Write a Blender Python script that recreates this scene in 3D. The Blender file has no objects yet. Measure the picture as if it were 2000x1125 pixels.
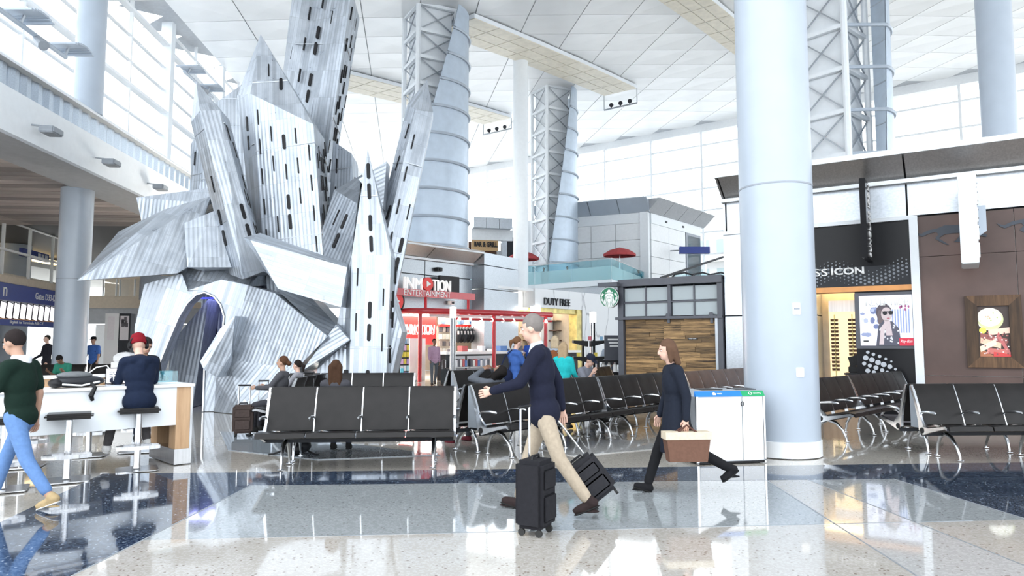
import bpy, bmesh, math, random
from mathutils import Vector, Matrix, Quaternion
random.seed(7)
V = Vector
SC = bpy.context.scene
COL = SC.collection
# ---------------------------------------------------------------- camera, sky, exposure
FPX, HOR, CAMH = 1360.0, 671.0, 1.6            # focal length in pixels, horizon row, eye height
PITCH = math.atan((HOR - 562.5) / FPX)
cam = bpy.data.objects.new('camera', bpy.data.cameras.new('camera'))
COL.objects.link(cam)
cam.location = (0, 0, CAMH)
cam.rotation_euler = (math.pi/2 + PITCH, 0, 0)
cam.data.sensor_width = 36.0
cam.data.lens = FPX / 2000.0 * 36.0
cam.data.clip_end = 500
SC.camera = cam
wd = bpy.data.worlds.new('sky'); SC.world = wd; wd.use_nodes = True
bg = wd.node_tree.nodes['Background']
bg.inputs[0].default_value = (0.90, 0.955, 1.0, 1)
bg.inputs[1].default_value = 1.9
SC.view_settings.view_transform = 'Standard'
SC.view_settings.look = 'None'
SC.view_settings.gamma = 1.0
SC.view_settings.use_curve_mapping = False
SC.view_settings.exposure = 0.95
SC.cycles.max_bounces = 6; SC.cycles.diffuse_bounces = 3; SC.cycles.glossy_bounces = 3; SC.cycles.transparent_max_bounces = 8; SC.cycles.adaptive_threshold = 0.03
SC.cycles.caustics_reflective = False; SC.cycles.caustics_refractive = False

# ---------------------------------------------------------------- measuring helpers
def ray(px, py):
    a = (px - 1000.0) / FPX; b = -(py - 562.5) / FPX
    c, s = math.cos(PITCH), math.sin(PITCH)
    return V((a, c - b*s, s + b*c))
def W(px, py, Y):
    d = ray(px, py); return V((0, 0, CAMH)) + d*(Y/d.y)
def FL(px, py, z=0.0):
    d = ray(px, py); return V((0, 0, CAMH)) + d*((z - CAMH)/d.z)
class Fr:
    """upright frame: ex along a facade, z up, ez out of it towards the hall"""
    def __init__(s, o, ang):
        a = math.radians(ang)
        s.o = V((o[0], o[1], o[2] if len(o) > 2 else 0.0))
        s.ex = V((math.cos(a), math.sin(a), 0)); s.ey = V((0, 0, 1)); s.ez = V((math.sin(a), -math.cos(a), 0))
        s.M = Matrix(((s.ex.x, 0, s.ez.x, s.o.x), (s.ex.y, 0, s.ez.y, s.o.y), (0, 1, 0, s.o.z), (0, 0, 0, 1)))
    def uv(s, px, py, d=0.0):
        r = ray(px, py); c = V((0, 0, CAMH))
        t = (s.o + s.ez*d - c).dot(s.ez) / r.dot(s.ez)
        p = c + r*t - s.o
        return p.dot(s.ex), p.z
    def at(s, u, v, d=0.0):
        return s.o + s.ex*u + s.ey*v + s.ez*d

# ---------------------------------------------------------------- materials
MATS = {}
def newmat(name):
    m = bpy.data.materials.new(name); m.use_nodes = True
    nt = m.node_tree; b = nt.nodes['Principled BSDF']; MATS[name] = m
    return m, nt, b
def N(nt, t, **kw):
    n = nt.nodes.new(t)
    for k, v in kw.items():
        if k.startswith('i_'):
            key = k[2:]; key = int(key) if key.isdigit() else key.replace('_', ' ')
            n.inputs[key].default_value = v
        else: setattr(n, k, v)
    return n
def L(nt, a, b): nt.links.new(a, b)
def rgba(c): return (c[0], c[1], c[2], 1)
def ramp(nt, fac, stops, interp='LINEAR'):
    r = nt.nodes.new('ShaderNodeValToRGB'); r.color_ramp.interpolation = interp
    e = r.color_ramp.elements
    while len(e) < len(stops): e.new(0.5)
    for q, (p, c) in zip(e, stops): q.position = p; q.color = rgba(c)
    L(nt, fac, r.inputs[0]); return r
def coords(nt, kind='Object', scale=(1, 1, 1)):
    tc = nt.nodes.new('ShaderNodeTexCoord'); mp = nt.nodes.new('ShaderNodeMapping')
    mp.inputs['Scale'].default_value = scale
    L(nt, tc.outputs[kind], mp.inputs[0]); return mp.outputs[0]
def paint(name, c, rough=0.5, metal=0.0, var=0.06, scale=6.0, bump=0.0, spec=0.5, coat=0.0):
    """plain coated surface with a faint procedural mottling"""
    m, nt, b = newmat(name)
    no = N(nt, 'ShaderNodeTexNoise', i_Scale=scale, i_Detail=3.0)
    L(nt, coords(nt), no.inputs['Vector'])
    lo = tuple(x*(1-var) for x in c); hi = tuple(min(1, x*(1+var)) for x in c)
    r = ramp(nt, no.outputs['Fac'], [(0.3, lo), (0.7, hi)])
    L(nt, r.outputs[0], b.inputs['Base Color'])
    b.inputs['Roughness'].default_value = rough; b.inputs['Metallic'].default_value = metal
    b.inputs['Specular IOR Level'].default_value = spec
    b.inputs['Coat Weight'].default_value = coat
    if bump:
        bp = N(nt, 'ShaderNodeBump', i_Strength=bump, i_Distance=0.02)
        L(nt, no.outputs['Fac'], bp.inputs['Height']); L(nt, bp.outputs[0], b.inputs['Normal'])
    return m
def emit(name, c, s):
    m, nt, b = newmat(name)
    no = N(nt, 'ShaderNodeTexNoise', i_Scale=3.0)
    r = ramp(nt, no.outputs['Fac'], [(0.3, tuple(x*.97 for x in c)), (0.7, c)])
    L(nt, r.outputs[0], b.inputs['Emission Color']); b.inputs['Emission Strength'].default_value = s
    b.inputs['Base Color'].default_value = rgba(tuple(x*.8 for x in c)); b.inputs['Roughness'].default_value = .5
    return m
def glass(name, tint, gloss=0.08, rough=0.02, milk=0.0):
    m, nt, b = newmat(name); out = nt.nodes['Material Output']
    tr = N(nt, 'ShaderNodeBsdfTransparent'); tr.inputs[0].default_value = rgba(tint)
    gl = N(nt, 'ShaderNodeBsdfGlossy', i_Roughness=rough)
    mx = N(nt, 'ShaderNodeMixShader'); mx.inputs[0].default_value = gloss
    L(nt, tr.outputs[0], mx.inputs[1]); L(nt, gl.outputs[0], mx.inputs[2]); last = mx
    if milk:
        df = N(nt, 'ShaderNodeBsdfDiffuse'); df.inputs[0].default_value = rgba(tint)
        tl = N(nt, 'ShaderNodeBsdfTranslucent'); tl.inputs[0].default_value = rgba(tint)
        h = N(nt, 'ShaderNodeMixShader'); h.inputs[0].default_value = .5
        L(nt, df.outputs[0], h.inputs[1]); L(nt, tl.outputs[0], h.inputs[2])
        m2 = N(nt, 'ShaderNodeMixShader'); m2.inputs[0].default_value = milk
        L(nt, mx.outputs[0], m2.inputs[1]); L(nt, h.outputs[0], m2.inputs[2]); last = m2
    L(nt, last.outputs[0], out.inputs[0]); return m
def terrazzo(name, base, chip, dark, amt=0.5, rough=0.06, scale=60):
    m, nt, b = newmat(name); co = coords(nt)
    v1 = N(nt, 'ShaderNodeTexVoronoi', i_Scale=scale); v2 = N(nt, 'ShaderNodeTexVoronoi', i_Scale=scale*.45)
    L(nt, co, v1.inputs['Vector']); L(nt, co, v2.inputs['Vector'])
    s1 = N(nt, 'ShaderNodeSeparateColor'); L(nt, v1.outputs['Color'], s1.inputs[0])
    s2 = N(nt, 'ShaderNodeSeparateColor'); L(nt, v2.outputs['Color'], s2.inputs[0])
    r1 = ramp(nt, s1.outputs[0], [(0.0, (0, 0, 0)), (1-amt, (1, 1, 1))], 'CONSTANT')
    a = N(nt, 'ShaderNodeMix', data_type='RGBA'); a.inputs['A'].default_value = rgba(base); a.inputs['B'].default_value = rgba(chip)
    L(nt, r1.outputs[0], a.inputs['Factor'])
    near = N(nt, 'ShaderNodeMath', operation='LESS_THAN'); near.inputs[1].default_value = .28
    L(nt, v2.outputs['Distance'], near.inputs[0])
    pick = N(nt, 'ShaderNodeMath', operation='GREATER_THAN'); pick.inputs[1].default_value = .78
    L(nt, s2.outputs[1], pick.inputs[0])
    both = N(nt, 'ShaderNodeMath', operation='MULTIPLY'); L(nt, near.outputs[0], both.inputs[0]); L(nt, pick.outputs[0], both.inputs[1])
    c = N(nt, 'ShaderNodeMix', data_type='RGBA'); c.inputs['B'].default_value = rgba(dark)
    L(nt, a.outputs['Result'], c.inputs['A']); L(nt, both.outputs[0], c.inputs['Factor'])
    L(nt, c.outputs['Result'], b.inputs['Base Color'])
    b.inputs['Roughness'].default_value = rough; b.inputs['IOR'].default_value = 1.58
    b.inputs['Coat Weight'].default_value = 0.35; b.inputs['Coat Roughness'].default_value = 0.03
    return m
def brushed(name, c, rough=0.28, axis=2, metal=1.0, stretch=30, blot=0.0):
    m, nt, b = newmat(name)
    sc = [stretch, stretch, stretch]; sc[axis] = 0.6
    no = N(nt, 'ShaderNodeTexNoise', i_Scale=1.0, i_Detail=2.0); L(nt, coords(nt, scale=tuple(sc)), no.inputs['Vector'])
    r = ramp(nt, no.outputs['Fac'], [(0.25, tuple(x*.86 for x in c)), (0.75, tuple(min(1, x*1.1) for x in c))])
    L(nt, r.outputs[0], b.inputs['Base Color'])
    b.inputs['Metallic'].default_value = metal; b.inputs['Roughness'].default_value = rough
    return m
def ribbed(name, c, dark=0.72):
    """galvanised sheet strips laid along v of the face's own UV"""
    m, nt, b = newmat(name)
    uv = nt.nodes.new('ShaderNodeUVMap'); uv.uv_map = 'grain'
    sw = N(nt, 'ShaderNodeSeparateXYZ'); L(nt, uv.outputs[0], sw.inputs[0])
    cb = N(nt, 'ShaderNodeCombineXYZ'); L(nt, sw.outputs[1], cb.inputs[0]); L(nt, sw.outputs[0], cb.inputs[1])
    br = N(nt, 'ShaderNodeTexBrick', offset=0.37, offset_frequency=1, squash=1.0)
    br.inputs['Scale'].default_value = 1.0; br.inputs['Mortar Size'].default_value = 0.006
    br.inputs['Brick Width'].default_value = 0.85; br.inputs['Row Height'].default_value = 0.10
    br.inputs['Mortar Smooth'].default_value = .6
    br.inputs['Color1'].default_value = rgba(tuple(x*.74 for x in c)); br.inputs['Color2'].default_value = rgba(tuple(min(1, x*1.12) for x in c))
    br.inputs['Mortar'].default_value = rgba(tuple(x*dark for x in c)); br.inputs['Bias'].default_value = 0.1
    L(nt, cb.outputs[0], br.inputs['Vector'])
    no = N(nt, 'ShaderNodeTexNoise', i_Scale=3.0, i_Detail=6.0, i_Roughness=.65); L(nt, coords(nt), no.inputs['Vector'])
    r = ramp(nt, no.outputs['Fac'], [(0.32, (.74, .76, .79)), (0.66, (1, 1, 1))])
    mx = N(nt, 'ShaderNodeMix', data_type='RGBA', blend_type='MULTIPLY'); mx.inputs['Factor'].default_value = .85
    L(nt, br.outputs['Color'], mx.inputs['A']); L(nt, r.outputs[0], mx.inputs['B'])
    L(nt, mx.outputs['Result'], b.inputs['Base Color'])
    ru = ramp(nt, no.outputs['Fac'], [(0.3, (.26, .26, .26)), (0.7, (.46, .46, .46))]); L(nt, ru.outputs[0], b.inputs['Roughness'])
    b.inputs['Metallic'].default_value = 0.55
    wv = N(nt, 'ShaderNodeMath', operation='MULTIPLY'); wv.inputs[1].default_value = 2*math.pi/0.10; L(nt, sw.outputs[0], wv.inputs[0])
    sn = N(nt, 'ShaderNodeMath', operation='SINE'); L(nt, wv.outputs[0], sn.inputs[0])
    bp = N(nt, 'ShaderNodeBump', i_Strength=0.30, i_Distance=0.007); L(nt, sn.outputs[0], bp.inputs['Height'])
    L(nt, bp.outputs[0], b.inputs['Normal'])
    return m
def woody(name, c1, c2, axis=0, scale=1.0, rough=.6):
    m, nt, b = newmat(name)
    oi = nt.nodes.new('ShaderNodeObjectInfo')
    sc = [14*scale]*3; sc[axis] = 1.1*scale
    tc = nt.nodes.new('ShaderNodeTexCoord'); mp = nt.nodes.new('ShaderNodeMapping'); mp.inputs['Scale'].default_value = sc
    ad = N(nt, 'ShaderNodeVectorMath', operation='ADD')
    mu = N(nt, 'ShaderNodeMath', operation='MULTIPLY'); mu.inputs[1].default_value = 57.0
    L(nt, oi.outputs['Random'], mu.inputs[0]); L(nt, tc.outputs['Object'], ad.inputs[0]); L(nt, mu.outputs[0], ad.inputs[1]); L(nt, ad.outputs[0], mp.inputs[0])
    no = N(nt, 'ShaderNodeTexNoise', i_Scale=1.0, i_Detail=6.0, i_Roughness=.68); L(nt, mp.outputs[0], no.inputs['Vector'])
    r = ramp(nt, no.outputs['Fac'], [(0.33, c1), (0.68, c2)])
    hs = N(nt, 'ShaderNodeHueSaturation'); L(nt, r.outputs[0], hs.inputs['Color'])
    vv = N(nt, 'ShaderNodeMapRange'); vv.inputs['To Min'].default_value = .55; vv.inputs['To Max'].default_value = 1.35
    L(nt, oi.outputs['Random'], vv.inputs[0]); L(nt, vv.outputs[0], hs.inputs['Value']); L(nt, hs.outputs[0], b.inputs['Base Color'])
    b.inputs['Roughness'].default_value = rough
    bp = N(nt, 'ShaderNodeBump', i_Strength=.3, i_Distance=.01); L(nt, no.outputs['Fac'], bp.inputs['Height']); L(nt, bp.outputs[0], b.inputs['Normal'])
    return m
def marble(name):
    m, nt, b = newmat(name)
    co = coords(nt, scale=(1.0, 1.0, .35))
    no = N(nt, 'ShaderNodeTexNoise', i_Scale=.9, i_Detail=5.0); L(nt, co, no.inputs['Vector'])
    ad = N(nt, 'ShaderNodeVectorMath', operation='ADD'); L(nt, co, ad.inputs[0]); L(nt, no.outputs['Color'], ad.inputs[1])
    vo = N(nt, 'ShaderNodeTexVoronoi', feature='DISTANCE_TO_EDGE', i_Scale=.55); L(nt, ad.outputs[0], vo.inputs['Vector'])
    r = ramp(nt, vo.outputs['Distance'], [(0.0, (.36, .38, .42)), (0.022, (.80, .83, .87))])
    L(nt, r.outputs[0], b.inputs['Base Color']); b.inputs['Roughness'].default_value = .3
    return m
def fabric(name, c, var=.08, scale=26.0, rough=.9):
    return paint(name, c, rough, 0, var, scale, bump=.15, spec=.2)

paint('white_paint', (.84, .88, .92), .45, var=.02)
paint('wall_white', (.86, .885, .91), .55, var=.03)
paint('column_paint', (.44, .50, .58), .33, var=.03, scale=2)
paint('column_base', (.80, .82, .84), .4, var=.02)
paint('ceiling_panel', (.87, .89, .91), .35, var=.03, scale=.7)
paint('ceiling_gap', (.50, .53, .57), .6)
paint('light_panel', (.80, .75, .64), .5, var=.07, scale=3)
paint('mullion', (.86, .89, .92), .4, var=.02)
paint('mullion_dark', (.30, .33, .38), .4)
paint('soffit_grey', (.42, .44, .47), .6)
paint('dark_gap', (.055, .055, .06), .6)
paint('charcoal', (.026, .028, .034), .45, spec=.25)
paint('kiosk_steel', (.085, .09, .11), .42)
paint('black_gloss', (.008, .008, .010), .22, spec=.22)
paint('black_plastic', (.012, .012, .014), .42, spec=.25)
paint('grey_plastic', (.30, .33, .37), .45)
paint('red_paint', (.50, .018, .03), .3, coat=.4)
paint('red_bright', (.80, .03, .025), .4)
paint('white_sign', (.9, .9, .9), .4, var=.01)
paint('blue_sign', (.018, .045, .27), .4)
paint('blue_label', (.02, .19, .60), .35)
paint('green_label', (.02, .33, .13), .35)
paint('green_logo', (.005, .19, .085), .35)
paint('beige_wall', (.62, .54, .44), .6)
paint('gold_trim', (.50, .42, .17), .3, metal=.7, var=.3, scale=3)
paint('cork', (.55, .35, .17), .5, var=.15, scale=30)
paint('orange_trim', (.75, .33, .10), .4)
paint('brown_wall', (.115, .070, .060), .5, var=.22, scale=1.2)
paint('horse_blue', (.045, .055, .075), .5)
paint('awning_red', (.42, .055, .06), .8, var=.1)
paint('leather', (.011, .0095, .0095), .36, var=.3, scale=4, bump=.22, spec=.26)
paint('brown_and_reflection', (.075, .032, .017), .40, var=.25, scale=4, bump=.1)  # plain brown; on bench pads it paints warm light reflected in the leather
paint('alu', (.74, .76, .79), .24, metal=1.0, var=.04)
paint('alu_dull', (.44, .47, .51), .42, metal=.75, var=.05)
paint('chrome', (.86, .87, .89), .10, metal=1.0, var=.02)
paint('rubber', (.02, .02, .02), .7)
brushed('steel', (.62, .63, .65), .25, axis=2)
brushed('steel_warm', (.60, .58, .57), .42, axis=2)
brushed('steel_panel', (.46, .49, .53), .34, axis=0)
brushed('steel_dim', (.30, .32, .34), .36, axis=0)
brushed('corrugated', (.52, .58, .65), .33, axis=2)
paint('screen_metal', (.50, .58, .68), .40, metal=.35, var=.05, scale=3)
ribbed('galvanised', (.52, .565, .625))
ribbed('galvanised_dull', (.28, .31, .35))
woody('reclaimed', (.030, .016, .008), (.55, .34, .15), axis=0)
woody('frame_wood', (.045, .022, .010), (.16, .085, .040), axis=2, scale=.9)
woody('slat_wood', (.34, .30, .29), (.48, .43, .41), axis=0, scale=.4)
woody('birch', (.44, .27, .15), (.60, .40, .24), axis=2, scale=.8)
marble('marble')
terrazzo('terrazzo_beige', (.49, .455, .405), (.56, .525, .475), (.36, .31, .26), .4)
terrazzo('terrazzo_cream', (.46, .43, .39), (.53, .50, .47), (.24, .19, .16), .4)
terrazzo('terrazzo_grey', (.31, .335, .35), (.38, .405, .42), (.20, .20, .20), .4)
terrazzo('terrazzo_blue', (.015, .023, .045), (.075, .105, .16), (.30, .35, .42), .45, scale=70)
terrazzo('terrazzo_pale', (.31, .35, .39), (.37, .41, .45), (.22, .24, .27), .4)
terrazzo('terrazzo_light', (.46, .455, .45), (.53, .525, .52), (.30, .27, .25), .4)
glass('window_glass', (.985, .995, 1.0), .05)
glass('rail_glass', (.66, .86, .90), .10)
glass('frit_glass', (.70, .89, .92), .08, .1, milk=.5)
glass('frosted', (.84, .91, .94), .10, .2, milk=.75)
glass('tinted_glass', (.55, .63, .66), .15)
emit('lamp_white', (1.0, .97, .92), 3.0)
emit('lamp_warm', (1.0, .74, .38), 2.6)
emit('lamp_soft', (1.0, .90, .76), 1.0)
emit('sign_glow', (1.0, 1.0, 1.0), .22)
emit('lamp_down', (1.0, .96, .88), 12.0)
emit('screen_white', (.92, .88, .95), .9)
emit('screen_blue', (.55, .70, 1.0), .8)
emit('poster_light', (.74, .78, .92), .42)
emit('led_blue', (.10, .12, 1.0), .5)
emit('shelf_warm', (1.0, .80, .48), .55)
SKIN = {'light': (.66, .42, .33), 'tan': (.47, .28, .20), 'brown': (.26, .14, .09)}
for k, c in SKIN.items(): paint('skin_' + k, c, .5, var=.05, scale=12)
def M(n): return MATS[n]
def cloth(c):
    key = 'cloth_%02x%02x%02x' % tuple(int(max(0, min(1, x))*255) for x in c)
    return MATS.get(key) or fabric(key, c)
def flat(c, rough=.5):
    key = 'print_%02x%02x%02x' % tuple(int(max(0, min(1, x))*255) for x in c)
    return MATS.get(key) or paint(key, c, rough, var=.04, scale=20)

# ---------------------------------------------------------------- mesh helpers
WM = {}
def thing(name, loc, rotz=0.0, label=None, cat=None, group=None, kind=None):
    o = bpy.data.objects.new(name, None); COL.objects.link(o)
    o.location = loc; o.rotation_euler = (0, 0, rotz); o.empty_display_size = .2
    WM[o.name] = Matrix.Translation(V(loc)) @ Matrix.Rotation(rotz, 4, 'Z')
    return tag(o, label, cat, group, kind)
def tag(o, label=None, cat=None, group=None, kind=None):
    if label: o['label'] = label
    if cat: o['category'] = cat
    if group: o['group'] = group
    if kind: o['kind'] = kind
    return o
def link(name, me, mat=None, parent=None):
    o = bpy.data.objects.new(name, me); COL.objects.link(o)
    if mat is not None:
        me.materials.clear(); me.materials.append(M(mat) if isinstance(mat, str) else mat)
    if parent is not None:
        o.parent = parent; WM[o.name] = WM.get(parent.name, Matrix.Identity(4))
    else: WM[o.name] = Matrix.Identity(4)
    return o
class MB:
    def __init__(s): s.v = []; s.f = []
    def add(s, vs, fs, T=None):
        n = len(s.v)
        s.v += [T @ V(p) for p in vs] if T is not None else [V(p) for p in vs]
        s.f += [[i + n for i in f] for f in fs]; return s
    def box(s, lo, hi, T=None):
        x0, y0, z0 = lo; x1, y1, z1 = hi
        return s.add([(x0,y0,z0),(x1,y0,z0),(x1,y1,z0),(x0,y1,z0),(x0,y0,z1),(x1,y0,z1),(x1,y1,z1),(x0,y1,z1)],
                     [(0,3,2,1),(4,5,6,7),(0,1,5,4),(1,2,6,5),(2,3,7,6),(3,0,4,7)], T)
    def quad(s, a, b, c, d, T=None): return s.add([a, b, c, d], [(0, 1, 2, 3)], T)
    def prism(s, poly, d0, d1, T=None):
        """polygon in x,y of the frame, thick along its z"""
        n = len(poly)
        return s.add([(p[0], p[1], d0) for p in poly] + [(p[0], p[1], d1) for p in poly],
                     [list(range(n))[::-1], list(range(n, 2*n))] + [(i, (i+1) % n, n+(i+1) % n, n+i) for i in range(n)], T)
    def lathe(s, prof, n=24, T=None, caps=True):
        vs = []; fs = []
        for r, z in prof: vs += [(r*math.cos(2*math.pi*i/n), r*math.sin(2*math.pi*i/n), z) for i in range(n)]
        for k in range(len(prof)-1):
            for i in range(n):
                j = (i+1) % n; fs.append((k*n+i, k*n+j, (k+1)*n+j, (k+1)*n+i))
        if caps: fs.append(list(range(n))[::-1]); fs.append(list(range((len(prof)-1)*n, len(prof)*n)))
        return s.add(vs, fs, T)
    def tube(s, pts, r, n=8, T=None, closed=False):
        pts = [V(p) for p in pts]; rs = r if isinstance(r, (list, tuple)) else [r]*len(pts)
        vs = []; fs = []; m = len(pts); up = None
        for i, p in enumerate(pts):
            a = pts[(i-1) % m] if (i or closed) else p; b = pts[(i+1) % m] if (i < m-1 or closed) else p
            t = (b - a).normalized() if (b-a).length > 1e-9 else V((0, 0, 1))
            if up is None: up = V((0, 0, 1)) if abs(t.z) < .9 else V((0, 1, 0))
            x = t.cross(up)
            if x.length < 1e-4: x = t.cross(V((1, .3, 0)))
            x.normalize(); y = x.cross(t).normalized(); up = y
            for k in range(n):
                q = 2*math.pi*k/n; vs.append(p + (x*math.cos(q) + y*math.sin(q))*rs[i])
        for i in range(m if closed else m-1):
            for k in range(n):
                j = (k+1) % n; i2 = (i+1) % m
                fs.append((i*n+k, i*n+j, i2*n+j, i2*n+k))
        if not closed: fs.append(list(range(n))[::-1]); fs.append(list(range((m-1)*n, m*n)))
        return s.add(vs, fs, T)
    def bar(s, a, b, w, h, T=None):
        a = V(a); b = V(b); t = (b-a).normalized(); up = V((0, 0, 1)) if abs(t.z) < .95 else V((0, 1, 0))
        x = t.cross(up).normalized(); y = x.cross(t)
        vs = []
        for p in (a, b): vs += [p-x*w/2-y*h/2, p+x*w/2-y*h/2, p+x*w/2+y*h/2, p-x*w/2+y*h/2]
        return s.add(vs, [(3,2,1,0),(4,5,6,7),(0,1,5,4),(1,2,6,5),(2,3,7,6),(3,0,4,7)], T)
    def ball(s, c, r, n=12, m=8, T=None):
        rx, ry, rz = r if isinstance(r, (tuple, list)) else (r, r, r)
        vs = [(c[0], c[1], c[2]-rz)]; fs = []
        for k in range(1, m):
            a = -math.pi/2 + math.pi*k/m
            for i in range(n):
                q = 2*math.pi*i/n
                vs.append((c[0]+rx*math.cos(a)*math.cos(q), c[1]+ry*math.cos(a)*math.sin(q), c[2]+rz*math.sin(a)))
        vs.append((c[0], c[1], c[2]+rz)); top = len(vs)-1
        for i in range(n): fs.append((0, 1+(i+1) % n, 1+i))
        for k in range(m-2):
            for i in range(n):
                j = (i+1) % n; fs.append((1+k*n+i, 1+k*n+j, 1+(k+1)*n+j, 1+(k+1)*n+i))
        for i in range(n): fs.append((1+(m-2)*n+i, 1+(m-2)*n+(i+1) % n, top))
        return s.add(vs, fs, T)
    def mesh(s, name):
        me = bpy.data.meshes.new(name); me.from_pydata([tuple(p) for p in s.v], [], s.f); me.update(); return me
    def build(s, name, mat, parent=None, world=False, smooth=False, bevel=0.0):
        if world and parent is not None:
            inv = WM[parent.name].inverted(); s.v = [inv @ p for p in s.v]
        me = s.mesh(name)
        if bevel:
            bm = bmesh.new(); bm.from_mesh(me); bmesh.ops.recalc_face_normals(bm, faces=bm.faces)
            ed = [e for e in bm.edges if e.is_manifold and e.calc_face_angle(0) > .5]
            bmesh.ops.bevel(bm, geom=ed, offset=bevel, segments=2, affect='EDGES', clamp_overlap=True); bm.to_mesh(me); bm.free()
        if smooth:
            for p in me.polygons: p.use_smooth = True
            try: me.set_sharp_from_angle(angle=math.radians(42))
            except Exception: pass
        return link(name, me, mat, parent)
def inst(name, me, Mloc, parent=None):
    """another object on shared mesh data"""
    o = bpy.data.objects.new(name, me); COL.objects.link(o)
    if parent is not None: o.parent = parent
    o.matrix_basis = Mloc; WM[o.name] = (WM.get(parent.name, Matrix.Identity(4)) if parent else Matrix.Identity(4)) @ Mloc
    return o
def unit_mesh(name, mb, mat, smooth=False):
    me = mb.mesh(name); me.materials.append(M(mat) if isinstance(mat, str) else mat)
    if smooth:
        for p in me.polygons: p.use_smooth = True
        try: me.set_sharp_from_angle(angle=math.radians(42))
        except Exception: pass
    return me
def copy_tree(o, parent=None):
    c = o.copy(); COL.objects.link(c); c.parent = parent
    WM[c.name] = c.matrix_basis.copy()
    for ch in list(o.children): copy_tree(ch, c)
    return c
ORD = ['first', 'second', 'third', 'fourth', 'fifth', 'sixth', 'seventh', 'eighth', 'ninth', 'tenth', 'eleventh', 'twelfth', 'thirteenth', 'fourteenth', 'fifteenth']
TMP = bpy.data.scenes.new('workbench')
def evaluated(ob):
    with bpy.context.temp_override(scene=TMP, view_layer=TMP.view_layers[0]):
        return bpy.data.meshes.new_from_object(ob.evaluated_get(bpy.context.evaluated_depsgraph_get()))
def txt(body, T, mat, parent, w=None, h=None, ext=.01, name='lettering', weight=0.0, align='CENTER', shear=0.0):
    cu = bpy.data.curves.new('t', 'FONT'); cu.body = body; cu.size = 1.0; cu.align_x = align; cu.align_y = 'CENTER'; cu.resolution_u = 3
    cu.offset = weight; cu.shear = shear; cu.extrude = 0.0
    ob = bpy.data.objects.new('t', cu); TMP.collection.objects.link(ob); me = evaluated(ob)
    bpy.data.objects.remove(ob); bpy.data.curves.remove(cu)
    xs = [v.co.x for v in me.vertices]; ys = [v.co.y for v in me.vertices]
    bw = max(xs)-min(xs); bh = max(ys)-min(ys); cx = (max(xs)+min(xs))/2; cy = (max(ys)+min(ys))/2
    sy = h/bh if h else w/bw; sx = w/bw if w else sy
    if align != 'CENTER': cx = min(xs)
    bm = bmesh.new(); bm.from_mesh(me)
    for v in bm.verts: v.co = V(((v.co.x-cx)*sx, (v.co.y-cy)*sy, 0))
    r = bmesh.ops.extrude_face_region(bm, geom=bm.faces[:])
    for e in r['geom']:
        if isinstance(e, bmesh.types.BMVert): e.co.z += ext
    bmesh.ops.recalc_face_normals(bm, faces=bm.faces)
    inv = WM[parent.name].inverted() if parent else Matrix.Identity(4)
    bm.transform(inv @ T); bm.to_mesh(me); bm.free()
    return link(name, me, mat, parent)
def at(fr, u, v, d=0.0, rot=0.0, face=False):
    """matrix whose xy plane is the facade, origin at u,v,d"""
    return fr.M @ Matrix.Translation((u, v, d)) @ Matrix.Rotation(rot, 4, 'Z')
# ================================================================ FLOOR
floor = MB().box((-70, -14, -.30), (75, 110, -.012)).build('floor', 'terrazzo_beige'); tag(floor, 'polished terrazzo floor of the hall', kind='structure')
def zone(name, pix, mat, extra=None):
    pts = [FL(*p) if len(p) == 2 else V((p[0], p[1], 0)) for p in pix]
    return MB().prism([(p.x, p.y) for p in pts], -.012, 0.0).build(name, mat, floor)
# world-space corners for what runs out of the frame
A0 = FL(140, 1125); A1 = FL(490, 948); A2 = FL(1745, 935); A3 = FL(2000, 1012)
dl = (A0 - A1).normalized(); dr = (A3 - A2).normalized()
AL = A1 + dl*12; AR = A2 + dr*12
B1 = FL(200, 925); B2 = FL(610, 921); B3 = FL(2000, 903); B0 = FL(0, 1020)
db = (B0 - B1).normalized(); BL = B0 + dl*10; BR = B3 + (B3 - B2).normalized()*8
w3 = lambda p: (p.x, p.y, 0)
zone('terrazzo_band', [w3(AL), w3(A1), w3(A2), w3(AR), w3(BR), w3(B3), w3(B2), w3(B1), w3(B0), w3(BL)], 'terrazzo_blue')
# front field: grey course then cream field, split along the row that runs across the photo
def cut(P, Q, R, S):
    """point where line PQ meets RS on the floor"""
    x1,y1,x2,y2,x3,y3,x4,y4 = P.x,P.y,Q.x,Q.y,R.x,R.y,S.x,S.y
    d = (x1-x2)*(y3-y4)-(y1-y2)*(x3-x4)
    a = x1*y2-y1*x2; b = x3*y4-y3*x4
    return V(((a*(x3-x4)-(x1-x2)*b)/d, (a*(y3-y4)-(y1-y2)*b)/d, 0))
G0 = FL(500, 1050); G1 = FL(1900, 1017)
GL_ = cut(G0, G1, A1, A0); GR_ = cut(G0, G1, A2, A3)
S0 = FL(1497, 938); S1 = FL(1578, 937); S2 = FL(1632, 1024); S3 = FL(1790, 1021)
zone('terrazzo_course', [w3(A1), w3(S0), w3(S2), w3(GL_)], 'terrazzo_grey')
zone('terrazzo_stripe', [w3(S0), w3(S1), w3(S3), w3(S2)], 'terrazzo_cream')
zone('terrazzo_course', [w3(S1), w3(A2), w3(GR_), w3(S3)], 'terrazzo_grey')
T2 = S2 + (S2 - S0).normalized()*9; T3 = S3 + (S3 - S1).normalized()*9
zone('terrazzo_field', [w3(GL_), w3(S2), w3(T2), w3(AL)], 'terrazzo_cream')
zone('terrazzo_stripe', [w3(S2), w3(S3), w3(T3), w3(T2)], 'terrazzo_light')
zone('terrazzo_field', [w3(S3), w3(GR_), w3(AR), w3(T3)], 'terrazzo_cream')
zone('terrazzo_wedge', [(430, 842), (650, 862), (860, 888), (620, 897), (445, 878)], 'terrazzo_pale')
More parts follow.
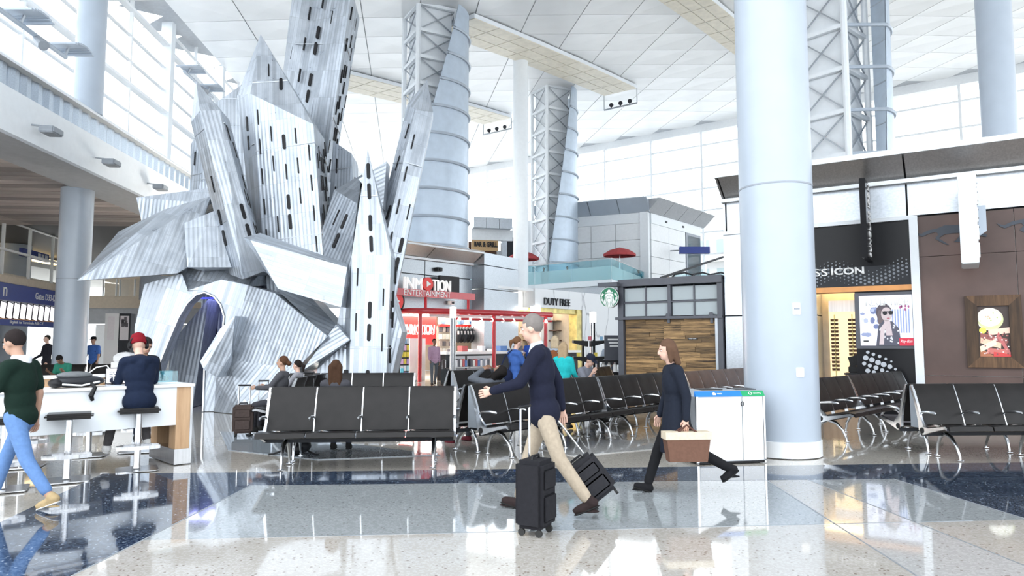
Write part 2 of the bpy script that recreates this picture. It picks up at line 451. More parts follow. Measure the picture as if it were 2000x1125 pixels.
zone('terrazzo_wedge', [(1010, 868), (1210, 858), (1330, 872), (1120, 890)], 'terrazzo_light')
for a, b in ((A1, A0), (G0, G1), (S0, T2), (S1, T3), (A2, A3)):
    a2 = V((a.x, a.y, 0)); b2 = V((b.x, b.y, 0)); t = (b2-a2).normalized(); s = V((-t.y, t.x, 0))*.008
    MB().prism([tuple((a2-s)[:2]), tuple((b2-s)[:2]), tuple((b2+s)[:2]), tuple((a2+s)[:2])], -.002, .0015).build('divider_strip', 'alu_dull', floor)

# ================================================================ CEILING (shell rising towards the far glass)
SD = V((.588, .809, 0)); TD = V((-.809, .588, 0))
def zc(s): return 14.2 + .19*s - .00115*s*s
def cp(s, t, dz=0): p = SD*s + TD*t; return V((p.x, p.y, zc(s)+dz))
def hit_ceiling(px, py):
    d = ray(px, py); c = V((0, 0, CAMH)); lo, hi = 1.0, 160.0
    for _ in range(60):
        m = (lo+hi)/2; p = c + d*m
        if p.z > zc(p.dot(SD)): hi = m
        else: lo = m
    p = c + d*lo; return p.dot(SD), p.dot(TD), p
LWO, LWN = V((-13.0, 24.0, 0)), V((.9968, .0795, 0))     # a point and the inward normal of the left window wall
def within(s, t): p = SD*s + TD*t; return (p - LWO).dot(LWN) > -3.3
mb = MB(); ss = [2 + 2*i for i in range(31)]; tts = [-34 + 2*i for i in range(49)]
for i in range(len(ss)-1):
    for j in range(len(tts)-1):
        if not within(ss[i]+1, tts[j]+1): continue
        mb.quad(cp(ss[i], tts[j], .06), cp(ss[i], tts[j+1], .06), cp(ss[i+1], tts[j+1], .06), cp(ss[i+1], tts[j], .06))
ceiling = mb.build('ceiling', 'ceiling_gap'); tag(ceiling, 'curved white ceiling of diamond metal panels', kind='structure')
D = 4.0; cand = []
for i in range(0, 30):
    for j in range(-16, 32):
        s = 3 + i*D/2; t = j*D + (D/2 if i % 2 else 0)
        if s > 60 or t < -30 or t > 58: continue
        if not within(s, t): continue
        c = cp(s, t); rel = c - V((0, 0, CAMH)); y = rel.y*math.cos(PITCH) + rel.z*math.sin(PITCH)
        if y < 3: continue
        px = 1000 + FPX*rel.x/y; py = 562.5 - FPX*(rel.z*math.cos(PITCH) - rel.y*math.sin(PITCH))/y
        inside = -150 < px < 2150 and -160 < py < 460
        cand.append((0 if inside else 1, y, s, t))
cand.sort(); rest = MB()
def diamond(mb, s, t):
    h = D/2 - .035
    pts = [cp(s-h, t), cp(s, t+h), cp(s+h, t), cp(s, t-h)]
    e = (pts[0] + pts[2])/2 + V((0, 0, .05))
    mb.add(pts + [e] + [p + V((0, 0, .05)) for p in pts], [(0,1,4),(1,2,4),(2,3,4),(3,0,4),(0,5,6,1),(1,6,7,2),(2,7,8,3),(3,8,5,0)])
for k, (o_, y, s, t) in enumerate(cand):
    if k < 295 and o_ == 0:
        m1 = MB(); diamond(m1, s, t); m1.build('ceiling_panel', 'ceiling_panel', ceiling)
    else: diamond(rest, s, t)
tag(rest.build('far_panels', 'ceiling_panel', ceiling), kind='stuff')
# pale perforated light strips under the ceiling
def light_strip(pa, pb, pc, pd, label):
    """corner pixels: near-left edge a->b is one long side, d->c the other"""
    q = [hit_ceiling(*p)[:2] for p in (pa, pb, pc, pd)]
    t0 = (q[0][1]+q[1][1])/2; t1 = (q[2][1]+q[3][1])/2; s0 = min(q[0][0], q[3][0]); s1 = (q[1][0]+q[2][0])/2
    if t0 > t1: t0, t1 = t1, t0
    root = thing('ceiling_light_strip', cp(s1, (t0+t1)/2, -.4), 0, label, 'light strip')
    n = max(4, int((s1-s0)/2.0)); m = 3
    fr = MB(); 
    for i in range(n):
        a = s0+(s1-s0)*i/n; b = s0+(s1-s0)*(i+1)/n
        fr.add([cp(a,t0,-.28),cp(b,t0,-.28),cp(b,t1,-.28),cp(a,t1,-.28),cp(a,t0,-.05),cp(b,t0,-.05),cp(b,t1,-.05),cp(a,t1,-.05)],
               [(3,2,1,0),(4,5,6,7),(0,1,5,4),(1,2,6,5),(2,3,7,6),(3,0,4,7)])
    fr.build('tray', 'white_paint', root, world=True)
    for i in range(n):
        for j in range(m):
            a = s0+(s1-s0)*(i+.02)/n; b = s0+(s1-s0)*(i+.98)/n; c = t0+(t1-t0)*(j+.03)/m; d = t0+(t1-t0)*(j+.97)/m
            MB().add([cp(a,c,-.32),cp(b,c,-.32),cp(b,d,-.32),cp(a,d,-.32),cp(a,c,-.28),cp(b,c,-.28),cp(b,d,-.28),cp(a,d,-.28)],
               [(3,2,1,0),(4,5,6,7),(0,1,5,4),(1,2,6,5),(2,3,7,6),(3,0,4,7)]).build('panel', 'light_panel', root, world=True)
    return s1, t0, t1
def trapeze(s, t0, t1, drop, label):
    a = cp(s, t0, -.3); b = cp(s, t1, -.3); root = thing('track_light', (a+b)/2 - V((0,0,drop)), 0, label, 'track light')
    a2 = a - V((0,0,drop)); b2 = b - V((0,0,drop))
    MB().tube([a, a2], .03, 6).build('hanger', 'alu_dull', root, world=True); MB().tube([b, b2], .03, 6).build('hanger', 'alu_dull', root, world=True)
    MB().bar(a2, b2, .07, .10).build('rail', 'alu_dull', root, world=True)
    for f in (.22, .5, .78):
        p = a2.lerp(b2, f)
        m = MB(); m.tube([p, p+V((0,0,.18)), p+V((0,-.1,.3))], .04, 6); m.tube([p+V((.02,.1,.33)), p+V((-.04,-.30,.16))], [.10,.16], 10)
        m.build('spotlight', 'charcoal', root, world=True)
e1 = light_strip((918, 27), (1252, 163), (1180, 179), (918, 77), 'long cream ceiling light strip ending in mid air at the upper middle')
trapeze(e1[0], e1[1], e1[2], 1.1, 'three black spotlights hanging below the long cream ceiling strip')
e2 = light_strip((680, 136), (997, 222), (944, 238), (680, 167), 'shorter cream ceiling light strip behind the curved metal screen')
trapeze(e2[0], e2[1], e2[2], .9, 'three black spotlights hanging left of the slim white column')
e3 = light_strip((1330, -20), (1560, 105), (1490, 118), (1230, -20), 'cream ceiling light strip cut off by the big blue-grey column')

# ================================================================ LEFT WALL (deck beam with windows above)
LW = Fr((-13.0, 24.0), math.degrees(math.atan2(.9968, -.0795)))
u0, u1 = -16.0, 27.0
def lwbox(mb, u, v, d): return mb.box((u[0], v[0], d[0]), (u[1], v[1], d[1]), LW.M)
wall_left = thing('wall_left', (-13, 24, 6.8), 0, 'white deck beam and tall window wall on the left', kind='structure')
lwbox(MB(), (u0, u1), (6.8, 7.92), (-1.2, 0)).build('beam', 'white_paint', wall_left, world=True)
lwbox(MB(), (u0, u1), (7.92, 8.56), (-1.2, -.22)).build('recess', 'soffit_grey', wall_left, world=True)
n = 86
me = unit_mesh('corrugated_strip', MB().add([(0,0,0),(.17,0,.07),(.33,0,.07),(.5,0,0),(0,.64,0),(.17,.64,.07),(.33,.64,.07),(.5,.64,0)],[(0,1,5,4),(1,2,6,5),(2,3,7,6)]), 'corrugated')
for i in range(n): inst('corrugated_strip', me, WM[wall_left.name].inverted() @ LW.M @ Matrix.Translation((u0 + i*.5, 7.92, -.215)), wall_left)
MB().prism([(-3.4, 8.56), (0.05, 8.56), (0.05, 8.62), (-.95, 9.30), (-3.4, 9.30)], 0, u1-u0, LW.M @ Matrix(((0,0,1,u0),(0,1,0,0),(1,0,0,0),(0,0,0,1)))).build('ledge', 'white_paint', wall_left, world=True)
# window grid above the ledge, set back; pilasters between bays
pil = sorted(LW.uv(px, py, -3.0)[0] for px, py in ((322, 200), (428, 150)))
bay = pil[1] - pil[0]
edges = [pil[0] + bay*i for i in range(-4, 4)]
me_pane = None
def zwall(u): p = LW.at(u, 0, -3.0); return zc(p.dot(SD))
window_n = 0
for b in range(len(edges)-1):
    a, c = edges[b]+.22, edges[b+1]-.22
    window_n += 1
    win = thing('window_%d' % window_n, LW.at((a+c)/2, 9.3, -3.0), 0, 'tall gridded window bay above the left deck beam', kind='structure')
    top = zwall((a+c)/2) + .4; rows = max(3, int((top-9.3)/1.05)); cols = 2
    fm = MB()
    for i in range(1, cols): u = a+(c-a)*i/cols; fm.box((u-.05, 9.3, -3.08), (u+.05, top, -2.94), LW.M)
    fm.build('mullion', 'mullion', win, world=True)
    for r in range(1, rows):
        v = 9.3 + (top-9.3)*r/rows; big = r % 3 == 0
        MB().box((a, v-(.06 if big else .03), -3.10), (c, v+(.06 if big else .03), -2.80 if big else -2.95), LW.M).build('transom', 'mullion', win, world=True)
    for r in range(rows):
        for i in range(cols):
            v0 = 9.3+(top-9.3)*r/rows; v1 = 9.3+(top-9.3)*(r+1)/rows; ua = a+(c-a)*i/cols; uc = a+(c-a)*(i+1)/cols
            MB().quad((ua+.06, v0+.05, -3.02), (uc-.06, v0+.05, -3.02), (uc-.06, v1-.05, -3.02), (ua+.06, v1-.05, -3.02), LW.M).build('pane', 'window_glass', win, world=True)
for u in edges: MB().box((u-.22, 9.2, -3.2), (u+.22, zwall(u)+.5, -2.7), LW.M).build('pilaster', 'white_paint', wall_left, world=True)
# soffit below the beam and the timber slat ceiling under the deck
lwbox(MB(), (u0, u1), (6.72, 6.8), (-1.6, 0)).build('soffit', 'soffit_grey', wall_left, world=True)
deck_ceiling = lwbox(MB(), (u0, u1+8), (7.02, 7.2), (-24, -1.2)).build('ceiling_deck', 'dark_gap'); tag(deck_ceiling, 'timber slat ceiling under the left deck', kind='structure')
pl = unit_mesh('plank', MB().box((0, 0, 0), (6.0, .09, .50)), 'slat_wood')
for k in range(40):
    u = u0 + 1 + k*.56
    for q in range(2):
        inst('plank', pl, LW.M @ Matrix(((0,0,1,u),(0,1,0,6.86),(-1,0,0,-1.7-q*6.05),(0,0,0,1))), deck_ceiling)
MB().box((u0, 6.2, -24), (u1+8, 6.5, -14.2), LW.M).build('dropped_ceiling', 'wall_white', deck_ceiling)
for k in range(5):
    u = -12 + k*7.2
    MB().box((u, 6.56, -14.6), (u+4.4, 6.84, -14.3), LW.M).build('cove_lamp', 'lamp_warm', deck_ceiling)
for u in (-6, 0, 6, 12):
    for d in (-16.5, -20):
        MB().box((u, 6.17, d-.15), (u+1.6, 6.21, d+.15), LW.M).build('strip_lamp', 'lamp_down', deck_ceiling)
# wall that closes the space below the deck, seen left of the blue-grey column
WL = Fr((-22.8, 33.0), 101.2)
wl = thing('wall_gate', (-22.8, 33, 0), 0, 'gate side wall with glazed gallery and blue sign band', kind='structure')
def wlbox(name, px0, px1, py0, py1, d0, d1, mat, parent=None):
    ua = WL.uv(px0, (py0+py1)/2)[0]; ub = WL.uv(px1, (py0+py1)/2)[0]
    xm = 60; va = WL.uv(xm, py1)[1]; vb = WL.uv(xm, py0)[1]
    return MB().box((ua, va, d0), (ub, vb, d1), WL.M).build(name, mat, parent or wl, world=True)
ua, ub = -22, WL.uv(150, 560)[0]
def vz(py, px=60): return WL.uv(px, py)[1]
MB().box((ua, vz(560), -.6), (ub, vz(546), 0), WL.M).build('gallery_edge', 'beige_wall', wl, world=True)
MB().box((ua, vz(600), -.6), (ub, vz(592), -.05), WL.M).build('sign_soffit', 'wall_white', wl, world=True)
MB().box((ua, vz(546), -8.0), (ub, vz(546)+.1, -.1), WL.M).build('gallery_floor', 'beige_wall', wl, world=True)
MB().box((ua, 0, -9), (ub, 7.0, -8.6), WL.M).build('rear_wall', 'wall_white', wl, world=True)
for k in range(12):
    u = ua + k*2.4
    MB().box((u, vz(546), -.12), (u+.09, vz(446), 0), WL.M).build('gallery_post', 'mullion', wl, world=True)
    MB().box((u+.09, vz(546), -.07), (u+2.4, vz(446), -.05), WL.M).build('gallery_pane', 'window_glass', wl, world=True)
for py in (500, 446): MB().box((ua, vz(py)-.05, -.1), (ub, vz(py)+.05, .02), WL.M).build('gallery_rail', 'mullion', wl, world=True)
# low wall on the left behind the screens
MB().box((ua, 0, -6.2), (ub, vz(640), -6), WL.M).build('counter_wall', 'wall_white', wl, world=True)
for k in range(6):
    MB().box((-6+k*2.2, .9, -6.0), (-5.92+k*2.2, vz(640), -5.9), WL.M).build('wall_seam', 'mullion_dark', wl, world=True)
sg = thing('gate_sign', WL.at(-3, vz(578), .1), 0, 'long dark blue gate direction sign above the flight screens', 'sign')
MB().box((ua, vz(592), -.15), (ub, vz(561), .1), WL.M).build('board', 'blue_sign', sg, world=True)
txt('Gates D33-D40', at(WL, 1.35, vz(577), .1), 'white_sign', sg, w=2.5, h=.32, ext=.02)
txt('n', at(WL, -2.7, vz(577), .1), 'white_sign', sg, h=.4, ext=.02)
sg2 = thing('terminal_sign', WL.at(-3, vz(632), .1), 0, 'narrow blue train sign below the flight screens', 'sign')
MB().box((ua, vz(638), -.1), (2.6, vz(627), .12), WL.M).build('board', 'blue_sign', sg2, world=True)
txt('Skylink to Terminals A B C E', at(WL, -.6, vz(632), .12), 'white_sign', sg2, w=3.2, h=.17, ext=.02)
rk = thing('screen_rack', WL.at(-3, vz(605), -.2), 0, 'dark rack that holds the row of tilted flight screens', 'screen rack')
MB().box((ua, vz(627), -.5), (2.6, vz(596), -.3), WL.M).build('back_panel', 'charcoal', rk, world=True)
MB().box((ua, vz(628), -.3), (2.6, vz(625), .05), WL.M).build('lower_rail', 'orange_trim', rk, world=True)
for k in range(12):
    u = 1.95 - k*.60
    t = thing('flight_screen', WL.at(u, vz(625), 0), 0, 'white lit flight screen, %s counted leftwards from the blue-grey column' % ORD[k], 'screen', 'flight screens under the gate sign')
    T = WL.M @ Matrix.Translation((u, vz(625), .0)) @ Matrix.Rotation(-.16, 4, 'Z')
    MB().box((-.02, .02, -.12), (.5, .78, -.02), T).build('housing', 'black_plastic', t, world=True)
    MB().box((.03, .06, -.02), (.45, .74, .0), T).build('display', 'screen_white', t, world=True)
s2 = thing('gallery_sign', WL.at(0, vz(492), -.4), 0, 'small blue pictogram sign behind the gallery glass', 'sign')
MB().box((-.35, vz(500), -.5), (2.4, vz(484), -.35), WL.M).build('board', 'blue_sign', s2, world=True)
for k in range(3): MB().box((1.2+k*.38, vz(497), -.35), (1.45+k*.38, vz(487), -.33), WL.M).build('pictogram', 'white_sign', s2, world=True)
# far wall under the deck, right of the blue-grey column
FW = Fr((W(230, 640, 44).x, 44.0), 0)
fw = thing('wall_far', (FW.o.x, 44, 0), 0, 'far concourse wall with gallery under the deck', kind='structure')
def fbox(name, px0, px1, py0, py1, d0, d1, mat, par=None):
    a, _ = FW.uv(px0, 640); b, _ = FW.uv(px1, 640); _, c = FW.uv(230, py1); _, e = FW.uv(230, py0)
    return MB().box((a, c, d0), (b, e, d1), FW.M).build(name, mat, par or fw, world=True)
fbox('gallery_back', 150, 470, 470, 582, -3, -2.8, 'beige_wall')
fbox('gallery_front', 150, 470, 578, 602, -.4, 0, 'beige_wall')
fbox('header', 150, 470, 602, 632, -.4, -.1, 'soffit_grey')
fbox('back_panel', 150, 470, 632, 780, -2.2, -2.0, 'wall_white')
for k, px in enumerate((168, 196, 222, 229, 258, 282, 310, 340)):
    fbox('gallery_post', px, px+2, 545, 580, -.1, 0, 'mullion'); fbox('gallery_pane', px+2, px+26, 545, 579, -.06, -.04, 'window_glass')
fbox('wall_opening', 189, 204, 618, 705, -1.9, -1.85, 'mullion_dark')
fbox('wall_opening', 252, 300, 616, 700, -1.9, -1.85, 'soffit_grey')
for px in (170, 186): fbox('wall_seam', px, px+1, 632, 705, -1.98, -1.95, 'mullion_dark')
t = thing('advert_totem', V((W(230, 640, 34).x, 34, 0)), 0, 'tall white and charcoal advertising totem behind the seats', 'totem')
TF = Fr((W(228, 640, 34).x, 34.0), 14)
h = TF.uv(230, 612)[1]; w0 = TF.uv(204, 660)[0]; w1 = TF.uv(231, 660)[0]; w2 = TF.uv(254, 660)[0]
MB().box((w0, 0, -.8), (w1, h, .02), TF.M).build('side_panel', 'white_sign', t, world=True)
MB().box((w1, 0, -.8), (w2, h, 0), TF.M).build('front_panel', 'charcoal', t, world=True)
MB().box((w1+.06, TF.uv(240, 664)[1], 0), (w2-.08, TF.uv(240, 617)[1], .02), TF.M).build('poster', flat((.78, .74, .76)), t, world=True)
for k in range(7):
    a = w1+.1+random.random()*.3; v = TF.uv(240, 640)[1]+random.random()*.4
    MB().box((a, v, .02), (a+.12, v+.2, .03), TF.M).build('poster_print', flat((.12, .11, .12)), t, world=True)
MB().box((w0+.12, TF.uv(215, 664)[1], .02), (w1-.18, TF.uv(215, 618)[1], .035), TF.M).build('poster', flat((.88, .84, .86)), t, world=True)

# ================================================================ BACK GLASS WALL
BS = 60.5
BW = Fr(SD*BS, math.degrees(math.atan2(-TD.y, -TD.x)))       # ex runs to the right
wall_back = thing('wall_back', SD*BS, 0, 'bright gridded glass wall across the back of the hall', kind='structure')
ztop = zc(BS) - .3; ta, tb = -92, 22
MB().box((ta, ztop-.35, -.5), (tb, ztop+.6, .1), BW.M).build('head_beam', 'mullion', wall_back, world=True)
vs = [0, 5.6, 7.6, 9.6, 11.6, 13.6, 15.6, 17.6, 19.6, ztop]
for v in vs[1:-1]: MB().box((ta, v-.06, -.16), (tb, v+.06, .06), BW.M).build('transom', 'mullion', wall_back, world=True)
nb = 23; st = (tb-ta)/nb
for i in range(nb+1):
    u = ta + st*i
    MB().box((u-.09, 0, -.3), (u+.09, ztop, .12), BW.M).build('mullion', 'mullion', wall_back, world=True)
    if i < nb:
        for q in range(len(vs)-1):
            MB().quad((u+.09, vs[q]+.06, -.04), (u+st-.09, vs[q]+.06, -.04), (u+st-.09, vs[q+1]-.06, -.04), (u+.09, vs[q+1]-.06, -.04), BW.M).build('pane', 'window_glass', wall_back, world=True)
# neighbouring concourse building seen faintly through the glass
nb_ = thing('concourse_building', BW.at(-10, 0, -14), 0, 'pale concourse wing with blue-green windows beyond the back glass', 'building')
MB().box((-46, 0, -20), (24, 15.2, -14), BW.M).build('facade', 'white_sign', nb_, world=True)
for lvl in (8.2, 11.4):
    MB().box((-46, lvl-.9, -14), (24, lvl-.65, -13.4), BW.M).build('ledge', 'white_sign', nb_, world=True)
    for k in range(15):
        if (k*7+int(lvl)) % 5 == 0: continue
        u = -44 + k*4.4
        w_ = MB().box((u, lvl, -14.05), (u+3.5, lvl+1.6, -13.95), BW.M).build('window', flat((.55, .68, .70)), nb_, world=True)
        MB().box((u+1.7, lvl, -13.95), (u+1.8, lvl+1.6, -13.9), BW.M).build('window_bar', 'white_sign', w_, world=True)

# ================================================================ COLUMNS
def column(px, py, Y, r, z0, z1, label, base=True, seams=(), mat='column_paint'):
    p = W(px, py, Y); root = thing('column', (p.x, Y, z0), 0, label, 'column', 'round columns of the hall')
    MB().lathe([(r, 0), (r, z1-z0)], 40).build('shaft', mat, root, smooth=True)
    if base: MB().lathe([(r+.015, 0), (r+.015, .22), (r, .225)], 40).build('base_ring', 'column_base', root, smooth=True)
    for s in seams: MB().lathe([(r-.01, s-.012-z0), (r+.006, s-.012-z0), (r+.006, s+.012-z0), (r-.01, s+.012-z0)], 40).build('seam', 'mullion_dark', root, smooth=True)
    return root
cb = column(1524, 700, 10.35, .52, 0, 14.5, 'big blue-grey column beside the recycling bin', True, (3.92,))
for px, py, hh in ((1555, 603, .17), (1562, 727, .13)):
    p = W(px, py, 9.84); T = Matrix.Translation(p) @ Matrix.Rotation(math.pi/2, 4, 'X')
    MB().box((-.055, -hh/2, -.03), (.055, hh/2, .02), T).build('wall_plate', 'white_sign', cb, world=True, bevel=.006)
MB().box((-.04, -.012, .02), (.04, .012, .026), Matrix.Translation(W(1555, 603, 9.84)) @ Matrix.Rotation(math.pi/2, 4, 'X')).build('switch', 'grey_plastic', cb, world=True)
c2 = column(145, 515, 23.0, .49, 0, 6.75, 'pale blue-grey column standing under the left deck beam', True, (W(145, 546, 23.0).z,))
column(176, 120, 22.0, .43, 9.0, 15.2, 'blue-grey column rising from the ledge of the left deck', False)
p = W(152, 150, 23.5); MB().tube([(p.x, p.y, 9.2), (p.x, p.y, 15)], .09, 10).build('downpipe', 'column_paint', wall_left, world=True, smooth=True)
column(1017, 300, 42.0, .46, 0, zc(W(1017, 300, 42).dot(SD))-.0, 'slim white column in the middle of the hall', False, (), 'white_paint')
column(1947, 150, 22.0, .50, 5.6, 16.5, 'pale column standing on the roof of the brown restaurant', False)
column(20, 600, 38.0, .85, 0, 7.0, 'thick pale column behind the flight screens at the left edge', False)

# spot lamps and cameras on the deck beam
def beam_lamp(px, py, label):
    u, v = LW.uv(px, py); root = thing('deck_floodlight', LW.at(u, v, .1), 0, label, 'floodlight')
    MB().tube([LW.at(u-.12, v+.05, 0), LW.at(u-.12, v+.02, .25)], .025, 6).build('bracket', 'alu_dull', root, world=True)
    MB().box((u-.22, v-.16, .22), (u+.28, v+.02, .6), LW.M).build('lamp_head', 'grey_plastic', root, world=True, bevel=.03)
beam_lamp(67, 250, 'leftmost grey floodlight on the white deck beam')
beam_lamp(190, 313, 'small grey floodlight in the middle of the white deck beam')
beam_lamp(290, 362, 'grey floodlight on the white deck beam next to the silver sculpture')
def rail_lamps(a, b, ks, label):
    P = LW.at(LW.uv(*a, -.4)[0], LW.uv(*a, -.4)[1], -.4); Q = LW.at(LW.uv(*b, -.4)[0], LW.uv(*b, -.4)[1], -.4)
    root = thing('lamp_rail', (P+Q)/2, 0, label, 'lamp rail')
    MB().tube([P, Q], .07, 8).build('rail', 'column_paint', root, world=True, smooth=True)
    for k in ks:
        c = P.lerp(Q, k)
        m = MB(); n = 8
        for i in range(n):
            f0 = -.5+i/n; f1 = -.5+(i+1)/n
            g = lambda f: .16 - f*f*.5
            m.box((-.45, f0*.9, g((f0+f1)/2)), (.45, f1*.9, g((f0+f1)/2)+.05), Matrix.Translation(c + V((.15, 0, .12))))
        m.build('curved_reflector', 'column_paint', root, world=True)
        MB().tube([c, c+V((.1, 0, .25))], .04, 6).build('arm', 'alu_dull', root, world=True)
    c = P.lerp(Q, .55); MB().tube([c+V((0,0,-.05)), c+V((.35,-.2,-.35))], [.1,.14], 10).build('spot', 'grey_plastic', root, world=True)
rail_lamps((-10, 12), (128, 112), (.32, .98), 'lamp rail with curved reflectors across the upper left windows')
rail_lamps((360, 140), (415, 190), (.1, .8), 'lamp rail with curved reflectors behind the pointed left spire')

# ================================================================ TRUSS TOWERS WITH CURVED METAL SCREENS
def truss_tower(pxc, Y, w, z0, z1, ang, nlev, sr, label, lean=1.0, sweep=(-88, 10)):
    x = W(pxc, 300, Y).x; root = thing('truss_tower', (x, Y, z0), math.radians(ang), label, 'tower', 'white truss towers with curved metal screens')
    H_ = z1 - z0; h = w/2
    MB().box((-h+.18, -h+.18, 0), (h-.18, h-.18, H_)).build('core', 'white_paint', root)
    for sx, sy in ((-1,-1), (1,-1), (1,1), (-1,1)): MB().tube([(sx*h, sy*h, 0), (sx*h, sy*h, H_)], .13, 8).build('post', 'white_paint', root, smooth=True)
    dz = H_/nlev
    ring = MB()
    hb = unit_mesh('ring_beam', MB().box((-h, -h-.08, -.08), (h, -h+.08, .08)), 'white_paint')
    br = unit_mesh('cross_brace', MB().bar((-h, -h+.02, 0), (h, -h+.02, dz), .05, .05), 'alu_dull'); br2 = unit_mesh('cross_brace', MB().bar((h, -h+.02, 0), (-h, -h+.02, dz), .05, .05), 'alu_dull')
    for k in range(nlev+1):
        for q in (0, 1, 3):
            R = Matrix.Rotation(q*math.pi/2, 4, 'Z') @ Matrix.Translation((0, 0, k*dz))
            inst('ring_beam', hb, R, root)
            if k < nlev: inst('cross_brace', br, R, root); inst('cross_brace', br2, R, root)
    # curved screen: quarter cylinder around the right front corner with a slanted left edge
    a0, a1 = math.radians(sweep[0]), math.radians(sweep[1]); cx, cy = sr[1], sr[2]; R_ = sr[0]
    nseg = 14
    for k in range(nlev):
        def edge(z):
            f = z/H_; return a1 + (a0 - a1)*max(.16, 1 - lean*max(0, f-.12))
        z0_, z1_ = k*dz+.03, (k+1)*dz-.03; vs = []; fs = []
        for i in range(nseg+1):
            for zz in (z0_, z1_):
                e = edge(zz); a = e + (a1-e)*i/nseg
                vs.append((cx+R_*math.cos(a), cy+R_*math.sin(a), zz))
        for i in range(nseg): fs.append((2*i, 2*i+2, 2*i+3, 2*i+1))
        n0 = len(vs); vs += [(cx+(p[0]-cx)*.985, cy+(p[1]-cy)*.985, p[2]) for p in vs[:n0]]; fs += [tuple(n0+i for i in f[::-1]) for f in fs[:]]
        MB().add(vs, fs).build('screen_panel', 'screen_metal', root, smooth=True)
        e = edge(k*dz); pts = [(cx+R_*1.02*math.cos(e+(a1-e)*i/nseg), cy+R_*1.02*math.sin(e+(a1-e)*i/nseg), k*dz) for i in range(nseg+1)]
        MB().tube([(h, -h, k*dz)] + pts, .07, 6).build('screen_rib', 'column_paint', root, smooth=True)
    return root
x1 = W(836, 300, 34).dot(SD); truss_tower(838, 34, 2.0, 6.2, zc(x1)-.1, 28, 9, (2.1, -.13, .07), 'white truss tower behind the silver sculpture', .57, (-140, 10))
x2 = W(1082, 300, 50).dot(SD); truss_tower(1078, 50, 2.1, 5.6, zc(x2)-.1, 28, 9, (2.3, -.40, .21), 'white truss tower right of the slim white column', .45, (-116, 10))
x3 = W(1655, 100, 27).dot(SD); truss_tower(1632, 27, 1.85, 5.4, zc(x3)-.1, -50, 8, (1.6, .35, .42), 'white truss tower above the steel shop front', .3, (-18, 75))
# ================================================================ SILVER CRYSTAL SCULPTURE
sculpt = thing('metal_sculpture', W(480, 808, 17.0) * V((1, 1, 0)) if False else V((-6.3, 17.5, 0)), 0, 'giant silver sculpture of leaning ribbed metal crystals with a cave arch', 'sculpture')
SINV = WM[sculpt.name].inverted()
pill = MB(); npill = 6; pts = []
for k in range(npill+1): a = math.pi*k/npill; pts.append((math.cos(a)*.5, .5 + math.sin(a)*.5/1.0*.0 + 0))
def pill_mesh(w, l):
    P = []
    for k in range(7): a = math.pi*k/6; P.append((math.cos(a)*w/2, l/2 - w/2 + math.sin(a)*w/2))
    for k in range(7): a = math.pi + math.pi*k/6; P.append((math.cos(a)*w/2, -l/2 + w/2 + math.sin(a)*w/2))
    return unit_mesh('slot', MB().prism(P, -.05, .010), 'black_plastic')
THIN = pill_mesh(.034, .42); FAT = pill_mesh(.088, .40)
slot_count = [0]
def inside(poly, x, y):
    c = False; n = len(poly)
    for i in range(n):
        x1, y1 = poly[i]; x2, y2 = poly[(i+1) % n]
        if (y1 > y) != (y2 > y) and x < (x2-x1)*(y-y1)/(y2-y1)+x1: c = not c
    return c
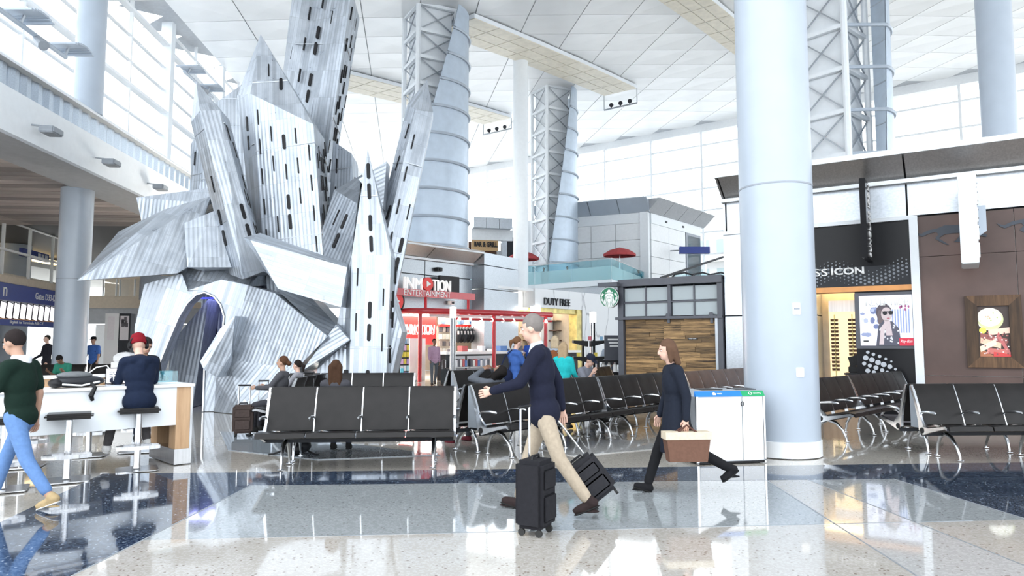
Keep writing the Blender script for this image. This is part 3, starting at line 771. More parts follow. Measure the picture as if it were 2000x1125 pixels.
def crystal(name, pts, grain, mat='galvanised', slots=None, merge=14, fat=None, step=(.42, .95), phase=0.0, seams=0):
    """convex block through measured corner points; grain = direction of the sheet strips"""
    bm = bmesh.new()
    for p in pts: bm.verts.new(SINV @ V(p))
    bmesh.ops.convex_hull(bm, input=bm.verts[:])
    bmesh.ops.delete(bm, geom=[v for v in bm.verts if not v.link_faces], context='VERTS')
    bmesh.ops.dissolve_limit(bm, angle_limit=math.radians(merge), verts=bm.verts[:], edges=bm.edges[:])
    bmesh.ops.recalc_face_normals(bm, faces=bm.faces)
    uvl = bm.loops.layers.uv.new('grain'); g0 = V(grain).normalized(); info = []
    for f in bm.faces:
        n = f.normal; g = g0 - n*g0.dot(n)
        if g.length < .25: g = V((0, 0, 1)) - n*n.z
        if g.length < .1: g = V((1, 0, 0)) - n*n.x
        g.normalize(); e = g.cross(n).normalized()
        for l in f.loops: l[uvl].uv = (l.vert.co.dot(e), l.vert.co.dot(g))
        info.append((f.calc_area(), n.copy(), g.copy(), e.copy(), [v.co.copy() for v in f.verts], f.calc_center_median().copy()))
    me = bpy.data.meshes.new(name); bm.to_mesh(me); bm.free()
    o = link(name, me, mat, sculpt)
    if slots:
        camp = SINV @ V((0, 0, CAMH))
        for area, n, g, e, vs, c in info:
            if n.dot(camp - c) < .12*(camp-c).length or area < .5: continue
            poly = [((p-c).dot(e), (p-c).dot(g)) for p in vs]
            us = [p[0] for p in poly]; vs2 = [p[1] for p in poly]; w = max(us)-min(us)
            if w < .3: continue
            k = max(1, int(round(w/step[0]))); fatc = k//2 if k > 1 and fat is not False else -1
            for i in range(k):
                u = min(us) + w*(i+.5)/k; v = min(vs2) + phase + (.37*((i*2) % 5)/5*2); q = 0
                while v < max(vs2):
                    ok = all(inside(poly, u+a, v+b) for a in (-.1, .1) for b in (-.26, .26))
                    drop = (i*5+q*3) % 7 == 0
                    if ok and not drop and slot_count[0] < 290:
                        p = c + e*u + g*v
                        # foot on the real face plane
                        Mx = Matrix(((e.x, g.x, n.x, p.x), (e.y, g.y, n.y, p.y), (e.z, g.z, n.z, p.z), (0, 0, 0, 1))) @ Matrix.Translation((0, 0, .014))
                        isf = i == fatc and (q % 3 != 2)
                        inst('slot', FAT if isf else THIN, Mx, o); slot_count[0] += 1
                        if isf and inside(poly, u, v+.9): 
                            inst('slot', FAT, Mx @ Matrix.Translation((0, .52, 0)), o); slot_count[0] += 1; v += .52
                    v += step[1]; q += 1
    # welted sheet joints across the front faces
    if slots:
        for area, n, g, e, vs, c in info:
            if n.dot(camp - c) < .12*(camp-c).length or area < 1.2: continue
            poly = [((p-c).dot(e), (p-c).dot(g)) for p in vs]; lo_, hi_ = min(p[1] for p in poly), max(p[1] for p in poly)
            v = lo_ + 1.5
            while v < hi_ - .4:
                xs = []
                for (x1, y1), (x2, y2) in zip(poly, poly[1:]+poly[:1]):
                    if (y1 > v) != (y2 > v): xs.append(x1+(x2-x1)*(v-y1)/(y2-y1))
                if len(xs) >= 2 and max(xs)-min(xs) > .3:
                    a_, b_ = c+e*min(xs)+g*v, c+e*max(xs)+g*v
                    MB().bar(a_+n*.002, b_+n*.002, .022, .022).build('sheet_seam', 'alu_dull', o)
                v += 2.4
    return o
def P(*a): return [W(x, y, d) for x, y, d in a]
def back(pts, dy, dx=0.0, dz=0.0): return [p + V((dx, dy, dz)) for p in pts]
def axis(a, b, Y): return W(*b, Y) - W(*a, Y)
# --- left cave block: front wall with an arch cut through
AF = Fr((W(375, 700, 16.6).x, 16.6), 8)
def af(px, py, d=0.0): return AF.uv(px, py, d)
outer = [af(282, 555), af(355, 534), af(367, 567), af(432, 546), af(486, 557), af(449, 701), (af(424, 738)), (af(418, 800)[0], 0.0), (af(262, 800)[0], 0.0), af(263, 640)]
arch_px = [(436, 640), (438, 618), (431, 595), (418, 579), (400, 571), (384, 575), (366, 592), (349, 620), (334, 655), (318, 694), (306, 728)]
arch = [(af(398, 770)[0], 0.0), af(400, 716)] + [af(*p) for p in arch_px] + [(af(297, 780)[0], 0.0)]
bm = bmesh.new(); uvl = bm.loops.layers.uv.new('grain')
ring = [outer[i] for i in range(len(outer))]
# the arch opens at the floor, so the wall is one outline: right foot, around, left foot, back along the arch
outline = outer[:8] + arch + outer[8:]
vv = [bm.verts.new(SINV @ AF.at(p[0], p[1], 0)) for p in outline]; fc = bm.faces.new(vv)
r = bmesh.ops.extrude_face_region(bm, geom=[fc]); ez = AF.ez
for e in r['geom']:
    if isinstance(e, bmesh.types.BMVert): e.co -= ez*.55
bmesh.ops.recalc_face_normals(bm, faces=bm.faces)
gdir = (AF.ex*.30 + V((0, 0, 1))).normalized()
for f in bm.faces:
    n = f.normal; g = gdir - n*gdir.dot(n)
    if g.length < .2: g = AF.ez - n*AF.ez.dot(n)
    g.normalize(); e = g.cross(n)
    for l in f.loops: l[uvl].uv = (l.vert.co.dot(e), l.vert.co.dot(g))
bmesh.ops.triangulate(bm, faces=[f for f in bm.faces if len(f.verts) > 4])
me = bpy.data.meshes.new('cave_wall'); bm.to_mesh(me); bm.free(); link('cave_wall', me, 'galvanised', sculpt)
MB().tube([AF.at(p[0], p[1], .01) for p in arch], .03, 6).build('arch_trim', 'alu', sculpt, world=True, smooth=True)
cl = [AF.at(x, y, d) for x, y in ((af(290, 800)[0], 0), (af(345, 800)[0], 0), (af(380, 560)[0], 2.75), (af(300, 640)[0], 1.6)) for d in (-1.2, -2.3)]
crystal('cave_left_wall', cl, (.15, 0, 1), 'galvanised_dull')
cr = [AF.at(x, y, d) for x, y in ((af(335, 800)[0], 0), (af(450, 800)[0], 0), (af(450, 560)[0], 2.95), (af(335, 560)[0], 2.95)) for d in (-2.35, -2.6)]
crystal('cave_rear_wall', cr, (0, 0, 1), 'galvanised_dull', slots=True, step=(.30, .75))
crystal('cave_roof', [AF.at(x, y, d) for x, y in ((af(285, 560)[0], 2.95), (af(470, 560)[0], 2.95), (af(470, 560)[0], 3.05), (af(285, 560)[0], 3.05)) for d in (-.5, -2.9)], (1, 0, 0), 'galvanised')
lp = AF.at(af(395, 590)[0], 2.80, -1.5)
MB().box((-.5, -.06, -.04), (.5, .06, 0), Matrix.Translation(lp)).build('blue_lamp', 'led_blue', sculpt, world=True)
ld = bpy.data.lights.new('blue_led', 'AREA'); ld.energy = 14; ld.color = (.38, .40, 1); ld.size = 1.2; ld.size_y = 1.0; ld.shape = 'RECTANGLE'
lo = bpy.data.objects.new('blue_led', ld); COL.objects.link(lo); lo.location = lp - V((0, 0, .06))
# block that closes the cave on the outside
crystal('cave_flank', P((263, 640, 16.9), (282, 556, 17.0), (355, 536, 17.2), (440, 548, 17.2)) + [W(262, 640, 16.9)*V((1,1,0))] + back(P((266, 640, 19.2), (300, 560, 19.2), (440, 545, 19.2)), .3) + [V((-9.4, 19.4, 0)), V((-7.4, 19.4, 0))], (.2, 0, 1)) if False else None
crystal('shoulder_block', P((345, 536, 16.9), (432, 548, 16.9), (367, 569, 16.55), (486, 559, 16.9), (520, 520, 17.6), (340, 500, 18.0), (440, 500, 18.0)) + back(P((345, 536, 16.9), (520, 545, 17.2)), 1.6), (.1, .2, 1))
# --- right lower rocks
R1 = P((484, 557, 16.75), (537, 573, 16.50), (640, 657, 15.77), (578, 721, 15.7), (449, 702, 16.25))
crystal('rock_face', R1 + back(R1, 2.2, .2), axis((470, 700), (500, 560), 16))
g0 = FL(600, 812); R2 = P((449, 702, 16.25), (578, 721, 15.7), (422, 738, 16.45))
foot = [V((W(420, 700, 16.5).x, 16.55, 0)), V((W(470, 700, 15.85).x, 15.95, 0)), V((W(590, 700, 15.6).x, 15.75, 0)), V((W(640, 700, 16.4).x, 17.4, 0)), V((W(440, 700, 18).x, 18.4, 0))]
crystal('rock_foot', R2 + foot + back(R2, 1.8), axis((430, 800), (520, 700), 16))
S_ = P((459, 617, 15.9), (430, 642, 15.75), (391, 706, 15.55), (398, 722, 15.5), (424, 737, 15.7), (452, 690, 15.9))
crystal('arch_slab', S_ + back(P((459, 617, 15.9), (405, 700, 15.6), (424, 737, 15.7)), .75, .05), axis((400, 715), (458, 618), 15.8))
# dark channel and pale ledge under the beam
C1 = P((537, 563, 16.7), (610, 583, 16.75), (656, 634, 16.2), (640, 656, 15.95))
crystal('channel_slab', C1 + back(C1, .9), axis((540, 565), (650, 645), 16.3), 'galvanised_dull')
C2 = P((656, 634, 16.0), (683, 664, 15.75), (590, 724, 15.6), (638, 658, 15.85))
crystal('pale_ledge', C2 + back(C2, 1.0), axis((585, 725), (680, 660), 15.8))
C3 = P((683, 664, 16.1), (619, 722, 16.0), (640, 656, 16.4)) + [V((W(620, 700, 15.8).x, 15.9, 0)), V((W(690, 700, 15.8).x, 15.9, 0))]
crystal('lower_right_rock', C3 + back(C3, 1.8), (0, 0, 1), slots=True, step=(.36, 1.1))
C4 = P((690, 560, 16.9), (761, 566, 17.0), (785, 648, 16.9), (750, 735, 16.7), (690, 735, 16.6)) + [V((W(750, 700, 16.5).x, 16.6, 0))]
crystal('right_fin', C4 + back(C4, .9), axis((740, 735), (770, 600), 17))
# --- wing that juts out to the left
Wg = P((150, 548, 15.2), (232, 452, 17.2), (324, 408, 17.0), (412, 383, 17.4), (365, 523, 16.4), (345, 534, 16.2), (225, 537, 15.6))
crystal('wing', Wg + P((150, 549, 15.5), (240, 470, 18.2), (412, 392, 19.0), (365, 534, 18.3)), axis((300, 530), (335, 415), 16.4), merge=7)
Wb = P((266, 386, 18.3), (408, 367, 18.6), (418, 398, 18.4), (276, 431, 18.2))
crystal('rear_slab', Wb + back(Wb, 1.2), (0, 0, 1))
Wc = P((359, 436, 16.6), (418, 412, 16.9), (452, 522, 16.5), (366, 522, 16.1), (430, 534, 17.2))
crystal('neck_block', Wc + back(Wc, 1.3), axis((366, 520), (362, 440), 16.5))
Wd = P((345, 505, 17.0), (455, 540, 16.9), (367, 569, 16.7), (486, 560, 16.9), (500, 500, 17.4))
crystal('collar_block', Wd + back(Wd, 1.5), (.3, 0, 1), 'galvanised')
# --- towers
T1 = P((373, 239, 17.0), (390, 216, 16.7), (430, 215, 16.9), (474, 545, 16.35), (449, 536, 16.7), (515, 530, 16.7))
crystal('spire', T1 + P((383, 158, 17.2)) + back(P((382, 232, 17.0), (424, 215, 17.0), (462, 540, 16.7), (505, 530, 16.8)), .75), axis((490, 530), (408, 215), 16.8), slots=True, step=(.24, .85))
T2 = P((463, 187, 18.3), (489, 183, 17.8), (612, 243, 17.6), (505, 560, 18.2), (522, 570, 17.6), (636, 570, 17.4))
crystal('spire', T2 + P((509, 67, 18.5)) + back(P((470, 190, 18.3), (600, 235, 18.0), (515, 570, 18.2), (628, 570, 17.9)), 1.7), axis((577, 500), (550, 215), 17.7), slots=True, step=(.31, .80))
T3 = P((571, -10, 20.6), (686, -10, 20.2), (612, 480, 20.0), (512, 480, 20.4))
crystal('spire', T3 + P((650, -170, 20.9)) + back(P((575, -10, 20.6), (680, -10, 20.6), (520, 480, 20.4), (598, 480, 20.4)), 1.6), axis((575, 400), (628, 0), 20.2), slots=True, step=(.36, 1.0))
T4 = P((796, 203, 18.3), (811, 215, 17.9), (846, 219, 18.1), (768, 600, 17.3), (722, 600, 17.2), (700, 600, 17.6))
crystal('spire', T4 + P((834, 156, 18.5)) + back(P((800, 205, 18.3), (840, 217, 18.4), (705, 600, 17.6), (760, 600, 17.6)), .7), axis((745, 560), (826, 215), 17.8), slots=True, step=(.26, .9))
T5 = P((687, 497, 16.1), (764, 499, 16.25), (752, 742, 15.9), (682, 742, 15.7), (657, 640, 16.3), (672, 560, 16.5))
f5 = [V((W(752, 700, 15.9).x, 15.95, 0)), V((W(682, 700, 15.7).x, 15.75, 0)), V((W(655, 700, 16.3).x, 16.4, 0))]
crystal('spire', T5 + f5 + back(P((690, 500, 16.3), (758, 500, 16.4)), 1.1) + back(f5, 1.1), axis((716, 740), (724, 500), 16), slots=True, step=(.36, 1.05))
T5b = P((718, 291, 16.6), (687, 497, 16.12), (764, 499, 16.27))
crystal('spire_tip', T5b + back(P((690, 497, 16.3), (758, 499, 16.3)), 1.1), axis((726, 497), (718, 300), 16.3), slots=True, step=(.34, .8))
T6 = P((653, 371, 17.5), (698, 398, 17.1), (682, 530, 16.9), (632, 508, 17.2), (630, 446, 17.4), (707, 341, 17.9))
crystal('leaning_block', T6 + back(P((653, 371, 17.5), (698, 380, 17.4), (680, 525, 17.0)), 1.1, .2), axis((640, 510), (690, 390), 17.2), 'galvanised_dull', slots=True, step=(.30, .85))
T7 = P((755, 315, 17.6), (727, 334, 17.5), (748, 407, 17.3), (700, 350, 17.6))
crystal('rear_fin', T7 + back(T7, .5), axis((700, 350), (755, 318), 17.5), 'galvanised')
T8 = P((651, 276, 19.0), (687, 300, 18.7), (692, 430, 18.5), (640, 430, 18.8))
crystal('rear_spire', T8 + back(T8, 1.2, -.1), axis((670, 430), (668, 290), 18.7), slots=True, step=(.36, .8))
T9 = P((421, 201, 19.6), (475, 163, 19.8), (372, 283, 19.8), (374, 440, 19.4), (500, 440, 19.2))
crystal('rear_spire', T9 + back(T9, 1.4), axis((440, 430), (430, 210), 19.4), slots=True, step=(.45, 1.0))
# beam laid across the front
Bm = P((476, 464, 15.7), (489, 469, 15.45), (678, 522, 15.7), (666, 600, 15.6), (543, 564, 15.4), (508, 455, 16.1), (680, 516, 16.4))
crystal('cross_beam', Bm + back(P((530, 552, 15.5), (666, 598, 15.7)), .8), axis((490, 469), (678, 522), 15.6), merge=9)
# ================================================================ RIGHT STEEL SHOP FRONT (sunglasses shop + brown restaurant)
SF = Fr((W(1790, 700, 15.5).x, 15.5), -33)
def su(px, py=600, d=0): return SF.uv(px, py, d)[0]
def sv(px, py, d=0): return SF.uv(px, py, d)[1]
def fb(fr, name, u, v, d, mat, par, bevel=0.0):
    return MB().box((u[0], v[0], d[0]), (u[1], v[1], d[1]), fr.M).build(name, mat, par, world=True, bevel=bevel)
uL = su(1414, 500); uR = 8.0; ZR = 5.85
sw = thing('wall_right', SF.at(0, 0, 0), 0, 'steel clad shop building on the right', kind='structure')
zb = sv(1790, 355)                              # foot of the leaning fascia
zs = sv(1790, 425)                              # foot of the silver band
fb(SF, 'roof_slab', (uL, uR), (ZR-.12, ZR), (-9, .75), 'white_paint', sw)
seam_u = [su(1770, 370) + k*4.05 for k in range(-1, 3)]
cuts = [uL] + [u for u in seam_u if uL < u < uR] + [uR]
for a, b in zip(cuts[:-1], cuts[1:]):
    a += .02; b -= .02
    MB().add([(a, ZR-.12, .72), (b, ZR-.12, .72), (b, zb+.06, .12), (a, zb+.06, .12), (a, ZR-.12, 0), (b, ZR-.12, 0), (b, zb+.06, -.1), (a, zb+.06, -.1)],
             [(0,3,2,1),(4,5,6,7),(0,1,5,4),(1,2,6,5),(2,3,7,6),(3,0,4,7)], SF.M).build('fascia_panel', 'steel_warm', sw, world=True)
    fb(SF, 'band_panel', (a, b), (zs+.05, zb-.03), (-.1, .04), 'steel_panel', sw)
fb(SF, 'fascia_rail', (uL, uR), (zb-.03, zb+.06), (-.1, .20), 'white_paint', sw)
fb(SF, 'joint_backing', (uL, uR), (zs, ZR-.1), (-.3, -.12), 'black_plastic', sw)
fb(SF, 'band_trim', (uL, su(1786)), (zs-.04, zs+.05), (-.1, .08), 'white_paint', sw)
# end of the building left of the column: steel corner panels
zz = [0, sv(1430, 617), sv(1430, 455), zs+.0]
for a, b in ((0, 1), (1, 2), (2, 3)): fb(SF, 'corner_panel', (uL, su(1588)-.02), (zz[a]+.015, zz[b]-.015), (-6, .02), 'steel_panel', sw)
fb(SF, 'post', (su(1783), su(1800)), (0, zs+.03), (-.1, .12), 'white_paint', sw)
fb(SF, 'rear_wall', (uL, uR), (0, ZR-.2), (-8.6, -8.4), 'wall_white', sw)
# --- sunglasses shop
ug0, ug1 = su(1588), su(1783)
so = sv(1700, 563); sg = thing('sunglasses_shop', SF.at(ug0, 0, 0), 0, 'black fronted sunglasses shop with warm lit display wall', 'shop')
fb(SF, 'fascia_glass', (ug0, ug1), (sv(1700, 520), zs-.04), (-.08, .0), 'black_gloss', sg)
fb(SF, 'sign_band', (ug0, ug1), (so+.05, sv(1700, 520)), (-.05, .05), 'charcoal', sg)
fb(SF, 'orange_lintel', (ug0, ug1), (so-.07, so+.05), (-.4, .07), 'orange_trim', sg)
uo = su(1672, 650)
fb(SF, 'black_pier', (uo, ug1), (0, so-.07), (-.3, .0), 'black_gloss', sg)
fb(SF, 'display_wall', (ug0-.5, uo+.8), (0, so+.2), (-1.5, -1.4), 'beige_wall', sg)
fb(SF, 'lit_back', (su(1600), su(1660)), (.5, so-.3), (-1.38, -1.34), 'shelf_warm', sg)
fb(SF, 'inner_ceiling', (ug0-.5, uo+.8), (so, so+.1), (-1.5, -.2), 'lamp_warm', sg)
fb(SF, 'inner_side', (uo-.03, uo+.02), (0, so), (-1.4, -.3), 'beige_wall', sg)
fb(SF, 'floor_cabinet', (ug0-.4, uo), (0, .75), (-1.34, -1.0), 'birch', sg)
fb(SF, 'inner_screen', (su(1607), su(1660)), (sv(1640, 606), sv(1640, 583)), (-.9, -.85), 'steel_warm', sg)
for k in range(3):
    u = su(1612) + k*.40
    fb(SF, 'rack_pole', (u-.012, u+.012), (.75, sv(1640, 610)), (-1.34, -1.30), 'gold_trim', sg)
pair = unit_mesh('sunglasses', MB().box((-.085, -.03, 0), (-.012, .025, .03)).box((.012, -.03, 0), (.085, .025, .03)).box((-.09, .015, 0), (.09, .03, .03)), 'frame_wood')
cnt = 0
for k in range(3):
    for r in range(14):
        g_ = inst('sunglasses', pair, SF.M @ Matrix.Translation((su(1612)+k*.40, .95+r*.095, -1.29)))
        tag(g_, 'brown sunglasses on the lit rack, %s column from the left, %s row from the bottom' % (ORD[k], ORD[r]), 'sunglasses', 'sunglasses on the lit rack')
t = thing('sunglasses_counter', SF.at(su(1655), 0, -.8), 0, 'small dark till counter inside the warm sunglasses shop', 'counter')
fb(SF, 'cabinet', (su(1640), su(1668)), (0, .86), (-.9, -.5), 'birch', t); fb(SF, 'worktop', (su(1638), su(1670)), (.86, .9), (-.92, -.46), 'charcoal', t)
t = thing('cash_register', SF.at(su(1655), .9, -.7), 0, 'black till with tilted display on the sunglasses shop counter', 'till')
fb(SF, 'body', (su(1645), su(1666)), (.9, 1.06), (-.85, -.6), 'black_plastic', t, .02)
MB().box((-.12, 0, -.02), (.12, .24, .02), SF.M @ Matrix.Translation((su(1660), 1.07, -.7)) @ Matrix.Rotation(.25, 4, 'Z')).build('display', 'black_plastic', t, world=True)
# lettering + halftone dots on the sign band
txt('SS', at(SF, su(1604, 530), sv(1605, 533), .05), 'white_sign', sg, w=.30, h=.17, ext=.03)
txt('ICON', at(SF, su(1656, 530), sv(1656, 530), .05), 'white_sign', sg, w=.70, h=.17, ext=.03, weight=.03)
dot = unit_mesh('halftone_dot', MB().lathe([(.5, 0), (.5, .012)], 10), flat((.22, .24, .27)))
nd = 0
for i in range(26):
    for j in range(7):
        u = ug0 + .12 + i*.085; v = so + .10 + j*.085 + (.04 if i % 2 else 0)
        rr = .062*max(0, 1 - abs(v - (so+.30+.16*math.sin(i*.35)))/.36)
        if rr > .016 and u < ug1-.08 and nd < 150:
            inst('halftone_dot', dot, WM[sg.name].inverted() @ SF.M @ Matrix.Translation((u, v, .048)) @ Matrix.Diagonal((rr, rr, 1, 1)), sg); nd += 1
dot2 = unit_mesh('pier_dot', MB().lathe([(.5, 0), (.5, .012)], 16), flat((.50, .53, .58)))
Z4 = [(1695,688,5),(1706,692,5),(1718,696,5),(1730,701,4),(1741,706,3),(1691,699,8),(1703,703,8),(1715,708,8),(1726,712,8),(1738,716,7),(1749,721,4),(1688,710,6),(1699,714,6),(1711,718,7),(1723,723,6),(1695,724,7),(1707,727,6),(1733,727,5)]
for x, y, r in Z4:
    u, v = SF.uv(x, y); rr = r*1.25/1360*15.8
    inst('pier_dot', dot2, WM[sg.name].inverted() @ SF.M @ Matrix.Translation((u, v, 0)) @ Matrix.Diagonal((rr, rr, 1, 1)), sg)
# poster light box
ps = thing('shop_poster', SF.at(su(1730), 1.9, .05), 0, 'backlit NEVER HIDE poster of a woman in sunglasses on the black pier', 'poster')
pu0, pu1 = su(1680, 625), su(1783, 625); pv0, pv1 = sv(1731, 675), sv(1731, 577)
fb(SF, 'light_box', (pu0-.10, pu1+.06), (pv0-.07, pv1+.07), (0, .06), 'kiosk_steel', ps, .01)
fb(SF, 'print', (pu0, pu1), (pv0, pv1), (.06, .07), 'poster_light', ps)
PW, PH = pu1-pu0, pv1-pv0
def pp(name, poly, mat, d=.072):
    MB().prism([(pu0+PW*x, pv0+PH*y) for x, y in poly], d-.002, d+.002, SF.M).build(name, mat, ps, world=True)
blob = lambda cx, cy, rx, ry, n=14, a=0: [(cx+rx*math.cos(2*math.pi*k/n+a), cy+ry*math.sin(2*math.pi*k/n+a)) for k in range(n)]
rnd = random.Random(3)
for k in range(7): pp('print_stripe', [(.62+k*.05, .25), (.645+k*.05, .25), (.645+k*.05, .72), (.62+k*.05, .72)], flat((.34, .42, .72)))
for k in range(16):
    x, y = rnd.random()*.42+.02, rnd.random()*.55+.2
    pp('print_shape', blob(x, y, .03+rnd.random()*.05, .02+rnd.random()*.06, 6, rnd.random()), flat(rnd.choice([(.55,.60,.80),(.20,.24,.45),(.80,.82,.92),(.35,.40,.62)])), .0722+k*.0003)
for k in range(6): pp('print_shape', blob(.72+rnd.random()*.22, .70+rnd.random()*.08, .02, .03, 6), flat((.45, .12, .28)), .078)
pp('print_hair', blob(.47, .66, .15, .18), flat((.10, .08, .10)), .080)
pp('print_hair', blob(.40, .56, .06, .16), flat((.16, .12, .13)), .081)
pp('print_jacket', [(.30, 0), (.36, .40), (.46, .50), (.62, .48), (.74, .34), (.78, 0)], flat((.10, .10, .14)), .082)
for k in range(26):
    x, y = .34+rnd.random()*.38, .03+rnd.random()*.36; pp('print_check', [(x, y), (x+.028, y), (x+.028, y+.03), (x, y+.03)], flat((.85, .85, .9)), .0842)
pp('print_face', blob(.52, .62, .105, .14), flat((.66, .55, .56)), .086)
pp('print_neck', [(.47, .5), (.58, .5), (.62, .20), (.50, .20)], flat((.70, .58, .60)), .086)
pp('print_arm', [(.36, .02), (.45, .02), (.47, .30), (.54, .42), (.48, .46), (.40, .36)], flat((.72, .60, .62)), .088)
pp('print_sunglasses', blob(.49, .645, .045, .040), flat((.01, .01, .015)), .090); pp('print_sunglasses', blob(.60, .65, .045, .040), flat((.01, .01, .015)), .090)
pp('print_sunglasses', [(.44, .665), (.65, .672), (.65, .685), (.44, .678)], flat((.01, .01, .015)), .090)
pp('print_mouth', blob(.55, .54, .03, .012), flat((.45, .12, .16)), .090)
pp('print_label', [(.74, 0), (1.0, 0), (1.0, .15), (.74, .15)], flat((.75, .03, .07)), .090)
txt('Ray-Ban', at(SF, pu0+PW*.87, pv0+PH*.08, .092), 'white_sign', ps, w=PW*.22, h=PH*.075, ext=.003, shear=.3)
pp('print_label', [(.04, .06), (.28, .06), (.28, .12), (.04, .12)], 'white_sign', .090)
pp('print_label', [(.06, .075), (.16, .075), (.16, .105), (.06, .105)], flat((.05, .05, .05)), .0925)
txt('NEVER HIDE', at(SF, pu0+PW*.53, pv0+PH*.87, .0885), 'white_sign', ps, w=PW*.80, h=PH*.15, ext=.004, weight=.02)
# blade sign and white box sign that stand out from the front
bl = thing('blade_sign', SF.at(su(1680), 3, 0), 0, 'black vertical blade sign with white sunglasses shop lettering', 'sign')
BX = Fr(SF.at(su(1692, 440), 0, 0), -33-68)
bt = BX.uv(1680, 372)[1]; bb = BX.uv(1680, 518)[1]
MB().box((0, bb, -.06), (1.05, bt, .06), SF.M @ Matrix.Translation((su(1697, 440), 0, 0)) @ Matrix.Rotation(math.radians(90), 4, 'Y') @ Matrix.Translation((-1.05, 0, 0))).build('blade', 'black_gloss', bl, world=True, bevel=.01)
BT = SF.M @ Matrix.Translation((su(1697, 440)+.06, (bb+bt)/2, .52)) @ Matrix.Rotation(math.radians(90), 4, 'Y') @ Matrix.Rotation(math.radians(90), 4, 'Z')
txt('SUNGLASS ICON', BT, 'white_sign', bl, w=(bt-bb)*.92, h=.30, ext=.02)
wbx = thing('box_sign', SF.at(su(1890), 3, 0), 0, 'tall white projecting box sign in front of the brown restaurant wall', 'sign')
q0 = W(1868, 338, 13.6); q1 = W(1880, 515, 13.6); hb_ = q0.z - q1.z; wb_ = .30
BF = Fr((q1.x, 13.6), -33); bz = q1.z
MB().box((-.02, bz, -1.2), (wb_-.02, bz+hb_, 0), BF.M).build('box', 'white_paint', wbx, world=True, bevel=.015)
for k in range(5):
    z = bz + .12 + k*hb_/5.2
    MB().box((wb_-.02, z, -.22), (wb_+.0, z+hb_/6.4, -.06), BF.M).build('letter_slot', 'lamp_white' if False else 'white_sign', wbx, world=True)
    for j in range(2): MB().lathe([(.016, 0), (.016, .01)], 8, BF.M @ Matrix.Translation((wb_+.0, z+.08+j*.17, -.14)) @ Matrix.Rotation(math.pi/2, 4, 'Y')).build('bulb', 'charcoal', wbx, world=True)
MB().prism([(0, 0), (.14, .1), (.14, .62), (0, .62)], -.04, .0, BF.M @ Matrix.Translation((wb_, bz+hb_*.33, -.6))).build('bracket_plate', 'column_paint', wbx, world=True)
MB().bar(SF.at(su(1690), zb+.02, .12), BF.at(wb_/2, zb+.02, -.2), .06, .06) 
# --- brown restaurant wall
br = thing('restaurant_wall', SF.at(3, 0, 0), 0, 'dark brown panelled restaurant wall with horse silhouettes', 'wall panel')
ub0 = su(1800); vs_ = [0, sv(1900, 735), sv(1900, 496), zs+.02]
for i in range(5):
    a = ub0 + i*1.75
    for k in range(3):
        fb(SF, 'wall_sheet', (a+.006, min(uR, a+1.744)), (vs_[k]+.006, vs_[k+1]-.006), (-.15, .0 + .006*((i+k) % 2)), 'brown_wall', br)
def horse(u, v, s, T):
    pts = [(-1.0,.12),(-.82,.05),(-.62,.15),(-.40,.18),(-.20,.26),(.10,.24),(.28,.27),(.36,.42),(.52,.55),(.60,.66),(.66,.58),(.80,.46),(.86,.36),(.80,.32),(.64,.38),(.56,.26),(.55,.08),(.72,-.04),(.86,-.10),(.84,-.18),(.66,-.13),(.46,.0),(.30,-.14),(.16,-.28),(.02,-.26),(.10,-.20),(.20,-.06),(.18,-.0),(-.06,.0),(-.22,-.02),(-.36,-.12),(-.22,-.24),(-.10,-.34),(-.18,-.33),(-.34,-.22),(-.46,-.12),(-.36,.0),(-.42,.08),(-.62,.04),(-.80,-.04),(-.92,.02)]
    MB().prism([(u+x*s, v+y*s) for x, y in pts], .012, .022, SF.M).build('horse_silhouette', 'horse_blue', br, world=True)
horse(su(1860, 450), sv(1860, 456), .72, None); horse(su(2030, 440), sv(2010, 440), .72, None)
pf = thing('picture_frame', SF.at(su(1945), 2, .05), 0, 'wood framed backlit picture of ribs and potato salad on brown wall', 'picture')
f0, f1 = su(1887, 650), su(1998, 650); g0_, g1_ = sv(1940, 718), sv(1940, 577); bw_ = .22
for nm, poly in (('frame_bottom', [(f0, g0_), (f1, g0_), (f1-bw_, g0_+bw_), (f0+bw_, g0_+bw_)]), ('frame_top', [(f0, g1_), (f1, g1_), (f1-bw_, g1_-bw_), (f0+bw_, g1_-bw_)]),
                 ('frame_side', [(f0, g0_), (f0+bw_, g0_+bw_), (f0+bw_, g1_-bw_), (f0, g1_)]), ('frame_side', [(f1, g0_), (f1-bw_, g0_+bw_), (f1-bw_, g1_-bw_), (f1, g1_)])):
    MB().prism(poly, .0, .10, SF.M).build(nm, 'frame_wood', pf, world=True)
pu0, pu1, pv0, pv1 = f0+bw_, f1-bw_, g0_+bw_, g1_-bw_; PW, PH = pu1-pu0, pv1-pv0
ps = pf
pp('picture_ground', [(0, 0), (1, 0), (1, 1), (0, 1)], flat((.07, .045, .04)), .03)
def pc(name, poly, c, d): 
    poly = [(min(.99, max(.01, x)), min(.99, max(.01, y))) for x, y in poly]; pp(name, poly, MATS.get('glow_%s' % (c,)) or emit('glow_%s' % (c,), c, .28), d)
pc('picture_board', [(.02, .0), (.5, .0), (.1, .15), (.02, .15)], (.42, .16, .08), .032)
pc('picture_bowl', blob(.38, .74, .44, .22, 20), (.90, .88, .76), .034); pc('picture_bowl_shade', blob(.40, .73, .42, .20, 20), (.62, .66, .36), .036)
pc('picture_salad', blob(.38, .76, .38, .165, 18), (.95, .95, .88), .038)
for k in range(26):
    a = rnd.random()*6.28; q = rnd.random(); pc('picture_salad_piece', blob(.38+.33*q*math.cos(a), .76+.14*q*math.sin(a), .03, .018, 5, a), rnd.choice([(.85,.86,.62),(.45,.55,.22),(.95,.93,.85),(.60,.45,.30)]), .040+k*.0002)
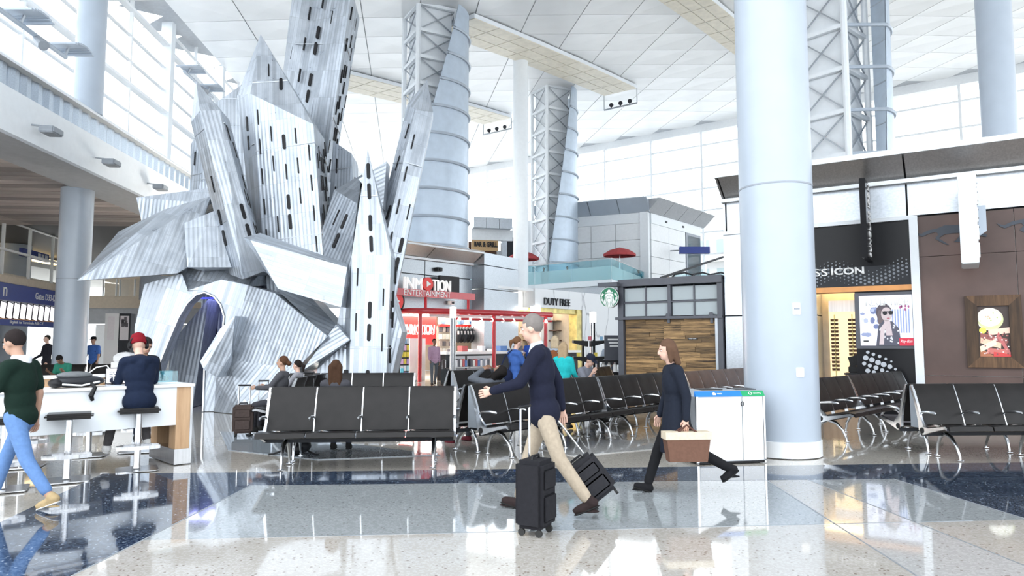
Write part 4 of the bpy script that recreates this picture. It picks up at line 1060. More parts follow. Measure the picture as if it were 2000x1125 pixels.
pc('picture_lemon', blob(.14, .52, .12, .06), (.75, .72, .12), .038)
for k, (x0, y0, x1, y1) in enumerate(((.32, .48, 1.0, .52), (.05, .42, .9, .30), (.05, .33, .7, .22), (.03, .15, .55, .30), (.25, .12, .95, .10), (.6, .45, 1.0, .05), (.45, .05, 1.0, .0))):
    dx, dy = x1-x0, y1-y0; ln = math.hypot(dx, dy); nx, ny = -dy/ln*.055, dx/ln*.055
    pc('picture_rib', [(x0+nx, y0+ny), (x1+nx, y1+ny), (x1-nx, y1-ny), (x0-nx, y0-ny)], [(.86,.62,.50),(.30,.10,.09),(.80,.55,.40),(.88,.74,.55),(.55,.16,.14),(.50,.14,.14),(.60,.06,.06)][k], .044+k*.001)
for k in range(46):
    x, y = .06+rnd.random()*.9, .04+rnd.random()*.44; pc('picture_glaze', blob(x, y, .03, .014, 5, rnd.random()*3), rnd.choice([(.92,.70,.72),(.35,.10,.10),(.75,.35,.30),(.95,.85,.80),(.20,.07,.07)]), .052+k*.0001)

# ================================================================ COFFEE KIOSK (dark steel frame, reclaimed wood)
KF = Fr((W(1414, 700, 17.75).x, 17.75), -33)
def ku(px, py=640): return KF.uv(px, py)[0]
def kv(px, py): return KF.uv(px, py)[1]
kk = thing('coffee_kiosk', KF.at(ku(1310), 0, -1), 0, 'dark steel coffee kiosk with reclaimed wood front and frosted windows', 'kiosk')
k0, k1 = ku(1211), ku(1413); kt = kv(1310, 542)
fb(KF, 'roof_beam', (k0, k1), (kv(1310, 556), kt), (-4, .12), 'kiosk_steel', kk)
fb(KF, 'roof_slab', (k0, k1), (kt-.1, kt-.02), (-6, .0), 'charcoal', kk)
kr = kv(1310, 620)
for a, b in ((1209, 1219), (1306, 1312), (1403, 1413)):
    fb(KF, 'post', (ku(a), ku(b)), (0 if b != 1312 else kr, kv(1310, 556)), (-.12, .06), 'kiosk_steel', kk)
fb(KF, 'mid_rail', (k0-.1, k1+.0), (kr-.04, kr+.03), (-.1, .10), 'kiosk_steel', kk)
fb(KF, 'pane_fill_lamp', (k0+.4, k1-.4), (kt-.16, kt-.11), (-2.2, -.6), 'lamp_soft', kk)  # added lamp, brightens the frosted panes from inside
fb(KF, 'side_wall', (k0, k0+.08), (0, kt-.1), (-6, 0), 'charcoal', kk)
fb(KF, 'rear_wall', (k0, k1), (0, kt-.1), (-6.1, -6), 'wall_white', kk)
zw = kv(1310, 558)
for (a, b) in ((1219, 1306), (1312, 1403)):
    for i in range(2):
        for j in range(2):
            ua_ = ku(a)+(ku(b)-ku(a))*i/2; ub_ = ku(a)+(ku(b)-ku(a))*(i+1)/2; va_ = kr+.03+(zw-kr-.03)*j/2; vb_ = kr+.03+(zw-kr-.03)*(j+1)/2
            fb(KF, 'pane', (ua_+.02, ub_-.02), (va_+.02, vb_-.02), (-.05, -.035), 'frosted', kk)
    um = (ku(a)+ku(b))/2; vm = (kr+zw)/2
    fb(KF, 'glazing_bar', (um-.02, um+.02), (kr, zw), (-.06, .0), 'kiosk_steel', kk); fb(KF, 'glazing_bar', (ku(a), ku(b)), (vm-.02, vm+.02), (-.06, .0), 'kiosk_steel', kk)
# planks of the two sliding panels
rnd = random.Random(11); planks = 0
def plank_panel(a, b, d):
    v = .02; row = 0
    while v < kr-.06:
        h = rnd.choice((.10, .12, .14)); u = a
        while u < b-.02:
            l = min(b-u, .45+rnd.random()*.75); 
            if b-u-l < .15: l = b-u
            dd = rnd.random()*.018
            MB().box((u+.003, v+.003, d), (u+l-.003, min(kr-.05, v+h-.003), d+.03+dd), KF.M)
            o = MB().box((-l/2+.003, -h/2+.003, 0), (l/2-.003, h/2-.003, .03+dd)).build('plank', 'reclaimed', kk)
            o.matrix_basis = WM[kk.name].inverted() @ KF.M @ Matrix.Translation((u+l/2, v+h/2, d)); u += l
        v += h
um = ku(1296)
plank_panel(ku(1219)+.01, um, -.10); plank_panel(um, ku(1399), -.05)
fb(KF, 'panel_backing', (ku(1219), ku(1403)), (0, kr), (-.2, -.11), 'charcoal', kk)
for px in (1307, 1391):
    u = ku(px); m = MB().box((u-.035, kv(px, 631), .0), (u+.035, kv(px, 612), .04), KF.M); m.build('roller_strap', 'kiosk_steel', kk, world=True)
    MB().lathe([(.06, 0), (.06, .04)], 14, KF.M @ Matrix.Translation((u, kr+.06, .05))).build('roller', 'kiosk_steel', kk, world=True)
fb(KF, 'name_plate', (ku(1343), ku(1362)), (kv(1352, 663), kv(1352, 660)-.0), (-.01, .01), 'black_gloss', kk)
txt('COFFEE' if False else 'MOBILE ORDER', at(KF, ku(1352.5), (kv(1352, 663)+kv(1352, 660))/2, .01), 'white_sign', kk, w=.2, h=.022, ext=.003)
fb(KF, 'door_jamb', (ku(1403)-.07, ku(1404)), (0, kr), (-.05, .05), 'alu_dull', kk)
# round green coffee sign on its arm
cs = thing('coffee_sign', KF.at(k0-.4, 3, .2), 0, 'round green and white siren emblem sign hanging by the kiosk', 'sign')
sc_ = KF.uv(1190, 581, .3); CT = KF.M @ Matrix.Translation((sc_[0], sc_[1], .3)); r0 = 20/1360*19.4
MB().box((sc_[0]-r0*1.1, kv(1190, 562), .22), (k0+.1, kv(1190, 554), .38), KF.M).build('arm', 'kiosk_steel', cs, world=True)
for dx in (-.4, .55): MB().tube([CT @ V((dx*r0, r0*.85, -.03)), CT @ V((dx*r0, r0*1.35, -.03))], .012, 6).build('hanger', 'kiosk_steel', cs, world=True)
disc = lambda r, n=32: [(r*math.cos(2*math.pi*k/n), r*math.sin(2*math.pi*k/n)) for k in range(n)]
MB().prism(disc(r0*1.0), -.09, 0, CT).build('drum', 'black_plastic', cs, world=True)
MB().prism(disc(r0*1.0), .0, .006, CT).build('white_rim', 'white_sign', cs, world=True)
MB().prism(disc(r0*.95), .004, .010, CT).build('green_face', 'green_logo', cs, world=True)
def lg(name, poly, mat, d, mirror=False):
    MB().prism([(x*r0, y*r0) for x, y in poly], d, d+.004, CT).build(name, mat, cs, world=True)
    if mirror: MB().prism([(-x*r0, y*r0) for x, y in poly[::-1]], d, d+.004, CT).build(name, mat, cs, world=True)
WHT, GRN = 'white_sign', 'green_logo'
lg('logo_hair', [(-.16,-.92),(-.42,-.84),(-.58,-.45),(-.46,-.1),(-.46,.16),(-.36,.34),(0,.42),(.36,.34),(.46,.16),(.46,-.1),(.58,-.45),(.42,-.84),(.16,-.92)], WHT, .010)
lg('logo_crown', [(-.40,.40),(-.34,.56),(-.24,.48),(-.18,.66),(-.06,.60),(-.16,.72),(-.05,.74),(0,.88),(.05,.74),(.16,.72),(.06,.60),(.18,.66),(.24,.48),(.34,.56),(.40,.40),(.2,.46),(0,.48),(-.2,.46)], WHT, .010)
lg('logo_fin', [(-.84,.02),(-.70,.14),(-.50,.36),(-.66,.32),(-.72,.46),(-.80,.26)], WHT, .010, True)
for k in range(6):
    y = .0 - k*.13; x = -.90 + .02*k*k*.7
    lg('logo_tail', [(x, y-.03), (x+.26, y-.10), (x+.26, y-.03), (x+.02, y+.05)], WHT, .010, True)
lg('logo_wave', [(-.20,-.10),(-.24,-.3),(-.14,-.55),(-.2,-.88),(-.16,-.88),(-.10,-.55),(-.2,-.3),(-.16,-.10)], GRN, .014, True)
lg('logo_wave', [(-.33,.1),(-.38,-.2),(-.30,-.5),(-.36,-.84),(-.32,-.84),(-.26,-.5),(-.34,-.2),(-.29,.1)], GRN, .014, True)
lg('logo_brow', [(-.20,.20),(-.06,.20),(-.06,.23),(-.20,.24)], GRN, .014, True)
lg('logo_eye', [(-.18,.13),(-.07,.13),(-.12,.17)], GRN, .014, True)
lg('logo_mouth', [(-.10,-.09),(.10,-.09),(.06,-.14),(-.06,-.14)], GRN, .014); lg('logo_nose', [(-.02,.12),(.02,.12),(.03,0),(-.03,0)], GRN, .014)

# ================================================================ DUTY FREE SHOP
dC = V((W(1045, 600, 36).x, 36.0, 0))
DA = Fr(dC, -33); DB = Fr(dC, 48)          # left face (u<0) and right face (u>0)
df = thing('duty_free_shop', dC, 0, 'marble clad duty free shop with gold trimmed opening', 'shop')
dt = DB.uv(1045, 563)[1]; do = DB.uv(1045, 600)[1]
ul = -4.4; ur = DB.uv(1225, 640)[0]
fb(DA, 'left_fascia', (ul, 0), (do, dt), (-.5, 0), 'marble', df)
fb(DB, 'right_fascia', (0, ur), (do, dt), (-.5, 0), 'marble', df)
fb(DA, 'left_trim', (ul, -.1), (do-.42, do), (-.6, -.35), 'gold_trim', df)
o1 = DB.uv(1128, 660)[0]; o2 = DB.uv(1138, 660)[0]
fb(DB, 'right_trim', (.5, o2), (do-.25, do), (-.6, -.1), 'gold_trim', df); fb(DB, 'side_trim', (o1, o2), (0, do), (-.6, -.05), 'gold_trim', df)
fb(DB, 'marble_wall', (o2, ur+2), (0, do), (-.5, 0), 'marble', df)
fb(DA, 'corner_light', (-.25, .1), (do-.9, do+.05), (-.4, .05), 'lamp_white', df)
fb(DB, 'roof', (-3.2, ur), (dt-.15, dt-.02), (-9, -.1), 'white_paint', df)
fb(DB, 'rear_wall', (-3.2, ur), (0, dt), (-9, -8.8), 'beige_wall', df)
fb(DB, 'inner_wall', (-1, o1), (0, do), (-3.4, -3.3), 'beige_wall', df); fb(DB, 'inner_glow', (-1, o1), (do-.1, do-.02), (-3.3, -.7), 'lamp_soft', df)
fb(DA, 'inner_wall', (ul, 0), (0, do), (-4.0, -3.9), 'beige_wall', df); fb(DA, 'inner_glow', (ul, -.5), (do-.1, do-.02), (-3.8, -.7), 'lamp_soft', df)
fb(DB, 'marble_pier', (DB.uv(1100, 640)[0], DB.uv(1124, 640)[0]), (0, do-.1), (-2.2, -1.6), 'marble', df)
txt('DUTY FREE', at(DB, (DB.uv(1062, 590)[0]+DB.uv(1112, 590)[0])/2, DB.uv(1087, 590)[1], .02), 'charcoal', df, w=DB.uv(1112, 590)[0]-DB.uv(1062, 590)[0], h=.38, ext=.05, weight=.012)
for k in range(4):
    fb(DA, 'shelf', (-4.2, -.6), (1.2+k*.55, 1.26+k*.55), (-3.9, -3.3), 'brown_and_reflection', df)
fb(DB, 'brand_board', (DB.uv(1069, 640)[0], DB.uv(1096, 640)[0]), (DB.uv(1080, 660)[1], DB.uv(1080, 637)[1]), (-3.28, -3.2), 'charcoal', df)
txt('ESTEE LAUDER', at(DB, DB.uv(1082, 642)[0], DB.uv(1082, 642)[1], -3.2), 'white_sign', df, w=.7, h=.11, ext=.01)
for k in range(4): fb(DB, 'brand_photo', (DB.uv(1071, 640)[0]+k*.30, DB.uv(1071, 640)[0]+k*.30+.25), (DB.uv(1080, 657)[1], DB.uv(1080, 647)[1]), (-3.2, -3.18), flat([(.75,.7,.68),(.1,.12,.25),(.72,.72,.75),(.45,.3,.28)][k]), df)
fb(DA, 'staff_counter', (-4.2, .2), (0, 1.05), (-.6, -.1), 'white_sign', df)

# ================================================================ ELECTRONICS SHOP (red canopy)
NF = Fr((W(860, 640, 32.0).x, 32.0), 48)
def nu(px, py=620, d=0): return NF.uv(px, py, d)[0]
def nv(px, py, d=0): return NF.uv(px, py, d)[1]
ns = thing('electronics_shop', NF.at(0, 0, 0), 0, 'steel clad electronics shop with red canopy and stocked shelves', 'shop')
n0, n1 = nu(690), nu(921); zc0 = nv(860, 486); zf = nv(860, 512)
for k in range(5):
    a = n1 - (k+1)*3.0; b = n1 - k*3.0
    MB().add([(a+.02, zc0, .9), (b-.02, zc0, .9), (b-.02, zf+.1, .1), (a+.02, zf+.1, .1), (a+.02, zc0, 0), (b-.02, zc0, 0), (b-.02, zf+.1, -.1), (a+.02, zf+.1, -.1)],
             [(0,3,2,1),(4,5,6,7),(0,1,5,4),(1,2,6,5),(2,3,7,6),(3,0,4,7)], NF.M).build('eave_panel', 'steel_warm', ns, world=True)
    for j, (va_, vb_) in enumerate(((nv(860, 540), zf), (nv(860, 575), nv(860, 540)), (nv(860, 612), nv(860, 575)))):
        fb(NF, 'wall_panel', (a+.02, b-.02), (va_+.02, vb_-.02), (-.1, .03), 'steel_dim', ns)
fb(NF, 'wall_backing', (n0, n1), (nv(860, 612), zc0), (-.5, -.1), 'charcoal', ns)
fb(NF, 'eave_trim', (n0, n1+.1), (zf, zf+.1), (-.1, .14), 'white_paint', ns)
NE = Fr(NF.at(n1, 0, 0), -33)
for va_, vb_ in ((0, 1.3), (1.3, 2.7), (2.7, nv(860, 560)), (nv(860, 560), nv(860, 512)), (nv(860, 512), zc0)):
    fb(NE, 'end_panel', (.0, NE.uv(946, 560)[0]), (va_+.02, vb_-.02), (-3, .02), 'steel_panel', ns)
fb(NF, 'roof', (n0, n1), (zc0-.1, zc0+.02), (-8, .85), 'white_paint', ns)
fb(NF, 'rear_wall', (n0, n1), (0, 3.6), (-4, -3.9), 'wall_white', ns)
fb(NF, 'inner_ceiling', (n0, n1), (nv(860, 613), nv(860, 611)), (-4, 0), 'lamp_down', ns)
# red sign beam with standing letters
sb = thing('red_shop_sign', NF.at(nu(840), nv(840, 575), .9), 0, 'red sign beam with white standing INMOTION letters above electronics shop', 'sign')
b0, b1 = nu(766, 570, 1.0), nu(925, 578, 1.0); bt0 = nv(845, 568, 1.0); bt1 = nv(845, 581, 1.0)
MB().box((b0, bt1, .85), (b1, bt0, 1.1), NF.M).build('beam', 'red_paint', sb, world=True)
for px in (778, 833, 916): MB().tube([NF.at(nu(px, 590, 1.0), nv(845, 612, 1.0), .95), NF.at(nu(px, 590, 1.0), bt1, .95)], .06, 8).build('strut', 'red_paint', sb, world=True)
lw = nu(878, 560, 1.0)-nu(787, 560, 1.0)
zl = bt0 + .25
txt('INM', at(NF, nu(805, 560, 1.0), zl, 1.0), 'sign_glow', sb, w=nu(823, 560, 1.0)-nu(787, 560, 1.0), h=.50, ext=.1)
txt('TION', at(NF, nu(861, 560, 1.0), zl, 1.0), 'sign_glow', sb, w=nu(879, 560, 1.0)-nu(844, 560, 1.0), h=.50, ext=.1)
txt('ENTERTAINMENT', at(NF, nu(833, 575, 1.0), (bt0+bt1)/2, 1.1), 'white_sign', sb, w=lw*1.0, h=.24, ext=.02)
BTN = at(NF, nu(832, 560, 1.0), zl+.02, 1.0)
MB().prism(disc(.29, 28), 0, .14, BTN).build('play_disc', 'red_bright', sb, world=True); MB().prism([(-.09, -.13), (.15, 0), (-.09, .13)], .14, .17, BTN).build('play_arrow', 'white_sign', sb, world=True)
rb = thing('round_shop_sign', NF.at(nu(773), nv(770, 588), .8), 0, 'round black and red play button sign beside the silver sculpture', 'sign')
BT2 = at(NF, nu(772, 588, 1.0), nv(772, 588, 1.0), .9)
MB().prism(disc(.50, 28), -.3, .1, BT2).build('drum', 'black_plastic', rb, world=True); MB().prism(disc(.40, 28), .1, .13, BT2).build('play_disc', 'red_bright', rb, world=True); MB().prism([(-.12, -.18), (.2, 0), (-.12, .18)], .13, .16, BT2).build('play_arrow', 'white_sign', rb, world=True)
tv = thing('wall_monitor', NF.at(nu(870), nv(870, 555), .2), 0, 'black monitor on a bracket behind the standing shop letters', 'monitor')
fb(NF, 'housing', (nu(847), nu(886)), (nv(865, 572), nv(865, 540)), (.25, .4), 'black_plastic', tv, .02); fb(NF, 'bracket', (nu(862), nu(866)), (nv(865, 560), nv(865, 550)), (.03, .25), 'charcoal', tv)
for px, py in ((852, 527), (877, 592)):
    t = thing('security_camera', NF.at(nu(px), nv(px, py), .1), 0, 'small %s on the steel wall above the red canopy' % ('black wall speaker' if py < 550 else 'white security camera'), 'wall device')
    MB().box((nu(px)-.16, nv(px, py)-.08, .03), (nu(px)+.16, nv(px, py)+.1, .25), NF.M).build('body', 'black_plastic' if py < 550 else 'white_sign', t, world=True, bevel=.02)
    MB().lathe([(.05, 0), (.05, .05)], 10, at(NF, nu(px), nv(px, py), .25)).build('lens', 'black_gloss', t, world=True)
# ring canopy with track lights and red poles
cn = thing('red_canopy', NF.at(nu(860), 0, 2.2), 0, 'long red ring canopy on red poles around the electronics shop', 'canopy')
zr = nv(835, 612, 2.2); arc = []
A_ = W(772, 611, 28.8); B_ = W(880, 611, 29.8); C_ = W(1078, 617, 33.0)
zr = 2.95
path = [V((W(770, 611, 31).x, 31, zr)), V((W(775, 611, 29.6).x, 29.6, zr)), V((W(800, 611, 29.0).x, 29.0, zr)), V((W(835, 611, 29.0).x, 29.0, zr)), V((W(880, 611, 29.5).x, 29.5, zr)), V((W(940, 611, 30.4).x, 30.4, zr)), V((W(1000, 611, 31.4).x, 31.4, zr)), V((W(1077, 611, 33).x, 33, zr))]
m = MB(); m.tube(path, .13, 10); m.build('ring_beam', 'red_paint', cn, world=True, smooth=True)
MB().tube([p + V((0, .5, -.16)) for p in path[3:]], .07, 8).build('inner_rail', 'white_paint', cn, world=True, smooth=True)
MB().tube([p + V((0, .0, -.30)) for p in path[4:]], .05, 8).build('lower_rail', 'red_paint', cn, world=True, smooth=True)
for px, Yp in ((820, 29.4), (965, 31.0), (1066, 32.8)):
    x = W(px, 700, Yp).x; MB().tube([(x, Yp, 0), (x, Yp, zr)], .085, 12).build('pole', 'red_paint', cn, world=True, smooth=True)
for k in range(9):
    px = 898 + k*21; f = (px-880)/200; Yp = 29.6+3.4*f; p = V((W(px, 620, Yp).x, Yp-.1, zr-.25))
    MB().tube([p, p+V((.0, -.16, -.08))], [.04, .075], 10).build('track_lamp', 'lamp_white', cn, world=True)
# shelves, panels, counter
fb(NF, 'red_panel', (nu(783, 650, -.5), nu(852, 650, -.5)), (1.55, nv(820, 618, -.5)), (-.6, -.5), 'red_bright', ns)
txt('INMOTION', at(NF, nu(820, 640, -.5), nv(820, 643, -.5), -.5), 'white_sign', ns, w=nu(848, 640, -.5)-nu(790, 640, -.5), h=.42, ext=.03, weight=.01)
txt('ENTERTAINMENT', at(NF, nu(820, 640, -.5), nv(820, 651, -.5), -.5), 'white_sign', ns, w=nu(848, 640, -.5)-nu(790, 640, -.5), h=.12, ext=.03)
fb(NF, 'white_column', (nu(800, 690, .6), nu(831, 690, .6)), (0, nv(815, 661, .6)), (.2, .6), 'white_sign', ns)
fb(NF, 'headphone_wall', (nu(853, 660, -.5), nu(890, 660, -.5)), (0, nv(870, 637, -.5)), (-.6, -.5), 'beige_wall', ns)
fb(NF, 'photo_banner', (nu(858, 630, -.4), nu(886, 630, -.4)), (nv(870, 633, -.4), nv(870, 621, -.4)), (-.5, -.4), 'white_sign', ns)
fb(NF, 'photo_banner', (nu(895, 630, -.4), nu(926, 630, -.4)), (nv(910, 634, -.4), nv(910, 621, -.4)), (-.5, -.4), 'white_sign', ns)
for px in (866, 897, 902, 921): MB().prism(disc(.16, 14), 0, .02, at(NF, nu(px, 627, -.4), nv(px, 627, -.4), -.4)).build('photo_print', flat([(.1,.1,.12),(.12,.3,.7),(.15,.2,.3),(.25,.3,.36)][px % 4]), ns, world=True)
fb(NF, 'red_band', (nu(858, 635, -.4), nu(927, 635, -.4)), (nv(880, 638, -.4), nv(880, 634, -.4)), (-.5, -.38), 'red_bright', ns)
fb(NF, 'red_panel', (nu(976, 660, .3), nu(991, 660, .3)), (.9, nv(980, 628, .3)), (.2, .3), 'red_bright', ns)
fb(NF, 'dark_doorway', (nu(928, 650, -.6), nu(973, 650, -.6)), (0, nv(945, 622, -.6)), (-.7, -.6), 'charcoal', ns)
fb(NF, 'headphone_poster', (nu(962, 660, .2), nu(974, 660, .2)), (nv(968, 680, .2), nv(968, 640, .2)), (.15, .2), 'white_sign', ns)
for py in (646, 670): MB().tube([at(NF, nu(968, py, .2), nv(968, py, .2), .21) @ V((.13*math.cos(a), .16*math.sin(a), 0)) for a in [k*math.pi/8-.3 for k in range(10)]], .03, 6).build('poster_print', 'charcoal', ns, world=True)
for r_ in range(4):
    for c_ in range(5):
        u = nu(856, 655, -.5) + c_*(nu(888, 655, -.5)-nu(856, 655, -.5))/5
        o = fb(NF, 'hanging_packet', (u+.03, u+.19), (1.15+r_*.33, 1.38+r_*.33), (-.5, -.42), flat([(.75,.70,.60),(.12,.11,.12),(.80,.78,.72),(.40,.34,.30)][(r_*3+c_*2) % 4]), None)
        tag(o, 'packet on the beige peg wall, %s row from the bottom, %s from the left' % (ORD[r_], ORD[c_]), 'packet', 'packets on the beige peg wall')
# hanging backpacks in the shop
rnd = random.Random(5)
for k in range(6):
    px = 896 + k*6.2; t = thing('hanging_backpack', NF.at(nu(px, 655, .1), 1.6, .1), 0, 'black hanging backpack, %s along the red shop wall' % ['leftmost', 'second from left', 'third from left', 'fourth from left', 'fifth from left', 'rightmost'][k], 'backpack', 'backpacks hanging in the electronics shop')
    c = NF.at(nu(px, 655, .1), nv(px, 655, .1), .05)
    MB().ball(c, (.16, .16, .36), 10, 8).build('bag', 'black_plastic' if k % 2 else 'charcoal', t, world=True, smooth=True)
    MB().tube([c+V((-.06, -.14, .3)), c+V((0, -.16, .42)), c+V((.06, -.14, .3))], .02, 6).build('handle', 'grey_plastic', t, world=True)
    MB().box((-.04, -.02, -.08), (.04, .0, .08), Matrix.Translation(c+V((.03, -.15, .12)))).build('price_tag', 'white_sign', t, world=True)
# front display counter with packaged goods
ct = thing('display_counter', NF.at(nu(930, 720, 1.8), 0, 1.8), 0, 'long black shop counter with white top and boxed goods below the red canopy', 'counter')
c0, c1 = nu(872, 710, 1.8), nu(1130, 705, 1.8); ch = nv(930, 688, 1.8)
fb(NF, 'body', (c0, c1), (0, ch-.08), (1.2, 1.75), 'charcoal', ct); fb(NF, 'top', (c0-.1, c1+.1), (ch-.08, ch+.04), (1.1, 1.9), 'white_sign', ct)
for (a, b) in ((879, 909), (913, 962)):
    fb(NF, 'shelf_bay', (nu(a, 705, 1.8), nu(b, 705, 1.8)), (.12, ch-.16), (1.74, 1.78), flat((.62, .64, .67)), ct)
    fb(NF, 'shelf_board', (nu(a, 705, 1.8), nu(b, 705, 1.8)), (.55, .58), (1.76, 2.0), 'white_sign', ct)
cols = [(.85,.86,.88),(.10,.10,.12),(.12,.25,.55),(.80,.82,.85),(.60,.12,.12),(.30,.34,.40),(.88,.88,.84)]
k = 0
for (a, b, n_) in ((880, 908, 6), (914, 961, 10)):
    for row, (z0_, hh) in enumerate(((.14, .34), (.60, .34))):
        for i in range(n_):
            u = nu(a, 705, 1.8)+(nu(b, 705, 1.8)-nu(a, 705, 1.8))*(i+.08)/n_; w_ = (nu(b, 705, 1.8)-nu(a, 705, 1.8))/n_*.84
            o = fb(NF, 'boxed_gadget', (u, u+w_), (z0_, z0_+hh*(.75+.25*rnd.random())), (1.80, 1.95), flat(cols[(k*5+row*3) % 7]), None)
            tag(o, 'boxed gadget, %s from the left on the %s shelf of the %s bay' % (ORD[i], ['lower', 'upper'][row], 'narrow' if n_ == 6 else 'wide'), 'box', 'boxed gadgets on the shop counter shelves')
            k += 1
for i in range(9):
    u = c0+.5+i*.62
    o = fb(NF, 'counter_box', (u, u+.22+.12*(i % 3)), (ch+.04, ch+.14+.07*((i*2) % 4)), (1.3, 1.6), flat(cols[(i*3+1) % 7]), None)
    tag(o, 'small box standing on the white counter top, %s from the left' % ORD[i], 'box', 'boxes on the shop counter top')
# spinner rack with bright goods on the left
sp = thing('spinner_rack', NF.at(nu(790, 710, 1.4), 0, 1.4), 0, 'black spinner rack of bright packets left of the red pole', 'rack')
SP = NF.at(nu(791, 710, 1.4), 0, 1.4)
fb(NF, 'back_board', (nu(783, 700, 1.4), nu(802, 700, 1.4)), (.1, nv(792, 662, 1.4)), (1.2, 1.3), 'charcoal', sp)
fb(NF, 'base', (nu(780, 700, 1.4), nu(804, 700, 1.4)), (0, .1), (1.1, 1.7), 'charcoal', sp)
pal = [(.80,.45,.70),(.85,.85,.88),(.30,.55,.85),(.85,.68,.08),(.45,.75,.85),(.75,.75,.80),(.55,.35,.7)]
for r in range(6):
    for c in range(3):
        u0_ = nu(784, 700, 1.4) + c*(nu(801, 700, 1.4)-nu(784, 700, 1.4))/3
        o = fb(NF, 'packet', (u0_+.01, u0_+.13), (.2+r*.28, .42+r*.28), (1.31, 1.37), flat(pal[(r*2+c*(3 if r != 3 else 0)+3) % 7] if r != 3 else (.85,.68,.08)), None)
        tag(o, 'bright packet on the spinner rack, %s row from the bottom, %s column' % (ORD[r], ORD[c]), 'packet', 'packets on the spinner rack')
MB().tube([NF.at(nu(779, 700, 1.4), .05, 1.6), NF.at(nu(779, 700, 1.4), .6, 1.6)], .07, 8).build('blue_tube', flat((.15, .6, .8)), sp, world=True)

# ================================================================ UPPER DECK WITH TERRACE
UF = Fr((W(1045, 540, 46).x, 46.0), -33); UG = Fr(UF.o, 0)
ud = thing('wall_terrace', UF.o, 0, 'upper terrace building above the shops', kind='structure')
DZ = W(1100, 556, 46).z
edge = [W(900, 552, 47), W(1045, 556, 46), W(1195, 548, 42), W(1270, 556, 52)]
pz = [V((p.x, p.y, DZ)) for p in edge]; poly = [(p.x, p.y) for p in pz] + [(22, 62), (-14, 66)]
MB().prism(poly, DZ-.35, DZ, None).build('terrace_slab', 'white_paint', ud, world=True)
MB().prism([(p[0]*1.0, p[1]+.25) for p in poly], 0, DZ-.35, None).build('terrace_base', 'steel_panel', ud, world=True)
for a, b in zip(pz[:-1], pz[1:]):
    n_ = max(2, int((b-a).length/2.2))
    for k in range(n_):
        p = a.lerp(b, k/n_); q = a.lerp(b, (k+.985)/n_); t = (q-p).normalized(); s_ = V((t.y, -t.x, 0))*.015
        for z0_, z1_, mt, nm in ((.0, .82, 'frit_glass', 'frosted_pane'), (.83, 1.25, 'rail_glass', 'rail_pane')):
            MB().add([p-s_+V((0,0,z0_)), q-s_+V((0,0,z0_)), q+s_+V((0,0,z0_)), p+s_+V((0,0,z0_)), p-s_+V((0,0,z1_)), q-s_+V((0,0,z1_)), q+s_+V((0,0,z1_)), p+s_+V((0,0,z1_))],
                     [(3,2,1,0),(4,5,6,7),(0,1,5,4),(1,2,6,5),(2,3,7,6),(3,0,4,7)]).build(nm, mt, ud, world=True)
    MB().tube([a+V((0,0,1.27)), b+V((0,0,1.27))], .03, 6).build('handrail', 'alu', ud, world=True)
# terrace pavilion: two panelled faces with a leaning eave, corner nearest at x=1266
pC = V((W(1266, 500, 50).x, 50, 0)); PA = Fr(pC, -24); PB = Fr(pC, 50)
pv = thing('terrace_pavilion', pC + V((0, 0, DZ)), 0, 'white panelled pavilion with leaning steel eave behind the red parasols', 'building')
zt = W(1266, 390, 50).z; ze = W(1266, 414, 50).z; zg = W(1266, 434, 50).z
pl_ = PA.uv(1062, 470)[0]; pr_ = PB.uv(1368, 470)[0]
def eave(F, a, b, n_):
    for k in range(n_):
        x0 = a+(b-a)*k/n_+.03; x1 = a+(b-a)*(k+1)/n_-.03
        MB().add([(x0, zt, 1.1), (x1, zt, 1.1), (x1, ze, .1), (x0, ze, .1), (x0, zt, 0), (x1, zt, 0), (x1, ze, -.1), (x0, ze, -.1)],
                 [(0,3,2,1),(4,5,6,7),(0,1,5,4),(1,2,6,5),(2,3,7,6),(3,0,4,7)], F.M).build('eave_panel', 'column_paint' if F is PA else 'soffit_grey', pv, world=True)
eave(PA, pl_-.6, .2, 4); eave(PB, -.2, pr_+.6, 4)
fb(PA, 'roof', (pl_-.5, 0), (zt-.02, zt+.08), (-8, 1.0), 'white_paint', pv)
for F, a, b, nc in ((PA, pl_, -.5, 4), (PB, .5, pr_, 3)):
    fb(F, 'frieze', (a, b), (zg, ze), (-.3, .03), 'white_paint', pv)
    for i in range(nc):
        for j in range(4):
            za = DZ+(zg-DZ)*j/4; zb_ = DZ+(zg-DZ)*(j+1)/4
            if F is PB and i == 2: continue
            fb(F, 'wall_panel', (a+(b-a)*i/nc+.015, a+(b-a)*(i+1)/nc-.015), (za+.015, zb_-.015), (-.2, .0), 'wall_white', pv)
    fb(F, 'wall_backing', (a, b), (DZ, zg), (-.5, -.2), 'mullion', pv)
fb(PA, 'corner_post', (-.55, .05), (DZ, zt-.1), (-.4, .12), 'white_paint', pv); fb(PA, 'left_post', (pl_-1.3, pl_-.05), (DZ, ze), (-.4, .1), 'white_paint', pv)
fb(PB, 'door_frame', (pr_*.70, pr_), (DZ, zg), (-.1, .02), 'mullion_dark', pv); fb(PB, 'door_glass', (pr_*.73, pr_-.15), (DZ, zg-.2), (.02, .04), 'tinted_glass', pv)
for f in (.3, .62): MB().box((pr_*f, ze-.45, .03), (pr_*f+.3, ze-.3, .06), PB.M).build('vent', 'charcoal', pv, world=True)
bsn = thing('terrace_sign', PB.at(pr_*.8, zg-2.6, .6), 0, 'plain blue projecting sign at the pavilion door', 'sign')
q = W(1356, 489, 51); MB().box((-1.1, -.2, -.25), (1.1, .2, .25), Matrix.Translation(q)).build('board', 'blue_sign', bsn, world=True); MB().tube([q+V((-1.1, 0, 0)), q+V((-1.7, .3, 0))], .05, 6).build('arm', 'alu', bsn, world=True)
